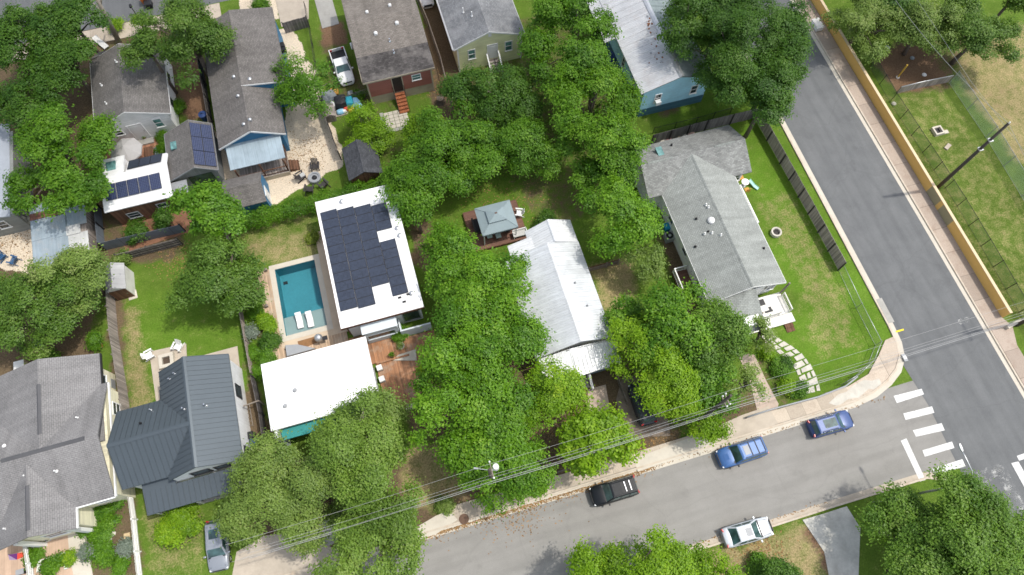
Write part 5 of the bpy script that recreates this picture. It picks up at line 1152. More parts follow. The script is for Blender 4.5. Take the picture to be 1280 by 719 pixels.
S_(204, 172, 9, .7, 'mid', 'upper leafy bed beside the white house wall', name='vegetable_bed', cat='garden bed', group='garden beds')
S_(220, 135, 10, 1.2, 'mid', 'green shrub at the right wall of the white gabled house')
S_(145, 32, 9, 1.0, 'lime', 'bright shrub under the pale leaning trunk near the far pavement')
S_(323, 5, 9, .9, 'mid', 'green shrub on the front garden above the taupe roof')
S_(534, 462, 0+9, 1.2, 'lime', 'bright shrub at the right edge of the hardwood deck')
S_(500, 418, 8, .9, 'mid', 'green shrub inside the walled planter of the solar roof house')
S_(427, 640, 16, 1.8, 'olive', 'grey green shrub by the shaded driveway under the oaks')
S_(555, 630, 8, .6, 'olive', 'thin weed clump at the back of the pavement below the power lines')
S_(668, 608, 10, .7, 'mid', 'green weedy clump at the pavement edge right of the transformer pole')
S_(975, 722, 22, 2.6, 'dark', 'dark green shrub on the bottom edge left of the grey driveway')
S_(948, 708, 12, 1.2, 'mid', 'low shrub in the dry grass beside the dark bottom shrub')
S_(40, 690+6, 9, .6, 'mid', 'leafy clump in the left white edged planter')
S_(64, 708, 12, .8, 'mid', 'leafy bed inside the white edged raised planter')
S_(84, 698, 6, .6, 'lime', 'small lime shrub beside the front path of the big grey house')
S_(105, 661, 7, .5, 'mid', 'small green plant in the round stone planter')
S_(127, 632, 14, .6, 'mid', 'low green plant mass at the top of the cottage garden')
S_(145, 622, 12, .6, 'mid', 'low green plants against the picket fence top')
S_(128, 660, 15, .5, 'mid', 'low green mound in the middle of the cottage garden')
S_(125, 690, 15, .5, 'mid', 'low green mound in the lower cottage garden')
S_(108, 690, 7, .6, 'silver', 'silvery plant beside the front path of the big grey house')
S_(157, 683, 8, .5, 'silver', 'silvery clump in the cottage garden near the picket fence')
S_(152, 708, 9, .5, 'mid', 'green clump in the cottage garden at the bottom edge')
S_(62, 450, 12, .9, 'mid', 'shrub behind the big grey roof on the bare earth')
S_(118, 428, 9, 1.2, 'mid', 'shrub at the back corner of the big grey roof')
S_(462, 185, 9, .9, 'mid', 'shrub at the right side of the charcoal shed')
S_(448, 122, 7, .6, 'mid', 'weedy clump by the red house corner')
S_(590, 5, 10, 1.6, 'mid', 'leafy shrub in the gap between the red house and the yellow house', leaf=.16)
# hedge
t = thing('hedge', 'long clipped green hedge between the gravel yard and the pool lawn', 'hedge', tuple(P(390, 255)))
r = np.random.default_rng(5); hl = [P(293, 281, 1.2), P(345, 266, 1.2), P(400, 252, 1.2), P(455, 237, 1.2), P(500, 226, 1.2)]
CC = []; n = 11000; seg = r.integers(0, 4, n); tt = r.random(n); A_ = np.array([tuple(p) for p in hl]); base = A_[seg]*(1-tt[:, None])+A_[seg+1]*tt[:, None]
ang = r.uniform(0, 3.1416, n); off = np.stack([np.zeros(n), np.cos(ang)*.85, np.sin(ang)*.8+1.0], 1); off += r.normal(0, .12, (n, 3))
wob = .18*np.sin(base[:, 0]*2.1)+.12*np.sin(base[:, 0]*5.3+1); off[:, 1] *= 1+wob; off[:, 2] *= 1+wob*.5
C = base*np.array([1, 1, 0])+off-np.array(tuple(t.location)); N = np.stack([r.normal(0, .4, n), np.cos(ang)+r.normal(0, .4, n), np.sin(ang)+r.normal(.3, .4, n)], 1); N /= np.linalg.norm(N, axis=1, keepdims=True)
L = .17*r.uniform(.7, 1.3, n); lt = .35+.25*np.sin(base[:, 0]*1.3)+r.normal(0, .16, n); leaf_mesh('foliage', C, N, L, L*.6, lt, LEAF['mid'], t)
mb = MB()
for i in range(40):
    s = i/39*3.999; k = int(s); q = hl[k].lerp(hl[k+1], s-k); mb.tube([(q.x,q.y,0),(q.x+random.uniform(-.2,.2),q.y+random.uniform(-.2,.2),1.4)], [.03,.015], 5)
mb.build('stem', BARK, t)
# leaning pale trunk, stump
t = thing('leaning_trunk', 'long pale bare trunk leaning from the roof corner towards the far pavement', 'tree trunk', tuple(P(148, 53)))
b_ = P(149, 53); e_ = P(118, -6, 6.5); mid = b_.lerp(e_, .5)+Vector((.1,0,.3)); mb = MB(); mb.tube([b_, mid, e_], [.3,.24,.16], 9); mb.build('trunk', BARK_PALE, t)
mb = MB(); mb.tube([mid, mid+Vector((-.9,1.2,2.0))], [.12,.05], 7); mb.tube([mid.lerp(e_,.5), mid.lerp(e_,.5)+Vector((1.0,1.0,1.5))], [.12,.05], 7); mb.build('limb', BARK_PALE, t)
t = thing('tree_stump', 'cut brown tree stump beside the wire fence of the red house lawn', 'tree stump', tuple(P(551, 128)))
mb = MB(); mb.lathe([(.5,0),(.42,.3),(.4,.75),(.02,.78)], P(551,128).x, P(551,128).y, 12); mb.build('stump', BARK, t)
# fallen leaf litter and ground clutter: scattered flat leaves, uncountable
n = 5200; r = np.random.default_rng(11); spots = [(430,640,60),(610,600,60),(700,520,60),(780,560,40),(380,190,40),(640,640,50),(820,545,40),(230,330,40),(630,250,70),(950,690,40),(10,300,40),(560,110,30)]
pts = []
for i in range(n):
    s = spots[i % len(spots)]; q = P(s[0]+r.normal(0, s[2]*.5), s[1]+r.normal(0, s[2]*.35)); pts.append((q.x, q.y, .03+r.random()*.01))
for a0, a1, k in ((-6.5, 14, 1700), (-60, -6, 300), (14, 36, 170)):
    for i in range(k):
        a_ = r.uniform(a0, a1); c_ = .5+.5*math.sin(a_*1.7)*math.sin(a_*.6+1); pts.append((a_, 4.62-abs(r.normal(0, .14+.35*c_*(r.random() < .25))), .035+r.random()*.01))
for i in range(150): pts.append((r.uniform(14, 27), -2.35+abs(r.normal(0, .15)), .035))
n = len(pts)
C = np.array(pts); N = r.normal(0, .15, (n, 3)); N[:, 2] = 1; N /= np.linalg.norm(N, axis=1, keepdims=True)
m, nt, b = newmat('dead_leaf'); at = nd(nt, 'ShaderNodeAttribute', attribute_name='tint'); nt.links.new(ramp(nt, at.outputs['Fac'], [(0,(.10,.055,.02)),(1,(.36,.21,.08))]), b.inputs['Base Color']); b.inputs['Roughness'].default_value = .9
o = leaf_mesh('leaf_litter', C, N, .13*r.uniform(.6,1.4,n), .09*r.uniform(.6,1.4,n), r.random(n), m, None); tag(o, 'brown fallen leaves scattered over yards and pavement edges', 'leaf litter', kind='stuff')
# ================================================================ VEHICLES
def carpaint(name, col, metal=.1, rough=.4):
    return mk(name, col, rough, .04, 1.5, metal=metal, coat=.22, stain=c_mul(col, .8), stain_amt=.15)
M['cp_black'] = mk('black_car_paint', (.010,.012,.015), .35, .06, 1.5, spec=.22, coat=.1); M['cp_blue'] = carpaint('blue_car_paint', (.042,.112,.28)); M['cp_navy'] = carpaint('navy_car_paint', (.045,.08,.205))
M['cp_silver'] = carpaint('silver_car_paint', (.50,.53,.56), .2); M['cp_silver2'] = carpaint('greyish_car_paint', (.24,.26,.29), .2); M['cp_white'] = carpaint('white_car_paint', (.78,.78,.77), .0)
M['cp_dark'] = carpaint('dark_car_paint', (.03,.035,.045)); M['lamp'] = mk('lamp_lens', (.62,.64,.66), .15, .06, 6); M['lamp_red'] = mk('tail_lamp_red', (.38,.012,.014), .25, .1, 6)
def car(name, label, cat, u, v, head, Ln, Wd, Ht, paint, kind='suv', z=0.0, rails=False, bars=False, sunroof=None, scoop=False, ribs=False, group='cars parked along the street and drives', darkroof=False):
    """head: 0 = nose towards +a, pi = towards -a, pi/2 = +b, -pi/2 = -b"""
    Ln, Wd, Ht = Ln*.88, Wd*.92, Ht*.9
    p = P(u, v, Ht*.55); t = thing(name, label, cat, (p.x, p.y, z), head, group); hw = Wd/2
    belt = {'suv': Ht*.58, 'sedan': Ht*.63, 'hatch': Ht*.60, 'pickup': Ht*.6}[kind]; nose = belt*.86
    xr = -.5*Ln
    prof = {'suv': [(-.5,.45,.80),(-.492,.72,.90),(-.465,belt*.97,.97),(-.40,belt,1),(-.1,belt,1),(.16,belt,1),(.24,belt+.03,.985),(.36,belt-.02,.96),(.44,nose,.92),(.482,nose*.86,.82),(.5,.5,.70)],
            'sedan': [(-.5,.45,.76),(-.49,.72,.86),(-.455,belt*.96,.93),(-.38,belt,.98),(-.1,belt,1),(.14,belt,1),(.22,belt+.01,.985),(.35,belt-.06,.95),(.44,nose*.93,.89),(.485,nose*.76,.76),(.5,.45,.62)]}
    prof['hatch'] = prof['suv']; prof['pickup'] = [q for q in prof['suv'] if q[0] >= -.1]
    mb = MB(); rings = []
    for x, zt, k in prof[kind]:
        w = hw*k; zb = .22; x *= Ln
        half = [(w*.86,zb),(w*.97,zb+.14),(w,zb+.3),(w*.985,zt*.8+.05),(w*.93,zt-.05),(w*.80,zt-.005),(w*.4,zt+.02)]
        rings.append([(x,-y_,z_) for y_,z_ in half]+[(x,0,zt+.026)]+[(x,y_,z_) for y_,z_ in half[::-1]])
    mb.loft(rings); body = mb.build('body', M[paint], t, smooth=True, local=True)
    m_ = body.modifiers.new('edge', 'EDGE_SPLIT'); m_.split_angle = rad(38)
    # cabin
    cx = {'suv': (-.475,-.43,.10,.235), 'hatch': (-.47,-.40,.08,.24), 'sedan': (-.385,-.235,.06,.225), 'pickup': (-.10,-.085,.13,.245)}[kind]
    x0, x1, x2, x3 = (q*Ln for q in cx); wb, wt = hw*.93, hw*(.76 if kind != 'sedan' else .70); zb, zt = belt-.04, Ht
    if kind == 'pickup': wb, wt = hw*.94, hw*.80
    lo = [(x0,-wb,zb),(x3,-wb,zb),(x3,wb,zb),(x0,wb,zb)]; hi = [(x1,-wt,zt-.03),(x2,-wt,zt-.03),(x2,wt,zt-.03),(x1,wt,zt-.03)]
    top = [(x1+.12,-wt*.7,zt),(x2-.16,-wt*.7,zt),(x2-.16,wt*.7,zt),(x1+.12,wt*.7,zt)]
    mb = MB(); mb.loft([lo, hi, top]); mb.build('cabin', M[paint], t, bevel=.05, local=True)
    def pane(nm, a, b_, c, d, inset=(.08,.08,.06,.06)):
        a, b_, c, d = map(Vector, (a, b_, c, d)); n = (b_-a).cross(d-a).normalized(); l, r_, bo, to = inset
        f = lambda s, q: (a.lerp(b_, s)).lerp(d.lerp(c, s), q)+n*.012
        mb = MB(); q1 = [f(l,bo), f(1-r_,bo), f(1-r_,1-to), f(l,1-to)]; mb.loft([[p_-n*.03 for p_ in q1], q1]); return mb.build(nm, M['carglass'], t, local=True)
    pane('windscreen', lo[1], lo[2], hi[2], hi[1], (.06,.06,.05,.03)); pane('rear_window', lo[3], lo[0], hi[0], hi[3], (.09,.09,.16,.06) if kind != 'sedan' else (.07,.07,.06,.04))
    for s in (0, 1):
        a, b_, c, d = (lo[0], lo[1], hi[1], hi[0]) if s == 0 else (lo[2], lo[3], hi[3], hi[2])
        A, B, C_, D = map(Vector, (a, b_, c, d))
        cuts = ((.04,.30),(.33,.62),(.65,.93)) if kind in ('suv','hatch') else ((.1,.46),(.5,.9))
        if s == 1: cuts = [(1-q, 1-p_) for p_, q in cuts]
        for i, (p0, p1) in enumerate(cuts):
            g0, g1, h0, h1 = A.lerp(B,p0), A.lerp(B,p1), D.lerp(C_,p0), D.lerp(C_,p1)
            pane('side_window', g0, g1, h1, h0, (.02,.02,.2,.1))
    mb = MB(); mb.rbox(.232*Ln, 0, belt+.012, .12, wb*1.75, .025, 0); mb.build('cowl', M['black'], t, local=True)
    for sy in (-1, 1): mb = MB(); mb.bar((.25*Ln, sy*hw*.74, belt+.035), (.43*Ln, sy*hw*.66, nose+.02), .022, .012); mb.build('bonnet_seam', M['black'], t, local=True)
    # wheels
    wr = Ht*.205 if kind != 'sedan' else .33
    for sx in (-.305, .31):
        for sy in (-1, 1):
            y = sy*(hw-.11); ty = MB(); n = 18
            ring = lambda r_, yy: [(sx*Ln+r_*math.cos(2*math.pi*k/n), yy, wr+r_*math.sin(2*math.pi*k/n)) for k in range(n)]
            ty.loft([ring(wr*.62,y-sy*.1), ring(wr*.96,y-sy*.1), ring(wr,y-sy*.06), ring(wr,y+sy*.08), ring(wr*.95,y+sy*.115), ring(wr*.62,y+sy*.10)], caps=False)
            w_ = ty.build('wheel', M['rubber'], t, local=True)
            rm = MB(); rm.loft([ring(wr*.61,y-sy*.02), ring(wr*.61,y+sy*.09), ring(wr*.5,y+sy*.07), ring(wr*.12,y+sy*.09)]); rm.build('rim', M['chrome'], w_, local=True)
    for sy in (-1, 1):
        mb = MB(); mb.rbox(.455*Ln, sy*hw*.66, nose*.70, .16, .36, .14, -sy*.38); mb.build('headlight', M['lamp'], t, bevel=.02, local=True)
        mb = MB(); mb.rbox(-.482*Ln, sy*hw*.74, belt*.72, .10, .26, .26, sy*.25); mb.build('taillight', M['lamp_red'], t, bevel=.015, local=True)
        mb = MB(); mb.rbox(.19*Ln, sy*(hw+.10), belt-.03, .14, .2, .13, 0); mb.build('wing_mirror', M['black'] if paint in ('cp_black','cp_blue') else M[paint], t, bevel=.03, local=True)
        mb = MB(); mb.rbox(0, sy*hw*.985, .26, Ln*.42, .05, .2, 0); mb.build('door_trim', M['black'], t, local=True)
        if rails: mb = MB(); mb.bar((x1+.2,sy*wt*.88,zt+.05),(x2-.25,sy*wt*.88,zt+.05),.045,.045); mb.bar((x1+.25,sy*wt*.88,zt-.02),(x1+.25,sy*wt*.88,zt+.03),.05); mb.bar((x2-.3,sy*wt*.88,zt-.02),(x2-.3,sy*wt*.88,zt+.03),.05); mb.build('roof_rail', M['black'], t, local=True)
    if bars:
        for fx in (.22, .42): mb = MB(); xx = x1+(x2-x1)*fx; mb.bar((xx,-wt*.62,zt+.09),(xx,wt*.62,zt+.09),.07,.03); mb.build('roof_bar', M['chrome'], t, local=True)
        mb = MB(); mb.rbox((x1+x2)/2-.35, 0, zt+.002, (x2-x1)*.5, wt*1.4, .012, 0); mb.build('roof_mat', M['black'], t, local=True)
    if ribs:
        for fx in (.02, .28, .54): mb = MB(); xx = x1+.12+(x2-x1)*fx; mb.bar((xx,-wt*.85,zt+.03),(xx,wt*.85,zt+.03),.06,.03); mb.build('roof_bar', M['black'], t, local=True)
    if sunroof:
        mb = MB(); mb.rbox(x1+(x2-x1)*sunroof[0], 0, zt+.002, sunroof[1], wt*1.15, .012, 0); mb.build('sunroof', M['carglass'] if sunroof[2] else M['steel_gr'], t, bevel=.004, local=True)
    if scoop: mb = MB(); mb.extr([(.30*Ln,belt+.0),(.40*Ln,belt-.03),(.31*Ln,belt+.09)], -.25, .25, 'y'); mb.build('bonnet_scoop', M[paint], t, local=True)
    mb = MB(); mb.rbox(.492*Ln, 0, .42, .06, Wd*.55, .26, 0); mb.build('grille', M['black'], t, bevel=.01, local=True)
    mb = MB(); mb.rbox(.487*Ln, 0, .22, .08, Wd*.72, .17, 0); mb.build('bumper', M['steel_gr'] if kind != 'sedan' else M['black'], t, bevel=.02, local=True)
    mb = MB(); mb.rbox(-.488*Ln, 0, .26, .09, Wd*.76, .2, 0); mb.build('bumper', M['steel_gr'] if kind != 'sedan' else M['black'], t, bevel=.02, local=True)
    if kind == 'pickup':
        mb = MB(); y_ = hw*.97
        mb.box(-.5*Ln,-.1*Ln,-y_,-y_+.1,.3,belt); mb.box(-.5*Ln,-.1*Ln,y_-.1,y_,.3,belt); mb.box(-.5*Ln,-.5*Ln+.08,-y_+.101,y_-.101,.35,belt); mb.build('bed_side', M[paint], t, bevel=.02, local=True)
        mb = MB(); mb.box(-.5*Ln+.081,-.1*Ln-.002,-y_+.101,y_-.101,.35,.58); mb.box(-.14*Ln,-.1*Ln-.003,-y_+.102,y_-.102,.581,belt+.02)
        mb.build('bed_liner', M['black'], t, local=True)
    return t
car('off_road_car', 'parked black off roader with two bright roof bars under the lime tree', 'car', 768, 613, math.pi-.005, 4.55, 1.86, 1.85, 'cp_black', 'suv', rails=True, bars=True)
car('off_road_car', 'bright blue parked off roader with bonnet scoop and roof rails', 'car', 928, 565, math.pi+.02, 4.85, 1.9, 1.8, 'cp_blue', 'suv', rails=True, sunroof=(.74,.5,False), scoop=True, ribs=True)
car('hatchback', 'dark blue hatchback facing the crosswalk with a glass sunroof', 'car', 1039.5, 529, -.02, 4.45, 1.82, 1.62, 'cp_navy', 'hatch', rails=True, sunroof=(.62,1.15,True))
car('saloon_car', 'silver saloon parked on the near side of the street', 'car', 935, 665, -.03, 4.75, 1.82, 1.44, 'cp_silver', 'sedan', sunroof=(.72,.55,False))
car('estate_car', 'grey silver car nosing out of the pale drive under the olive oak', 'car', 271, 681, -math.pi/2-.06, 4.6, 1.85, 1.6, 'cp_silver2', 'hatch', sunroof=(.42,.75,True))
car('pickup_truck', 'white pickup with a dark empty bed on the dirt drive', 'pickup truck', 427, 81, -math.pi/2+.07, 5.4, 1.95, 1.75, 'cp_white', 'pickup')
car('hatchback', 'dark hatchback under the lime tree, only its tail and red lamp showing', 'car', 803, 504, math.pi/2-.03, 4.3, 1.75, 1.5, 'cp_dark', 'hatch')
car('saloon_car', 'white car at the top edge between the red and yellow houses', 'car', 530, -10, -math.pi/2, 4.6, 1.8, 1.45, 'cp_white', 'sedan')
# ================================================================ FENCES AND WALLS
def board_fence(name, label, px, h, mat, post='post_dark', cat='fence', z=0.0, gap=2.4, bw=.15, th=.022, rails=True, side=1, cap=None, posts_out=0.0, grid=False):
    L = [Vector((p[0],p[1],0)) for p in px] if grid else PP(px); o = L[len(L)//2]; t = thing(name, label, cat, (o.x, o.y, 0)); rd = random.Random(len(px)*7+int(h*10))
    mb = MB(); rl = MB()
    for a, b_ in zip(L[:-1], L[1:]):
        d = b_-a; ln = d.length; d.normalize(); nn = Vector((-d.y, d.x, 0))*side; n = max(1, int(ln/bw)); ang = math.atan2(d.y, d.x)
        for i in range(n):
            c = a+d*(ln*(i+.5)/n); mb.rbox(c.x, c.y, .04, ln/n-.008, th, h-.04+rd.uniform(-.03,.03), ang)
        for zz in (.3, h*.55, h-.25):
            if rails: rl.bar(tuple(a+nn*.05+Vector((0,0,zz))), tuple(b_+nn*.05+Vector((0,0,zz))), .05, .09)
        k = max(1, round(ln/gap))
        for i in range(k+1):
            if i == 0 and a is not L[0]: continue
            c = a+d*(ln*i/k)+nn*(.06+posts_out); pm_ = MB(); pm_.rbox(c.x, c.y, 0, .11, .11, h+.06, ang); pm_.build('post', M[post], t)
        if cap: cm = MB(); cm.bar(tuple(a+Vector((0,0,h+.06))), tuple(b_+Vector((0,0,h+.06))), .14, .04); cm.build('cap_rail', M[cap], t)
    mb.build('boards', M[mat], t)
    if rails: rl.build('rail', M[post], t)
    return t
def chainmat(name, col, cell=.055, wire=.16, op=1.0):
    m, nt, b = newmat(name); b.inputs['Base Color'].default_value = (*col, 1); b.inputs['Roughness'].default_value = .5
    uv = uv_vec(nt); sx = nd(nt, 'ShaderNodeSeparateXYZ'); nt.links.new(uv, sx.inputs[0]); fs = []
    for op_ in ('ADD', 'SUBTRACT'):
        f = mth(nt, 'FRACT', mth(nt, 'DIVIDE', mth(nt, op_, sx.outputs['X'], sx.outputs['Y']), cell*1.414)); fs.append(mth(nt, 'LESS_THAN', f, wire))
    k = mth(nt, 'MULTIPLY', mth(nt, 'MAXIMUM', fs[0], fs[1]), op); tr = nd(nt, 'ShaderNodeBsdfTransparent'); ms = nd(nt, 'ShaderNodeMixShader')
    nt.links.new(k, ms.inputs['Fac']); nt.links.new(tr.outputs[0], ms.inputs[1]); nt.links.new(b.outputs[0], ms.inputs[2]); nt.links.new(ms.outputs[0], nt.nodes['Material Output'].inputs['Surface']); return m
M['chain_grey'] = chainmat('chain_link_grey', (.30,.31,.30), wire=.10); M['chain_dark'] = chainmat('chain_link_dark', (.03,.045,.035), wire=.10); M['net_green'] = chainmat('green_netting', (.33,.48,.42), .04, .2); M['net_dark'] = chainmat('dark_green_netting', (.05,.14,.08), .05, .2)
def wire_fence(name, label, px, h, mat, post='black', cat='fence', gap=2.6, pr=.035, rail=True, r_rail=.025, midrail=False, posts=None, top=None):
    L = PP(px); o = L[len(L)//2]; t = thing(name, label, cat, (o.x, o.y, 0))
    for a, b_ in zip(L[:-1], L[1:]):
        d = b_-a; ln = d.length; k = max(1, round(ln/gap))
        mb = MB(); u_ = Vector((0,0,1)); mb.poly([a+u_*.03, b_+u_*.03, b_+u_*h, a+u_*h]); mb.build('wire_mesh', M[mat], t)
        if rail: mb = MB(); mb.tube([a+u_*h, b_+u_*h], r_rail, 6); (mb.tube([a+u_*.05, b_+u_*.05], r_rail*.6, 5)); mb.build('top_rail', M[top or post], t)
        for i in range(k+1):
            if i == 0 and a is not L[0]: continue
            c = a.lerp(b_, i/k); mb = MB(); mb.cyl(c.x, c.y, 0, h+.06, pr, 8); mb.lathe([(pr*1.3,h+.062),(.005,h+.11)], c.x, c.y, 8); mb.build('post', M[post], t)
    return t
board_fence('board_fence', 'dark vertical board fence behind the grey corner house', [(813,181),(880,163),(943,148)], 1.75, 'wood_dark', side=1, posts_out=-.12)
wire_fence('wire_fence', 'low black rail fence on the grass behind the dark board fence', [(816,167),(870,154),(912,142)], 1.0, 'chain_dark', gap=2.2)
board_fence('board_fence', 'grey brown board fence along the side street verge', [(943,148),(975,205),(1010,268),(1048,338)], 1.75, 'wood_grey', side=1, posts_out=-.12)
wire_fence('wire_fence', 'silver chain link fence with timber posts curving round the corner lawn', [(1048,338),(1070,385),(1094,432),(1085,455),(1068,471),(1052,481)], 1.2, 'chain_grey', 'steel', gap=2.8)
t = thing('pipe_rail', 'long grey pipe rail edging the front of the corner lawn', 'railing', tuple(P(1000,497)))
L = PP([(1068,473),(1053,485),(1020,498),(960,514),(932,523)]); mb = MB(); mb.tube([p+Vector((0,0,.62)) for p in L], .075, 8); mb.build('pipe', M['steel_gr'], t)
for p in L: mb = MB(); mb.cyl(p.x, p.y, 0, .6, .06, 8); mb.build('post', M['steel_gr'], t)
M['ochre'] = mk('ochre_wall_paint', (.74,.46,.135), .85, .06, 1.2, stain=(.62,.38,.11), stain_amt=.25); M['ochre_cap'] = mk('pale_wall_cap', (.60,.47,.30), .85, .1, 3); M['ochre_gr'] = mk('grey_overpaint', (.33,.29,.17), .85, .06, 3)
t = thing('retaining_wall', 'long ochre painted street wall with a pale cap and two grey overpainted patches', 'wall', (50.1,40,0))
w = MB(); w.prism([(50.0,8.3),(50.22,8.25),(50.3,40),(50.3,95),(50.08,95),(50.08,40)], 0, 1.25); w.build('wall', M['ochre'], t)
w = MB(); w.prism([(49.98,8.27),(50.26,8.22),(50.34,40),(50.34,95),(50.06,95),(50.06,40)], 1.252, 1.31); w.build('cap', M['ochre_cap'], t)
for q0, q1 in (((1148,240),(1159,258)), ((1160,264),(1172,284))):
    a, b_ = P(*q0, .6), P(*q1, .6); w = MB(); x = lambda y: 50.0+.08*(min(y,40)-8.3)/31.7-.004
    w.add([(x(a.y),a.y,.02),(x(b_.y),b_.y,.02),(x(b_.y),b_.y,1.22),(x(a.y),a.y,1.22),(x(a.y)+.003,a.y,.02),(x(b_.y)+.003,b_.y,.02),(x(b_.y)+.003,b_.y,1.22),(x(a.y)+.003,a.y,1.22)], [(0,3,2,1),(4,5,6,7),(0,1,5,4),(3,7,6,2),(0,4,7,3),(1,2,6,5)]); w.build('overpaint_patch', M['ochre_gr'], t)
t = thing('concrete_ramp_wall', 'pale curved concrete wing wall at the end of the ochre wall', 'wall', tuple(P(1268,408)))
L = PP([(1257,413),(1268,407),(1285,403)]); w = MB(); sweep(w, [(p.x,p.y) for p in L], .3, .5); w.build('wall', M['concrete_lt'], t)
wire_fence('wire_fence', 'black posted chain link fence with green mesh along the field edge', [(1087,84),(1112,128),(1153,191),(1196,258),(1241,334),(1290,420)], 1.55, 'net_dark', 'black', gap=2.35)
wire_fence('wire_fence', 'tall pale green netting fence crossing the playing field', [(1186,104),(1232,172),(1300,285)], 1.9, 'net_green', 'steel_gr', gap=4.0)
t = thing('dugout_wall', 'low grey timber wall with a pale top edge beside the bare dirt corner', 'wall', tuple(P(1150,112)))
L = PP([(1121,117),(1150,110),(1185,103)]); w = MB(); sweep(w, [(p.x,p.y) for p in L], .12, 1.0); w.build('wall', M['wood_grey'], t); w = MB(); w.tube([p+Vector((0,.05,1.05)) for p in L], .05, 6); w.build('top_rail', M['steel'], t)
board_fence('board_fence', 'weathered grey board fence between the left lawn and the big grey roofed house', [(143,362),(148,420),(158,480),(165,530)], 1.7, 'wood_grey', 'post_wood', side=-1)
board_fence('board_fence', 'grey boundary fence between the left lawn and the pool planting strip', [(288,295),(296,330)], 1.5, 'wood_grey', 'post_wood')
board_fence('board_fence', 'low grey fence from the rounded oak down to the flat white roof', [(303,388),(311,430),(318,470)], 1.2, 'wood_grey', 'post_wood')
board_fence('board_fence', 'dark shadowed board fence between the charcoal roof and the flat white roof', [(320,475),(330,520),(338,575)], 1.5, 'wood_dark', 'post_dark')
board_fence('board_fence', 'dark weathered fence panels below the slate fence behind the left lawn', [(152,326),(190,316),(228,306)], 1.3, 'wood_grey', 'post_dark', side=-1, posts_out=-.12)
M['slate'] = lined('slate_panels', (.15,.175,.205), 'u', 2.4, .5, .03, .6, .06)
board_fence('panel_fence', 'slate blue metal panel fence around the cedar cabin yard', [(127,262),(132,313),(180,302),(232,290)], 1.5, 'slate', 'black', bw=1.2, rails=False, gap=2.4)
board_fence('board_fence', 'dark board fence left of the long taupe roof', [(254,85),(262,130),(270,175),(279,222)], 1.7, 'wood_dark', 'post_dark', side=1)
board_fence('board_fence', 'weathered board fence between the gravel yard and the junk pile', [(402,130),(408,150),(420,185),(426,200)], 1.6, 'wood_grey', 'post_dark')
wire_fence('wire_fence', 'thin wire fence between the taupe house drive and the grass strip', [(383,12),(392,60),(399,105),(404,128)], 1.1, 'chain_dark', 'post_dark')
wire_fence('wire_fence', 'long pale railed wire fence between the red house and the yellow house', [(519,-5),(536,35),(552,82),(566,140)], 1.3, 'chain_grey', 'post_wood', rail=True, r_rail=.06)
wire_fence('wire_fence', 'short wire fence from the red house corner to the junk pile', [(465,118),(447,124),(430,130)], 1.1, 'chain_grey', 'post_wood')
board_fence('drive_gate', 'black diagonal braced wooden gate across the gravel drive', [(358,42),(387,34)], 1.6, 'wood_dark', 'black', cat='gate')
board_fence('board_fence', 'low red brown board fence to the right of the metal roof', [(735,340),(757,334),(772,330)], 1.1, 'wood_brown', 'post_wood', side=-1)
board_fence('picket_fence', 'white weathered picket fence between the cottage garden and the lower lawn', [(166,616),(171,650),(175,690),(179,725)], 1.0, 'white_dirty', 'white', bw=.12)
board_fence('picket_fence', 'white picket fence across the sandstone front terrace', [(38,682),(42,705),(44,725)], 1.0, 'white_dirty', 'white', bw=.12)
wire_fence('pipe_fence', 'rusty pipe handrail leading from the white porch to the street', [(766,458),(775,485),(783,505)], .7, 'chain_dark', 'post_wood', r_rail=.05)
wire_fence('wire_fence', 'low wire fence at the back of the pavement beside the driveway apron', [(660,601),(690,594),(712,586)], .9, 'chain_grey', 'post_wood')
wire_fence('wire_fence', 'white angled wire corner fence under the middle trees', [(568,575),(571,588),(588,582)], 1.0, 'chain_grey', 'white', r_rail=.035)
t = thing('garden_wall', 'low white edged brick planter wall around the raised bed by the terrace', 'planter', tuple(P(65,708)))
L = PP([(52,715),(53,703),(66,700),(82,693),(83,712)]); w = MB(); sweep(w, [(p.x,p.y) for p in L], .22, .35); w.build('wall', M['white_dirty'], t)
t = thing('stone_edging', 'curved stone edging around the small garden by the rain tank', 'garden edging', tuple(P(118,652)))
L = PP([(100,668),(108,672),(114,664),(122,655),(124,645),(118,640)]); w = MB(); sweep(w, [(p.x,p.y) for p in L], .25, .3); w.build('wall', M['stonewhite'], t)
# ================================================================ POLES AND WIRES
def insul(t, p): mb = MB(); mb.lathe([(.03,p[2]),(.07,p[2]+.06),(.05,p[2]+.12),(.07,p[2]+.18),(.02,p[2]+.24)], p[0], p[1], 8); mb.build('insulator', M['white'], t)
def upole(label, base, h, arms, r0=.17):
    t = thing('utility_pole', label, 'utility pole', (base.x, base.y, 0), 0, 'utility poles'); mb = MB(); mb.tube([(base.x,base.y,-.2),(base.x,base.y,h*.5),(base.x,base.y,h)], [r0,r0*.85,r0*.65], 10); mb.build('pole', M['timber'], t)
    for z, ln, w_ in arms:
        mb = MB(); mb.bar((base.x+.16,base.y-ln/2,z),(base.x+.16,base.y+ln/2,z), w_); mb.bar((base.x+.16,base.y-ln*.3,z-.06),(base.x+.1,base.y,z-.6),.04); mb.build('crossarm', M['post_wood'], t)
        for k in (-.45, .45): insul(t, (base.x+.16, base.y+k*ln, z+w_/2))
    return t
p1 = P(616.5, 609); p2 = P(868, 531); p3 = P(1215, 432)+Vector((5.0,.6,0))
t = upole('utility pole with a white crossarm and round white transformer above the pavement', p1, 10.8, [(10.2,1.3,.07)])
mb = MB(); mb.lathe([(.18,9.1),(.23,9.2),(.23,9.9),(.19,10.0),(.06,10.04)], p1.x+.5, p1.y+.2, 16); mb.rbox(p1.x+.3,p1.y+.1,9.3,.3,.08,.3,.2); mb.build('transformer', M['white'], t, smooth=False)
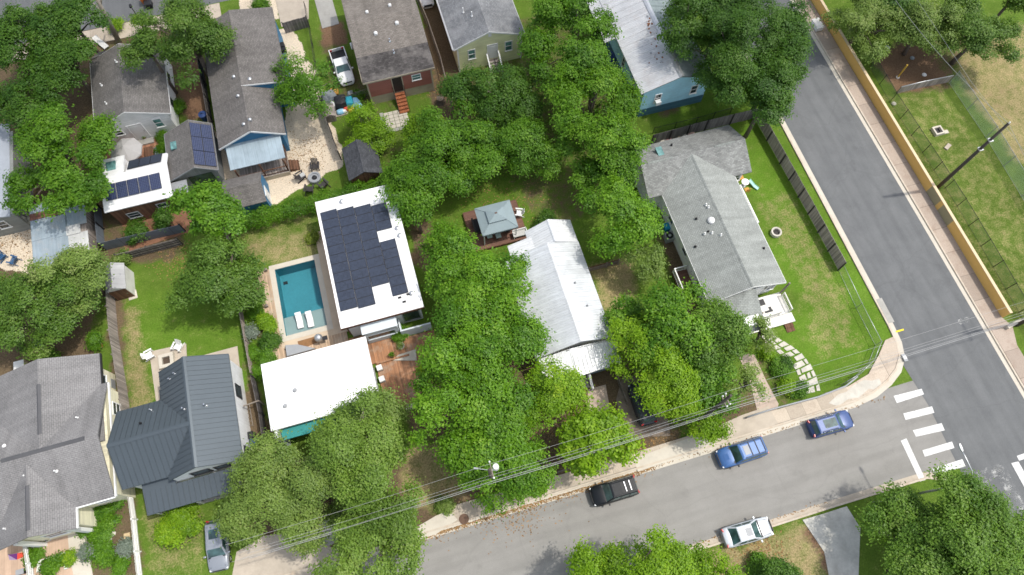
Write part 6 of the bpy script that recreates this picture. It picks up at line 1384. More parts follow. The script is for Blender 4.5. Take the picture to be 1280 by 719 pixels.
mb = MB(); mb.bar((p1.x-.1,p1.y+.15,9.7),(p1.x-.9,p1.y+.5,9.75),.04); mb.rbox(p1.x-.9,p1.y+.5,9.68,.3,.12,.1,-.4); mb.build('street_lamp', M['steel_gr'], t)
upole('dark utility pole with two white brackets rising through the trees on the right', p2, 10.8, [(8.6,.9,.08),(9.4,.9,.08)])
upole('utility pole on the far side of the side street beyond the right edge', p3, 10.8, [(10.2,1.7,.11)])
p0 = p1+(p1-p2); p4 = p3+(p3-p2)
def wire(label, pts, rr=.016, sag=.5, mat='wire'):
    mb = MB(); o = pts[len(pts)//2]
    for a, b_ in zip(pts[:-1], pts[1:]):
        a, b_ = Vector(a), Vector(b_); mb.tube([a.lerp(b_, i/14)-Vector((0,0,4*sag*(i/14)*(1-i/14))) for i in range(15)], rr, 5, cap=False)
    return mb.build('power_line', M[mat], None, origin=tuple(o), label=label, cat='power line', group='power lines over the street')
M['wire'] = mk('aluminium_wire', (.36,.36,.35), .5, .1, 4); M['cable'] = mk('grey_cable', (.33,.33,.33), .7, .15, 4)
PL = [p0, p1, p2, p3]; W = lambda dy, z, dx=0: [(p.x+dx, p.y+dy, z) for p in PL]
wire('topmost thin power line along the pole tops', W(.35, 10.9), .0085, .7)
wire('upper power line on the street side of the crossarms', W(-.75, 10.1), .0085, .8)
wire('middle power line just inside the lowest pair', W(-.15, 8.9), .0085, .7)
wire('lower power line beside the thick cable', W(-.5, 8.3), .0085, .7)
wire('thick pale communication cable lowest on the poles', W(-.45, 6.6), .02, .6, 'cable')
wire('second communication cable next to the thick pale cable', W(-.1, 6.9), .012, .65, 'cable')
pr = P(1168.7, 237.5); tp = pr+Vector((0,0,11.1))
t = thing('utility_pole', 'tall bare dark utility pole leaning out over the playing field netting', 'utility pole', (pr.x,pr.y,0), 0, 'utility poles'); mb = MB(); mb.tube([pr-Vector((0,0,.2)), pr+Vector((0,0,5.5)), tp], [.19,.16,.12], 10); mb.build('pole', M['timber'], t)
for z in (7.2, 8.6): mb = MB(); mb.cbox(pr.x+.02, pr.y, z, .4, .4, .1); mb.build('bracket', M['steel'], t)
insul(t, (tp.x, tp.y, tp.z))
M['thinwire'] = mk('thin_wire', (.28,.29,.28), .6, .1, 4)
e1 = P(1112, -10, 11.5); e2 = P(1290, 215, 9.0); mb = MB(); mb.tube([e1.lerp(tp, i/12)-Vector((0,0,2*(i/12)*(1-i/12))) for i in range(13)], .014, 5); mb.tube([tp, e2], .014, 5); mb.build('power_line', M['thinwire'], origin=tuple(tp), label='single wire running from the bare field pole to the top edge', cat='power line', group='wires over the playing field')
e1 = P(1140, -10, 9); e2 = P(1300, 215, 8); mb = MB(); mb.tube([e1, e1.lerp(e2,.5)-Vector((0,0,.4)), e2], .012, 5); mb.build('power_line', M['thinwire'], origin=tuple(e2), label='faint wire crossing the dry field right of the bare pole', cat='power line', group='wires over the playing field')
# street light at the lower right corner
t = thing('street_light', 'slim white street light reaching over the crosswalk corner', 'street light', tuple(P(1205,607)*1.0))
top = P(1218, 603.5, 7.4); base = Vector((top.x, top.y, 0)); t.location = base; hd = P(1202, 563, 7.9)
mb = MB(); mb.tube([base, base+Vector((0,0,7.45))], [.11,.07], 10); mb.build('pole', M['steel_gr'], t)
mb = MB(); mb.tube([top-Vector((0,0,.3)), top.lerp(hd,.35)+Vector((0,0,.25)), top.lerp(hd,.8)+Vector((0,0,.12)), hd], [.06,.05,.045,.045], 8); mb.build('arm', M['steel'], t)
mb = MB(); d = (hd-top).normalized(); mb.loft([[hd+d*s+Vector((0,0,zz))+Vector((-d.y,d.x,0))*w_ for w_, zz in ((-k,0),(-k*.6,.1),(k*.6,.1),(k,0),(0,-.08))] for s, k in ((-.1,.06),(.05,.13),(.35,.13),(.5,.07))]); mb.build('lamp_head', M['steel'], t)
t = thing('street_sign', 'small pale sign post half hidden by the trees at the kerb across the street', 'sign', tuple(P(1090,628)))
p = P(1090,628); mb = MB(); mb.cyl(p.x,p.y,0,2.2,.03,8); mb.build('post', M['steel'], t); mb = MB(); mb.rbox(p.x,p.y-.04,1.75,.5,.02,.5,.1); mb.build('plate', M['white'], t)
# ================================================================ YARD THINGS
def put(name, label, cat, u, v, rz=0, z=0.0, group=None): p = P(u, v, z); return thing(name, label, cat, (p.x,p.y,z), rz, group)
def adirondack(name, label, u, v, rz, mat, z=0.0, group=None, s=1.0):
    t = put(name, label, 'chair', u, v, rz, z, group)
    mb = MB()
    for i in range(5): mb.loft([[(-.28+i*.115,.1,.36),(-.18+i*.115,.1,.36),(-.18+i*.115,.1,.39),(-.28+i*.115,.1,.39)],[(-.28+i*.115,-.42,.27),(-.18+i*.115,-.42,.27),(-.18+i*.115,-.42,.30),(-.28+i*.115,-.42,.30)]])
    mb.build('seat', M[mat], t, local=True); mb = MB()
    for i in range(5):
        tp_ = .95-abs(i-2)*.06; mb.bar((-.23+i*.115,-.36,.28),(-.26+i*.13,-.68,tp_),.1,.025)
    mb.build('backrest', M[mat], t, local=True)
    for sx in (-1, 1):
        mb = MB(); mb.cbox(sx*.37,-.12,.54,.14,.74,.03); mb.build('armrest', M[mat], t, local=True)
        mb = MB(); mb.cbox(sx*.34,.16,0,.05,.1,.54); mb.build('leg', M[mat], t, local=True)
        mb = MB(); mb.bar((sx*.32,.12,.34),(sx*.32,-.72,.05),.04,.12); mb.build('leg', M[mat], t, local=True)
    t.scale = (s,)*3; return t
M['blue_plastic'] = mk('blue_plastic', (.03,.09,.19), .55, .12, 4); M['chair_dark'] = mk('dark_wicker', (.045,.04,.04), .8, .3, 8); M['cushion'] = mk('pale_cushion', (.42,.42,.40), .9, .08, 6)
adirondack('lawn_chair', 'white slatted lawn chair at the left corner of the paved patio', 191, 444, -1.3, 'white', .08, 'white lawn chairs by the square fire pit', 1.0)
adirondack('lawn_chair', 'white slatted lawn chair at the right corner of the paved patio', 223, 437, 2.6, 'white', .08, 'white lawn chairs by the square fire pit', 1.0)
adirondack('lawn_chair', 'blue lawn chair nearer the left edge on the tan gravel', 6, 321, -.9, 'blue_plastic', 0, 'blue chairs on the tan gravel', 1.0)
adirondack('lawn_chair', 'blue lawn chair to the right of the other blue chair on the tan gravel', 18, 327, 1.0, 'blue_plastic', 0, 'blue chairs on the tan gravel', 1.0)
CG = 'dark chairs around the round fire pit'
adirondack('garden_chair', 'dark garden chair above the round fire pit on the gravel', 395, 212, 3.0, 'chair_dark', 0, CG, 1.1)
adirondack('garden_chair', 'dark garden chair left of the round fire pit, pale cushion on its seat', 379, 222, -1.2, 'chair_dark', 0, CG, 1.1)
adirondack('garden_chair', 'dark garden chair below the round fire pit nearest the hedge', 388, 237, -.3, 'chair_dark', 0, CG, 1.1)
adirondack('garden_chair', 'dark garden chair at the lower right of the round fire pit', 404, 232, .6, 'chair_dark', 0, CG, 1.1)
p = P(379,222); mb = MB(); mb.rbox(p.x+.05,p.y,.43,.5,.5,.08,-1.2); mb.build('cushion', M['cushion'], origin=(p.x,p.y,.43), bevel=.03, label='pale cushion on the dark chair left of the round fire pit', cat='cushion')
t = put('fire_pit', 'round dark metal fire pit on the cream gravel', 'fire pit', 394, 224); p = t.location
mb = MB(); mb.lathe([(.62,0),(.66,.4),(.6,.46),(.48,.44),(.42,.3),(.02,.28)], p.x, p.y, 22); mb.build('bowl', M['steel_gr'], t); mb = MB(); mb.lathe([(.28,.29),(.22,.42),(.02,.45)], p.x, p.y, 10); mb.build('grate', M['black'], t)
t = put('fire_pit', 'square pale stone fire pit between the white lawn chairs', 'fire pit', 210, 452, 0, .08); p = t.location
mb = MB()
for q in ((-.65,-.35,-.65,.65),(.35,.65,-.65,.65),(-.349,.349,.35,.65),(-.349,.349,-.65,-.35)): mb.box(p.x+q[0],p.x+q[1],p.y+q[2],p.y+q[3],.08,.5)
mb.build('stone_ring', M['concrete_lt'], t); mb = MB(); mb.box(p.x-.345,p.x+.345,p.y-.345,p.y+.345,.09,.25); mb.build('ash', mk('ash', (.07,.05,.035), 1, .4, 8), t)
# loungers in the pool
def lounger(label, u, v):
    t = put('pool_lounger', label, 'lounger', u, v, 0, -.1, 'white loungers on the pool ledge'); t.scale = (.82,)*3; mb = MB(); W_ = .34
    sec = [(-.85,.12),(-.6,.22),(-.2,.16),(.25,.26),(.7,.52),(.95,.58)]
    mb.loft([[(-W_,y,z),(W_,y,z),(W_,y,z-.07),(-W_,y,z-.07)] for y, z in sec]); mb.build('shell', M['white'], t, bevel=.02, local=True)
    mb = MB(); mb.cbox(0,.72,.55,.5,.26,.06); mb.build('headrest', M['white'], t, bevel=.02, local=True); mb = MB(); mb.cbox(0,-.5,-.2,.5,.5,.38); mb.cbox(0,.5,-.2,.5,.4,.45); mb.build('foot', M['white_dirty'], t, local=True); return t
lounger('left white lounger on the pale ledge of the pool', 375, 402); lounger('right white lounger on the pale ledge of the pool', 388, 400.5)
# umbrella and table
t = put('patio_umbrella', 'large octagonal cream umbrella on the brick courtyard', 'umbrella', 158, 192); p = P(157.5, 188, 2.2); t.location = (p.x, p.y, 0)
M['cream_cloth'] = mk('cream_cloth', (.40,.385,.37), .9, .06, 3); mb = MB(); n = 8
ring = lambda r_, z_: [(p.x+r_*math.cos(2*math.pi*(k+.3)/n), p.y+r_*math.sin(2*math.pi*(k+.3)/n), z_) for k in range(n)]
mb.loft([ring(1.62,2.02), ring(1.6,2.16), ring(.9,2.55), ring(.12,2.82), ring(.02,2.83)]); mb.build('canopy', M['cream_cloth'], t)
mb = MB(); mb.cyl(p.x,p.y,0,3.0,.03,8); mb.build('pole', M['steel_gr'], t); mb = MB(); mb.lathe([(.3,0),(.3,.1),(.08,.14)], p.x, p.y, 14); mb.build('base', M['steel_gr'], t)
for k in range(n): mb = MB(); mb.bar((p.x,p.y,2.72),ring(1.55,2.12)[k],.025); mb.build('rib', M['steel_gr'], t)
t = put('garden_table', 'dark slatted table with benches beside the leafy bed on the brick courtyard', 'table', 190, 196); p = t.location
mb = MB(); mb.cbox(p.x,p.y,.7,.9,1.5,.05); mb.build('table_top', M['wood_brown'], t, bevel=.01)
for sx in (-.38,.38):
    for sy in (-.65,.65): mb = MB(); mb.cbox(p.x+sx,p.y+sy,0,.07,.07,.7); mb.build('leg', M['steel_gr'], t)
t = put('garden_bench', 'slate bench alongside the dark slatted courtyard table', 'bench', 196, 195); p = t.location
mb = MB(); mb.cbox(p.x+.2,p.y,.42,.35,1.5,.05); mb.build('seat', M['slate'], t); 
for sy in (-.6,.6): mb = MB(); mb.cbox(p.x+.2,p.y+sy,0,.3,.06,.42); mb.build('leg', M['steel_gr'], t)
def pot(label, u, v, r_, h_, kind, z=0.0, mat=None):
    t = put('potted_plant', label, 'potted plant', u, v, 0, z); p = t.location; mb = MB(); mb.lathe([(r_*.7,z),(r_,z+h_),(r_*.85,z+h_),(r_*.8,z+h_-.06),(.01,z+h_-.06)], p.x, p.y, 14); mb.build('pot', mat or M['terracotta'], t)
    n = 240; r = np.random.default_rng(int(u)); C = r.normal(0, r_*.55, (n,3)); C[:,2] = np.abs(C[:,2])+z+h_; N = r.normal(size=(n,3)); N[:,2] = np.abs(N[:,2])+.4; N /= np.linalg.norm(N,axis=1,keepdims=True); L_ = .12*r.uniform(.7,1.3,n)
    leaf_mesh('foliage', C, N, L_, L_*.5, r.uniform(.2,.7,n), LEAF[kind], t); return t
pot('potted plant by the white house door', 182, 173, .25, .4, 'mid'); pot('dark tub plant at the corner of the garden studio', 213, 175, .4, .5, 'dark'); pot('round concrete planter on the hardwood deck', 502, 434, .34, .4, 'olive', .12, M['concrete_gr'])
pot('small potted plant at the tip of the white stone slab', 491, 445, .22, .35, 'mid', .12); pot('terracotta pot with yellowish grass by the pool paving', 393, 301, .25, .35, 'yellow')
pot('orange pot behind the big grey shingle roof', 126, 433, .3, .35, 'mid', 0, mk('orange_clay', (.45,.16,.06), .8, .15, 5)); 
t = put('stone_slab', 'pointed white stone slab lying on the hardwood deck', 'stone slab', 505, 446, 0, .122); mb = MB(); mb.prism([(q.x,q.y) for q in PP([(492,451),(498,444),(520,437),(521,451)], .12)], .123, .22); mb.build('slab', M['stonewhite'], t)
def cube_seat(label, u, v): t = put('cube_seat', label, 'stool', u, v, .1, .12, 'white cube seats on the deck'); mb = MB(); mb.cbox(0,0,.06,.5,.5,.38); mb.build('cushion', M['white'], t, bevel=.03, local=True); mb = MB(); mb.cbox(0,0,0,.52,.52,.058); mb.build('base', M['black'], t, local=True)
cube_seat('white cube seat on the deck nearer the pool', 475, 461); cube_seat('white cube seat on the deck nearer the street', 478, 475)
# poolside
t = put('mat_or_shadow', 'brown coir mat on the deck below the pool', 'mat', 384, 431, 0, .09); mb = MB(); mb.prism([(q.x,q.y) for q in PP([(372,427),(393,421),(397,428),(375,437)], .09)], .09, .115); mb.build('mat', mk('coir', (.22,.115,.05), .95, .25, 12), t)
t = put('day_bed', 'grey slatted day bed on the deck against the white roof', 'day bed', 366, 439, 0, .09); mb = MB(); pts = PP([(358,433),(373,432),(396,437),(360,447)], .1); mb.prism([(q.x,q.y) for q in pts], .3, .48); mb.build('mattress', M['steel_gr'], t, bevel=.03); mb = MB(); c = t.location
for dx, dy in ((-.6,.3),(.6,.3),(-.5,-.3),(.9,0)): mb.cbox(c.x+dx,c.y+dy,.09,.07,.07,.21)
mb.build('leg', M['black'], t)
t = put('grill', 'round silver kettle grill with black lid on the deck below the pool', 'grill', 401, 426, 0, .09); p = t.location
mb = MB(); mb.lathe([(.05,.6),(.34,.72),(.38,.92),(.36,.94)], p.x, p.y, 16); mb.build('bowl', M['chrome'], t, smooth=True); mb = MB(); mb.lathe([(.38,.945),(.34,1.12),(.18,1.25),(.03,1.28)], p.x, p.y, 16); mb.build('lid', M['steel'], t, smooth=True); mb = MB()
for k in range(3): a = k*2.1; mb.tube([(p.x+.25*math.cos(a),p.y+.25*math.sin(a),.7),(p.x+.4*math.cos(a),p.y+.4*math.sin(a),.09)], .02, 6)
mb.rbox(p.x+.55,p.y-.15,.85,.45,.4,.04,0); mb.build('stand', M['black'], t)
def lantern(label, u, v): t = put('garden_lantern', label, 'lantern', u, v, 0, 0, 'dark lanterns along the pool deck'); p = t.location; mb = MB(); mb.cbox(p.x,p.y,0,.16,.16,.5); mb.lathe([(.16,.5),(.02,.62)], p.x, p.y, 8); mb.build('case', M['post_wood'], t)
lantern('dark lantern at the top left corner of the pool deck', 334, 339); lantern('dark lantern halfway down the pool deck edge', 335, 384); lantern('dark lantern low on the pool deck edge', 342, 417)
# gazebo furniture
SGp = 'pale stools under the gazebo'
def stool(label, u, v): t = put('patio_stool', label, 'stool', u, v, .05, .365, SGp); mb = MB(); mb.cbox(0,0,.34,.5,.48,.1); mb.build('cushion', mk('pale_green_cushion', (.40,.50,.48), .9, .08, 6), t, bevel=.03, local=True); mb = MB()
def stool(label, u, v):
    t = put('patio_stool', label, 'stool', u, v, .05, .365, SGp); mb = MB(); mb.cbox(0,0,.34,.52,.5,.1); mb.build('cushion', M['cushion_g'], t, bevel=.03, local=True)
    for sx in (-.2,.2):
        for sy in (-.2,.2): mb = MB(); mb.cbox(sx,sy,0,.05,.05,.34); mb.build('leg', M['black'], t, local=True)
M['cushion_g'] = mk('pale_green_cushion', (.40,.50,.48), .9, .08, 6)
stool('pale cushioned stool at the left front of the gazebo', 612, 297); stool('pale cushioned stool in the middle front of the gazebo', 623, 297)
t = put('grill', 'black barrel grill with a bright lid under the gazebo edge', 'grill', 636, 290, .3, .365); mb = MB(); mb.tube([(-.4,0,.75),(.4,0,.75)], .28, 14); mb.build('barrel', M['black'], t, local=True); mb = MB(); mb.loft([[(x,.05+.24*math.cos(a),.82+.24*math.sin(a)) for a in (0.2,.8,1.4,2.0,2.6)]+[(x,.05,.84)] for x in (-.3,.36)]); mb.build('lid', M['chrome'], t, local=True); mb = MB()
for sx in (-.32,.32): mb.bar((sx,-.2,0),(sx,-.1,.6),.05); mb.bar((sx,.2,0),(sx,.1,.6),.05)
mb.build('leg', M['black'], t, local=True)
t = put('garden_bench', 'white framed bench on the gazebo deck front corner', 'bench', 650, 294, 0, .365); mb = MB(); mb.cbox(0,0,.3,1.3,.6,.14); mb.build('cushion', M['cushion'], t, bevel=.03, local=True); mb = MB(); mb.cbox(0,.32,.3,1.36,.06,.45); mb.cbox(-.68,0,.3,.06,.6,.3); mb.cbox(.68,0,.3,.06,.6,.3); mb.build('frame', M['white'], t, local=True)
for sx in (-.66,.66):
    for sy in (-.28,.28): mb = MB(); mb.cbox(sx,sy,0,.06,.06,.298); mb.build('leg', M['white'], t, local=True)
adirondack('lawn_chair', 'white lawn chair on the right side of the gazebo deck', 647, 268, 1.2, 'white', .365, None, .95)
t = put('outdoor_sofa', 'black wicker sofa at the left side under the gazebo', 'sofa', 597, 284, 0, .365); mb = MB(); mb.cbox(0,0,0,.75,1.5,.35); mb.build('base', M['chair_dark'], t, local=True); mb = MB(); mb.cbox(-.36,0,.352,.14,1.5,.4); mb.build('backrest', M['chair_dark'], t, local=True); mb = MB(); mb.cbox(.06,0,.352,.64,1.4,.1); mb.build('cushion', M['black'], t, bevel=.03, local=True)
# corner house yard
def bin_(label, u, v, mat, r_=.3, h_=1.0, name='wheelie_bin', cat='bin', lid=None, rz=0):
    t = put(name, label, cat, u, v, rz); mb = MB(); mb.loft([[(-r_*.8,-r_*.8,.05),(r_*.8,-r_*.8,.05),(r_*.8,r_*.8,.05),(-r_*.8,r_*.8,.05)],[(-r_,-r_,h_),(r_,-r_,h_),(r_,r_*1.1,h_),(-r_,r_*1.1,h_)]]); mb.build('body', M[mat], t, local=True, bevel=.03)
    mb = MB(); mb.loft([[(-r_*1.06,-r_*1.06,h_+.004),(r_*1.06,-r_*1.06,h_+.004),(r_*1.06,r_*1.2,h_+.004),(-r_*1.06,r_*1.2,h_+.004)],[(-r_*.8,-r_*.8,h_+.1),(r_*.8,-r_*.8,h_+.1),(r_*.8,r_*.9,h_+.1),(-r_*.8,r_*.9,h_+.1)]]); mb.build('lid', M[lid or mat], t, local=True, bevel=.02)
    for sx in (-1,1):
        mb = MB(); mb.tube([(sx*r_*.75-.04,r_*.95,.12),(sx*r_*.75+.04,r_*.95,.12)], .12, 10); mb.build('wheel', M['rubber'], t, local=True)
    return t
M['bin_blue'] = mk('blue_bin_plastic', (.02,.30,.50), .5, .1, 5); M['bin_orange'] = mk('orange_plastic', (.6,.17,.03), .5, .1, 5); M['tarp_blue'] = mk('dark_blue_tarp', (.02,.05,.16), .6, .2, 4)
bin_('blue lidded tub beside the corner house wall', 833, 287, 'bin_blue', .34, .7, 'storage_tub', 'tub')
def aircon(label, u, v): t = put('air_conditioner', label, 'air conditioner', u, v); mb = MB(); mb.cbox(0,0,.05,.85,.85,.75); mb.build('case', M['steel_gr'], t, local=True, bevel=.02); mb = MB(); mb.lathe([(.36,.803),(.36,.83),(.3,.832),(.12,.835),(.01,.86)], 0, 0, 18); mb.build('fan', M['black'], t, local=True); mb = MB(); mb.lathe([(.15,.861),(.12,.88),(.01,.89)], 0, 0, 12); mb.build('hub', M['steel'], t, local=True)
aircon('grey air conditioner with round fan beside the corner house wall', 835, 299); aircon('grey air conditioner at the yellow wall of the big grey roofed house', 139, 483)
t = put('ring_planter', 'round stone ring planter alone on the bright lawn', 'planter', 969, 292); p = t.location; mb = MB(); mb.lathe([(.5,0),(.52,.42),(.36,.42),(.34,.15),(.01,.12)], p.x, p.y, 16); mb.build('ring', M['stonewhite'], t); mb = MB(); mb.lathe([(.335,.16),(.2,.2),(.01,.22)], p.x, p.y, 10); mb.build('soil', M['post_dark'], t)
t = put('patio_table', 'round white table on the narrow side porch', 'table', 929, 232, 0, .45); p = t.location; mb = MB(); mb.lathe([(.36,1.13),(.38,1.16),(.01,1.17)], p.x, p.y, 16); mb.build('table_top', M['white'], t); mb = MB(); mb.cyl(p.x,p.y,.455,1.13,.04,8); mb.lathe([(.25,.452),(.06,.5)], p.x, p.y, 12); mb.build('leg', M['steel_gr'], t)
M['orange_wood'] = mk('orange_wood', (.45,.24,.05), .7, .15, 5)
def schair(label, u, v, rz): 
    t = put('patio_chair', label, 'chair', u, v, rz, .455, 'orange chairs on the side porch'); mb = MB(); mb.cbox(0,0,.42,.46,.46,.05); mb.build('seat', M['orange_wood'], t, local=True); mb = MB(); mb.cbox(0,-.22,.471,.44,.04,.45); mb.build('backrest', M['orange_wood'], t, local=True)
    for sx in (-.19,.19):
        for sy in (-.19,.19): mb = MB(); mb.cbox(sx,sy,0,.045,.045,.42); mb.build('leg', M['orange_wood'], t, local=True)
schair('orange wooden chair above the white porch table', 925, 225, 3.1); schair('orange wooden chair below the white porch table', 932, 240, 0)
t = put('garden_slide', 'pale green plastic slide lying beside the side porch', 'slide', 940, 232, .6); mb = MB(); mb.loft([[(-.18,y,z),(.18,y,z),(.18,y,z+.1),(.14,y,z+.03),(-.14,y,z+.03),(-.18,y,z+.1)] for y, z in ((-.7,.05),(-.2,.12),(.5,.5))]); mb.build('chute', mk('pale_green_plastic', (.32,.55,.48), .5, .08, 4), t, local=True); mb = MB(); mb.cbox(0,.48,0,.36,.08,.46); mb.build('support', M['white'], t, local=True)
for i, (u, v) in enumerate(((829,178),(836,177),(846,168),(855,167),(863,166))):
    lb = ['flat pale stone at the left end of the rubble by the dark fence', 'rose tinted stone second in the rubble by the dark fence', 'tan stone in the middle of the rubble by the dark fence', 'white stone right of the tan stone by the dark fence', 'pinkish stone at the right end of the rubble by the dark fence'][i]
    t = put('garden_stone', lb, 'stone', u, v, i*.7, 0, 'stones behind the corner house'); mb = MB(); mb.lathe([(.42,0),(.46,.12),(.3,.26),(.05,.3)], 0, 0, 7); mb.build('stone', [M['stonewhite'], mk('rose_stone', (.45,.25,.22), .9, .2, 5), mk('tan_stone', (.5,.38,.22), .9, .2, 5), M['stonewhite'], mk('pink_stone', (.5,.33,.27), .9, .2, 5)][i], t, local=True)
# left houses
t = put('rain_tank', 'green round rain tank with a white lid under the grey roof corner', 'tank', 107, 645, 0); p = t.location; mb = MB(); mb.cyl(p.x,p.y,0,1.7,.75,24); mb.build('drum', lined('green_tank', (.06,.11,.075), 'v', .2, .7, .1, .6, .06), t); mb = MB(); mb.lathe([(.75,1.702),(.6,1.9),(.12,2.0),(.01,2.01)], p.x, p.y, 24); mb.build('lid', M['white'], t)
t = put('storage_box', 'cream storage box standing on bare earth behind the big grey roof', 'box', 31, 460); p = t.location; mb = MB(); mb.cbox(p.x,p.y,0,.85,.85,.8); mb.build('box', mk('cream_plastic', (.62,.55,.35), .6, .06, 4), t, bevel=.03); mb = MB(); mb.cbox(p.x,p.y,.803,.9,.9,.06); mb.build('lid', M['white'], t, bevel=.02)
t = put('plastic_tub', 'dark blue tub lying on bare earth behind the cream box', 'tub', 49, 431); p = t.location; mb = MB(); mb.lathe([(.35,0),(.45,.4),(.4,.4),(.32,.05),(.01,.05)], p.x, p.y, 16); mb.build('tub', M['tarp_blue'], t)
t = put('tyre', 'old black tyre on the ground beside the cream box', 'tyre', 45, 463); p = t.location; mb = MB(); mb.lathe([(.2,.0),(.34,.0),(.36,.1),(.34,.2),(.2,.2),(.18,.1)], p.x, p.y, 18, caps=False); mb.build('tyre', M['rubber'], t)
t = put('play_tent', 'red and purple small sail tent on the sandstone terrace', 'tent', 20, 695); p = t.location
mb = MB(); mb.add([(p.x-.5,p.y-.2,.02),(p.x+.1,p.y-.35,.02),(p.x-.1,p.y+.1,.8)], [(0,1,2)]); mb.mat(1).add([(p.x+.1,p.y-.35,.02),(p.x+.4,p.y+.15,.02),(p.x-.1,p.y+.1,.8)], [(0,1,2)]); mb.mat(2).add([(p.x+.1,p.y-.36,.03),(p.x+1.1,p.y-.25,.03),(p.x+1.1,p.y+.05,.2),(p.x+.3,p.y+.1,.3)], [(0,1,2,3)])
mb.build('cloth', [mk('mauve_cloth', (.40,.3,.45), .9, .06), mk('purple_cloth', (.12,.03,.16), .9, .06), mk('red_cloth', (.65,.07,.04), .9, .06)], t); mb = MB(); mb.cyl(p.x-.1,p.y+.12,0,.85,.015,6); mb.build('pole', M['steel'], t)
t = put('storage_box', 'dark box on the terrace at the bottom edge beside the white fence', 'box', 29, 715); p = t.location; mb = MB(); mb.cbox(p.x,p.y,.05,.6,.4,.35); mb.build('box', M['black'], t, bevel=.02); mb = MB(); mb.cbox(p.x,p.y,.403,.62,.42,.05); mb.build('lid', M['steel_gr'], t)
t = put('flower_trough', 'long trough of purple flowers under the big grey roof eave', 'planter', 55, 675); mb = MB(); L = PP([(40,687),(42,675),(70,664),(72,672)]); mb.prism([(q.x,q.y) for q in L], 0, .35); mb.build('trough', M['white_dirty'], t)
r = np.random.default_rng(3); n = 700; a = r.random((n,2)); A4 = np.array([tuple(q) for q in L]); C = (A4[0]*(1-a[:,:1])+A4[3]*a[:,:1])*(1-a[:,1:])+(A4[1]*(1-a[:,:1])+A4[2]*a[:,:1])*a[:,1:]; C = C-np.array(tuple(t.location)); C[:,2] = .36+r.random(n)*.25; N = r.normal(size=(n,3)); N[:,2] = np.abs(N[:,2])+.4; N /= np.linalg.norm(N,axis=1,keepdims=True); Lf = .12*r.uniform(.6,1.3,n)
leaf_mesh('foliage', C, N, Lf, Lf*.6, r.uniform(0,1,n), LEAF['olive'], t); mfl, nt, b = newmat('purple_petals'); nt.links.new(ramp(nt, noise(nt, geo_vec(nt), 9), [(.4,(.10,.06,.25)),(.6,(.22,.16,.42))]), b.inputs['Base Color']); leaf_mesh('flowers', C[:160]+np.array([0,0,.08]), N[:160], Lf[:160], Lf[:160], r.random(160), mfl, t)
bin_('blue topped wheelie bin by the white wall of the charcoal roofed house', 322, 556, 'black', .32, 1.0, lid='tarp_blue'); bin_('black wheelie bin next to the blue topped bin', 317, 547, 'black', .3, .95)
t = put('ladder', 'grey ladder leaning along the white wall beside the dark fence', 'ladder', 312, 520); p = t.location; mb = MB(); mb.bar((p.x-.15,p.y-1,.1),(p.x-.15,p.y+1,.3),.06); mb.bar((p.x+.2,p.y-1,.1),(p.x+.2,p.y+1,.3),.06); mb.build('side_rail', M['post_wood'], t)
for i in range(6): mb = MB(); mb.bar((p.x-.15,p.y-.9+i*.36,.12+i*.036),(p.x+.2,p.y-.9+i*.36,.12+i*.036),.04); mb.build('rung', M['post_wood'], t)
t = put('timber_arm', 'pale timber arm reaching from the fence to the white wall', 'post', 318, 503); p = t.location; a = P(304,508,1.6); b_ = P(323,501,1.6); mb = MB(); mb.bar(a, b_, .1); mb.build('arm', M['post_wood'], t); mb = MB(); mb.cbox(b_.x,b_.y,0,.1,.1,1.55); mb.build('post', M['post_wood'], t)
t = put('stepping_stone', 'square buff paving stone lying in the cottage garden', 'paving stone', 159, 670); p = t.location; mb = MB(); mb.cbox(p.x,p.y,0,.5,.45,.08); mb.build('slab', mk('buff_stone', (.5,.38,.22), .9, .15, 6), t, bevel=.01)
for i, (u, v) in enumerate(((137,674),(142,667),(140,698),(150,685))):
    t = put('garden_stone', ['pale stone in the cottage garden left of the buff slab', 'tan stone in the cottage garden above the green mound', 'small white stone low in the cottage garden', 'round stone ring in the cottage garden near the picket fence'][i], 'stone', u, v, i, 0, 'stones in the cottage garden'); mb = MB(); mb.lathe([(.2,0),(.24,.08),(.12,.16),(.02,.18)], 0, 0, 7); mb.build('stone', M['stonewhite'], t, local=True)
t = put('step_pad', 'small pale concrete pad at the door of the garden shed', 'paving slab', 166, 369); p = t.location; mb = MB(); mb.rbox(p.x,p.y,0,.8,.9,.06,.1); mb.build('slab', M['concrete_lt'], t)
t = put('round_bin', 'dark round bin on the red dirt drive beside the board fence', 'bin', 257, 149); p = t.location; mb = MB(); mb.lathe([(.35,0),(.42,.8),(.44,.85),(.1,.95)], p.x, p.y, 16); mb.build('body', M['tarp_blue'], t)
mb = MB(); mb.tube([(p.x-.2,p.y,.92),(p.x,p.y,1.02),(p.x+.2,p.y,.92)], .025, 6); mb.build('handle', M['black'], t)
t = put('garden_lounger', 'white sun lounger on bare earth behind the leaning trunk', 'lounger', 128, 56, .6); mb = MB(); mb.loft([[(-.3,y,z),(.3,y,z),(.3,y,z-.06),(-.3,y,z-.06)] for y, z in ((-1,.3),(.3,.3),(1.0,.6))]); mb.build('bed', M['white_dirty'], t, local=True)
for sx in (-.26,.26):
    for sy in (-.8,.3): mb = MB(); mb.cbox(sx,sy,0,.05,.05,.24); mb.build('leg', M['white_dirty'], t, local=True)
bin_('orange bin standing at the kerb of the far street', 184, 4, 'bin_orange', .42, 1.0); bin_('black bin in front of the orange bin at the far kerb', 188, 9, 'black', .42, .7)
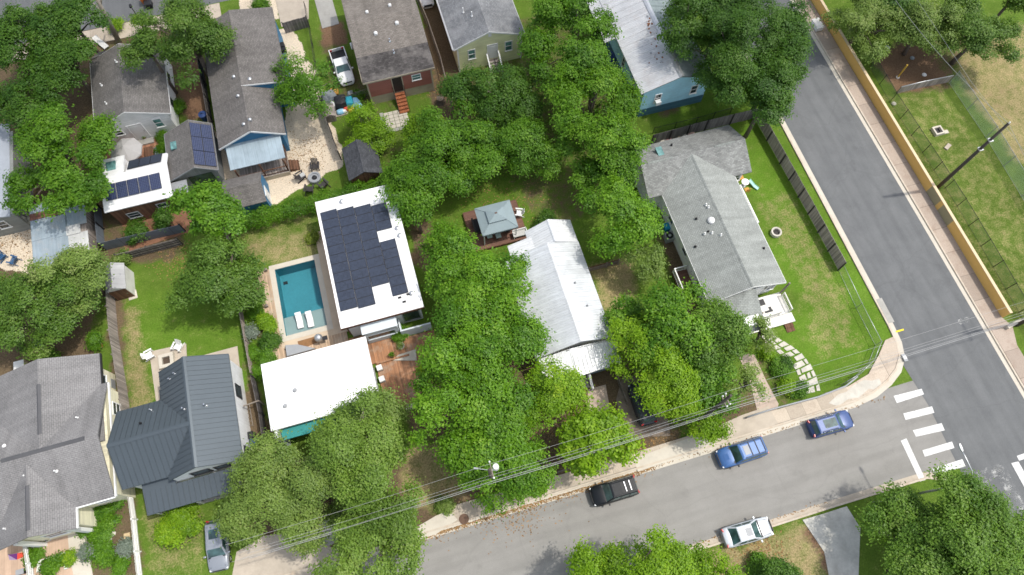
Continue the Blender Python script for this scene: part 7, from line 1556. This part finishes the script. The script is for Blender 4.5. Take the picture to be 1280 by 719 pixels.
t = put('mail_box', 'dark letter box post at the edge of the far pavement', 'letter box', 170, 18); p = t.location; mb = MB(); mb.cyl(p.x,p.y,0,1.1,.05,8); mb.build('post', M['black'], t); mb = MB(); mb.cbox(p.x,p.y,1.1,.25,.45,.25); mb.build('box', M['black'], t, bevel=.05)
# junk pile on a slab
t = put('concrete_slab', 'small concrete slab under the pile of yard junk', 'slab', 437, 138); mb = MB(); mb.prism([(q.x,q.y) for q in PP([(420,147),(452,139),(448,128),(416,134)])], 0, .1); mb.build('slab', M['concrete'], t)
def junk(name, label, cat, u, v, sx, sy, sz, mat, rz=0, rnd=True):
    t = put(name, label, cat, u, v, rz, .1, 'things piled on the small slab'); mb = MB(); rd = random.Random(int(u*7+v))
    mb.loft([[(x*sx*k*rd.uniform(.85,1.1), y*sy*k*rd.uniform(.85,1.1), z*sz) for x, y in ((-.5,-.5),(0,-.58),(.5,-.5),(.58,0),(.5,.5),(0,.58),(-.5,.5),(-.58,0))] for k, z in ((1,0),(1.05,.5),(.8,.9),(.3,1.0))]); mb.build('cover' if rnd else 'body', M[mat], t, local=True, bevel=.02); return t
M['cyan'] = mk('teal_plastic', (.02,.26,.34), .5, .1, 4); M['toyred'] = mk('red_plastic', (.55,.07,.04), .5, .1, 4); M['toyyel'] = mk('yellow_plastic', (.65,.42,.05), .5, .1, 4); M['toyblue'] = mk('light_blue_plastic', (.25,.48,.65), .5, .1, 4); M['greycloth'] = mk('grey_cloth', (.2,.22,.23), .9, .2, 5)
junk('covered_grill', 'black covered grill in the middle of the yard junk', 'grill', 427, 131, 1.3, 1.3, 1.0, 'black'); junk('storage_tub', 'teal tub to the right of the black covered grill', 'tub', 438, 130, .8, 1.2, .8, 'cyan'); junk('cooler', 'pale blue box at the right end of the yard junk', 'box', 446, 132, .9, 1.4, .6, 'toyblue', .2); junk('drum', 'white drum at the left end of the yard junk', 'drum', 418, 134, .6, .7, .7, 'white')
junk('toy', 'red plastic toy in front of the black covered grill', 'toy', 433, 137, .5, .5, .4, 'toyred'); junk('toy', 'yellow plastic toy right of the red toy', 'toy', 441, 138, .9, .5, .4, 'toyyel', .4); junk('toy', 'light blue toy left of the red toy', 'toy', 426, 141, .7, .5, .4, 'toyblue'); junk('toy', 'small white toy between the blue and red toys', 'toy', 431, 140, .4, .4, .35, 'white')
junk('tarpaulin_heap', 'grey tarpaulin heap behind the black covered grill', 'tarpaulin', 412, 124, 1.4, 1.6, .7, 'greycloth'); junk('basket', 'brown and cream basket on the grass above the yard junk', 'basket', 418, 116, .8, .8, .5, 'orange_wood'); junk('pot', 'grey pot above the teal tub', 'pot', 439, 119, .6, .6, .5, 'greycloth')
t = put('dog_kennel', 'dark weathered wooden kennel against the fence below the yard junk', 'kennel', 414, 146); mb = MB(); mb.cbox(0,0,0,1.0,1.4,1.0); mb.build('box', M['wood_grey'], t, local=True); mb = MB(); mb.extr([(-.62,1.0),(.62,1.0),(0,1.35)], -.8, .8, 'y'); mb.build('roof', M['wood_grey'], t, local=True)
# blue house side things
t = put('garden_tarp', 'dark blue tarpaulin over a heap beside the blue house wall', 'tarpaulin', 767, 76); mb = MB(); mb.lathe([(.9,0),(.85,.6),(.6,1.0),(.1,1.15)], 0, 0, 10); mb.build('cover', M['tarp_blue'], t, local=True); mb = MB(); mb.cbox(.9,.3,0,.5,.4,.5); mb.build('crate', M['wood_grey'], t, local=True)
# field things
t = put('padded_post', 'yellow padded post standing on the bare dirt corner', 'post', 1122, 97); p = t.location; mb = MB(); mb.cyl(p.x,p.y,0,2.0,.09,10); mb.build('pad', mk('yellow_pad', (.55,.34,.05), .6, .1, 5), t); mb = MB(); mb.lathe([(.2,0),(.2,.08),(.1,.1)], p.x, p.y, 12); mb.build('base', M['white_dirty'], t)
t = put('drain_box', 'open pale concrete drain box in the field grass', 'drain', 1171, 165); p = t.location; mb = MB()
for q in ((-.5,-.34,-.5,.5),(.34,.5,-.5,.5),(-.339,.339,.34,.5),(-.339,.339,-.5,-.34)): mb.box(p.x+q[0],p.x+q[1],p.y+q[2],p.y+q[3],0,.35)
mb.build('box', M['concrete_lt'], t); mb = MB(); mb.box(p.x-.335,p.x+.335,p.y-.335,p.y+.335,.01,.05); mb.build('pit', M['black'], t)
for i, (u, v, lb) in enumerate(((1180,166,'loose pale slab right of the field drain box'),(1184,184,'tan slab in the field below the drain box'),(1107,63,'white bucket at the left edge of the bare dirt corner'),(1140,73,'dark bag lying on the bare dirt corner'),(1155,94,'white bag by the grey timber wall'),(1117,130,'pale rock beside the black posted fence'))):
    t = put(['slab','slab','bucket','bag','bag','rock'][i], lb, ['slab','slab','bucket','bag','bag','rock'][i], u, v, .5*i); mb = MB()
    if i < 2: mb.cbox(0,0,0,.8,.4,.15)
    elif i == 2: mb.lathe([(.2,0),(.27,.45),(.24,.45),(.02,.4)], 0, 0, 12)
    else: mb.lathe([(.24,0),(.27,.08),(.15,.18),(.03,.2)], 0, 0, 8)
    mb.build('body', M[['concrete_lt','concrete','white','greycloth','white','stonewhite'][i]], t, local=True, bevel=.02)
t = put('utility_box', 'white utility cabinet on the pavement by the ochre wall near the top edge', 'cabinet', 1020, 34); mb = MB(); mb.cbox(0,0,.11,.8,1.4,.45); mb.build('case', M['white'], t, local=True, bevel=.02); mb = MB(); mb.cbox(0,0,.563,.86,1.46,.05); mb.build('lid', M['white_dirty'], t, local=True)
# street furniture: manhole, drain inlet
p = P(580, 649); mb = MB(); mb.lathe([(.42,.117),(.42,.14),(.3,.142),(.28,.136),(.01,.138)], p.x, p.y, 22); mb.build('manhole_cover', mk('rusty_iron', (.12,.07,.045), .8, .3, 9), origin=(p.x,p.y,.12), label='rusty round manhole cover in the pavement left of the transformer pole', cat='manhole cover')
t = put('drain_inlet', 'dark kerb drain inlet near the yellow kerb mark', 'drain', 1113, 402); p = t.location; a, b_ = (39.62,10.6), (39.62,13.2); mb = MB(); mb.box(39.45,40.25,10.7,13.2,.021,.03); mb.build('apron', M['concrete_gr'], t); mb = MB(); mb.box(39.50,39.597,10.9,13.0,.031,.12); mb.build('slot', M['black'], t)
t = put('street_box', 'small black and white meter box at the kerb on the curved corner', 'meter box', 1128, 454); p = t.location; mb = MB(); mb.cbox(39.35,7.3,.12,.35,.7,.1); mb.build('box', M['steel_gr'], t); mb = MB(); mb.cbox(39.35,7.3,.223,.3,.3,.03); mb.build('lid', M['white'], t)
# ================================================================ CAMERA, SUN, SKY
cam_d = bpy.data.cameras.new('camera'); cam = bpy.data.objects.new('camera', cam_d); COL.objects.link(cam); S.camera = cam
cam_d.sensor_width = 36; cam_d.lens = F_PX/1280*36; cam_d.clip_end = 6000; cam_d.clip_start = 1
cam.location = (0, 0, CAM_H); cam.rotation_euler = (TILT, 0, -YAW)
SUN_AZ = rad(-7.5); SUN_EL = rad(64)
sd = bpy.data.lights.new('sun', 'SUN'); sun = bpy.data.objects.new('sun', sd); COL.objects.link(sun)
sd.energy = 2.15; sd.angle = rad(1.5); sd.color = (1, .955, .88)
d = Vector((math.cos(SUN_EL)*math.cos(SUN_AZ), math.cos(SUN_EL)*math.sin(SUN_AZ), math.sin(SUN_EL))); sun.rotation_euler = d.to_track_quat('Z', 'Y').to_euler(); sun.location = d*300
w = bpy.data.worlds.new('World'); S.world = w; w.use_nodes = True; nt = w.node_tree; sk_ = nt.nodes.new('ShaderNodeTexSky'); sk_.sky_type = 'NISHITA'; sk_.sun_disc = False
sk_.sun_elevation = SUN_EL; sk_.sun_rotation = math.pi/2-SUN_AZ; sk_.dust_density = 2.5; sk_.air_density = 1.0
hs = nt.nodes.new('ShaderNodeHueSaturation'); hs.inputs['Saturation'].default_value = .55; hs.inputs['Value'].default_value = 1.0  # thin high haze whitens the blue
nt.links.new(sk_.outputs[0], hs.inputs['Color']); nt.links.new(hs.outputs[0], nt.nodes['Background'].inputs['Color']); nt.nodes['Background'].inputs['Strength'].default_value = .15
S.view_settings.view_transform = 'Standard'; S.view_settings.look = 'None'; S.view_settings.exposure = .74; S.view_settings.gamma = 1
S.cycles.filter_width = 1.6; S.cycles.max_bounces = 7; S.cycles.transparent_max_bounces = 12; S.cycles.use_denoising = True

# unseen thin cloud added between sun and far yards to soften the light there
def cloud():
    m, nt, b = newmat('thin_cloud'); b.inputs['Base Color'].default_value = (.9,.9,.9,1); b.inputs['Roughness'].default_value = 1
    tr = nd(nt, 'ShaderNodeBsdfTransparent'); ms = nd(nt, 'ShaderNodeMixShader'); ms.inputs['Fac'].default_value = .20
    nt.links.new(tr.outputs[0], ms.inputs[1]); nt.links.new(b.outputs[0], ms.inputs[2]); nt.links.new(ms.outputs[0], nt.nodes['Material Output'].inputs['Surface'])
    import bmesh
    me = bpy.data.meshes.new('cloud'); bm = bmesh.new(); bmesh.ops.create_icosphere(bm, subdivisions=5, radius=1.0); r = random.Random(5)
    for v in bm.verts:
        p = v.co; k = 1+.10*math.sin(p.x*7+1)*math.cos(p.y*6)+.07*math.sin(p.x*17+p.y*13)+.05*math.sin(p.y*29+p.z*9)
        v.co = Vector((p.x*150*k, p.y*34*k, p.z*14*k))
    bm.to_mesh(me); bm.free(); me.materials.append(m); o = bpy.data.objects.new('cloud', me); COL.objects.link(o); tag(o, kind='structure')
    o.location = Vector((0, 73, 0))+d*(520/math.sin(SUN_EL)); return o
cloud()
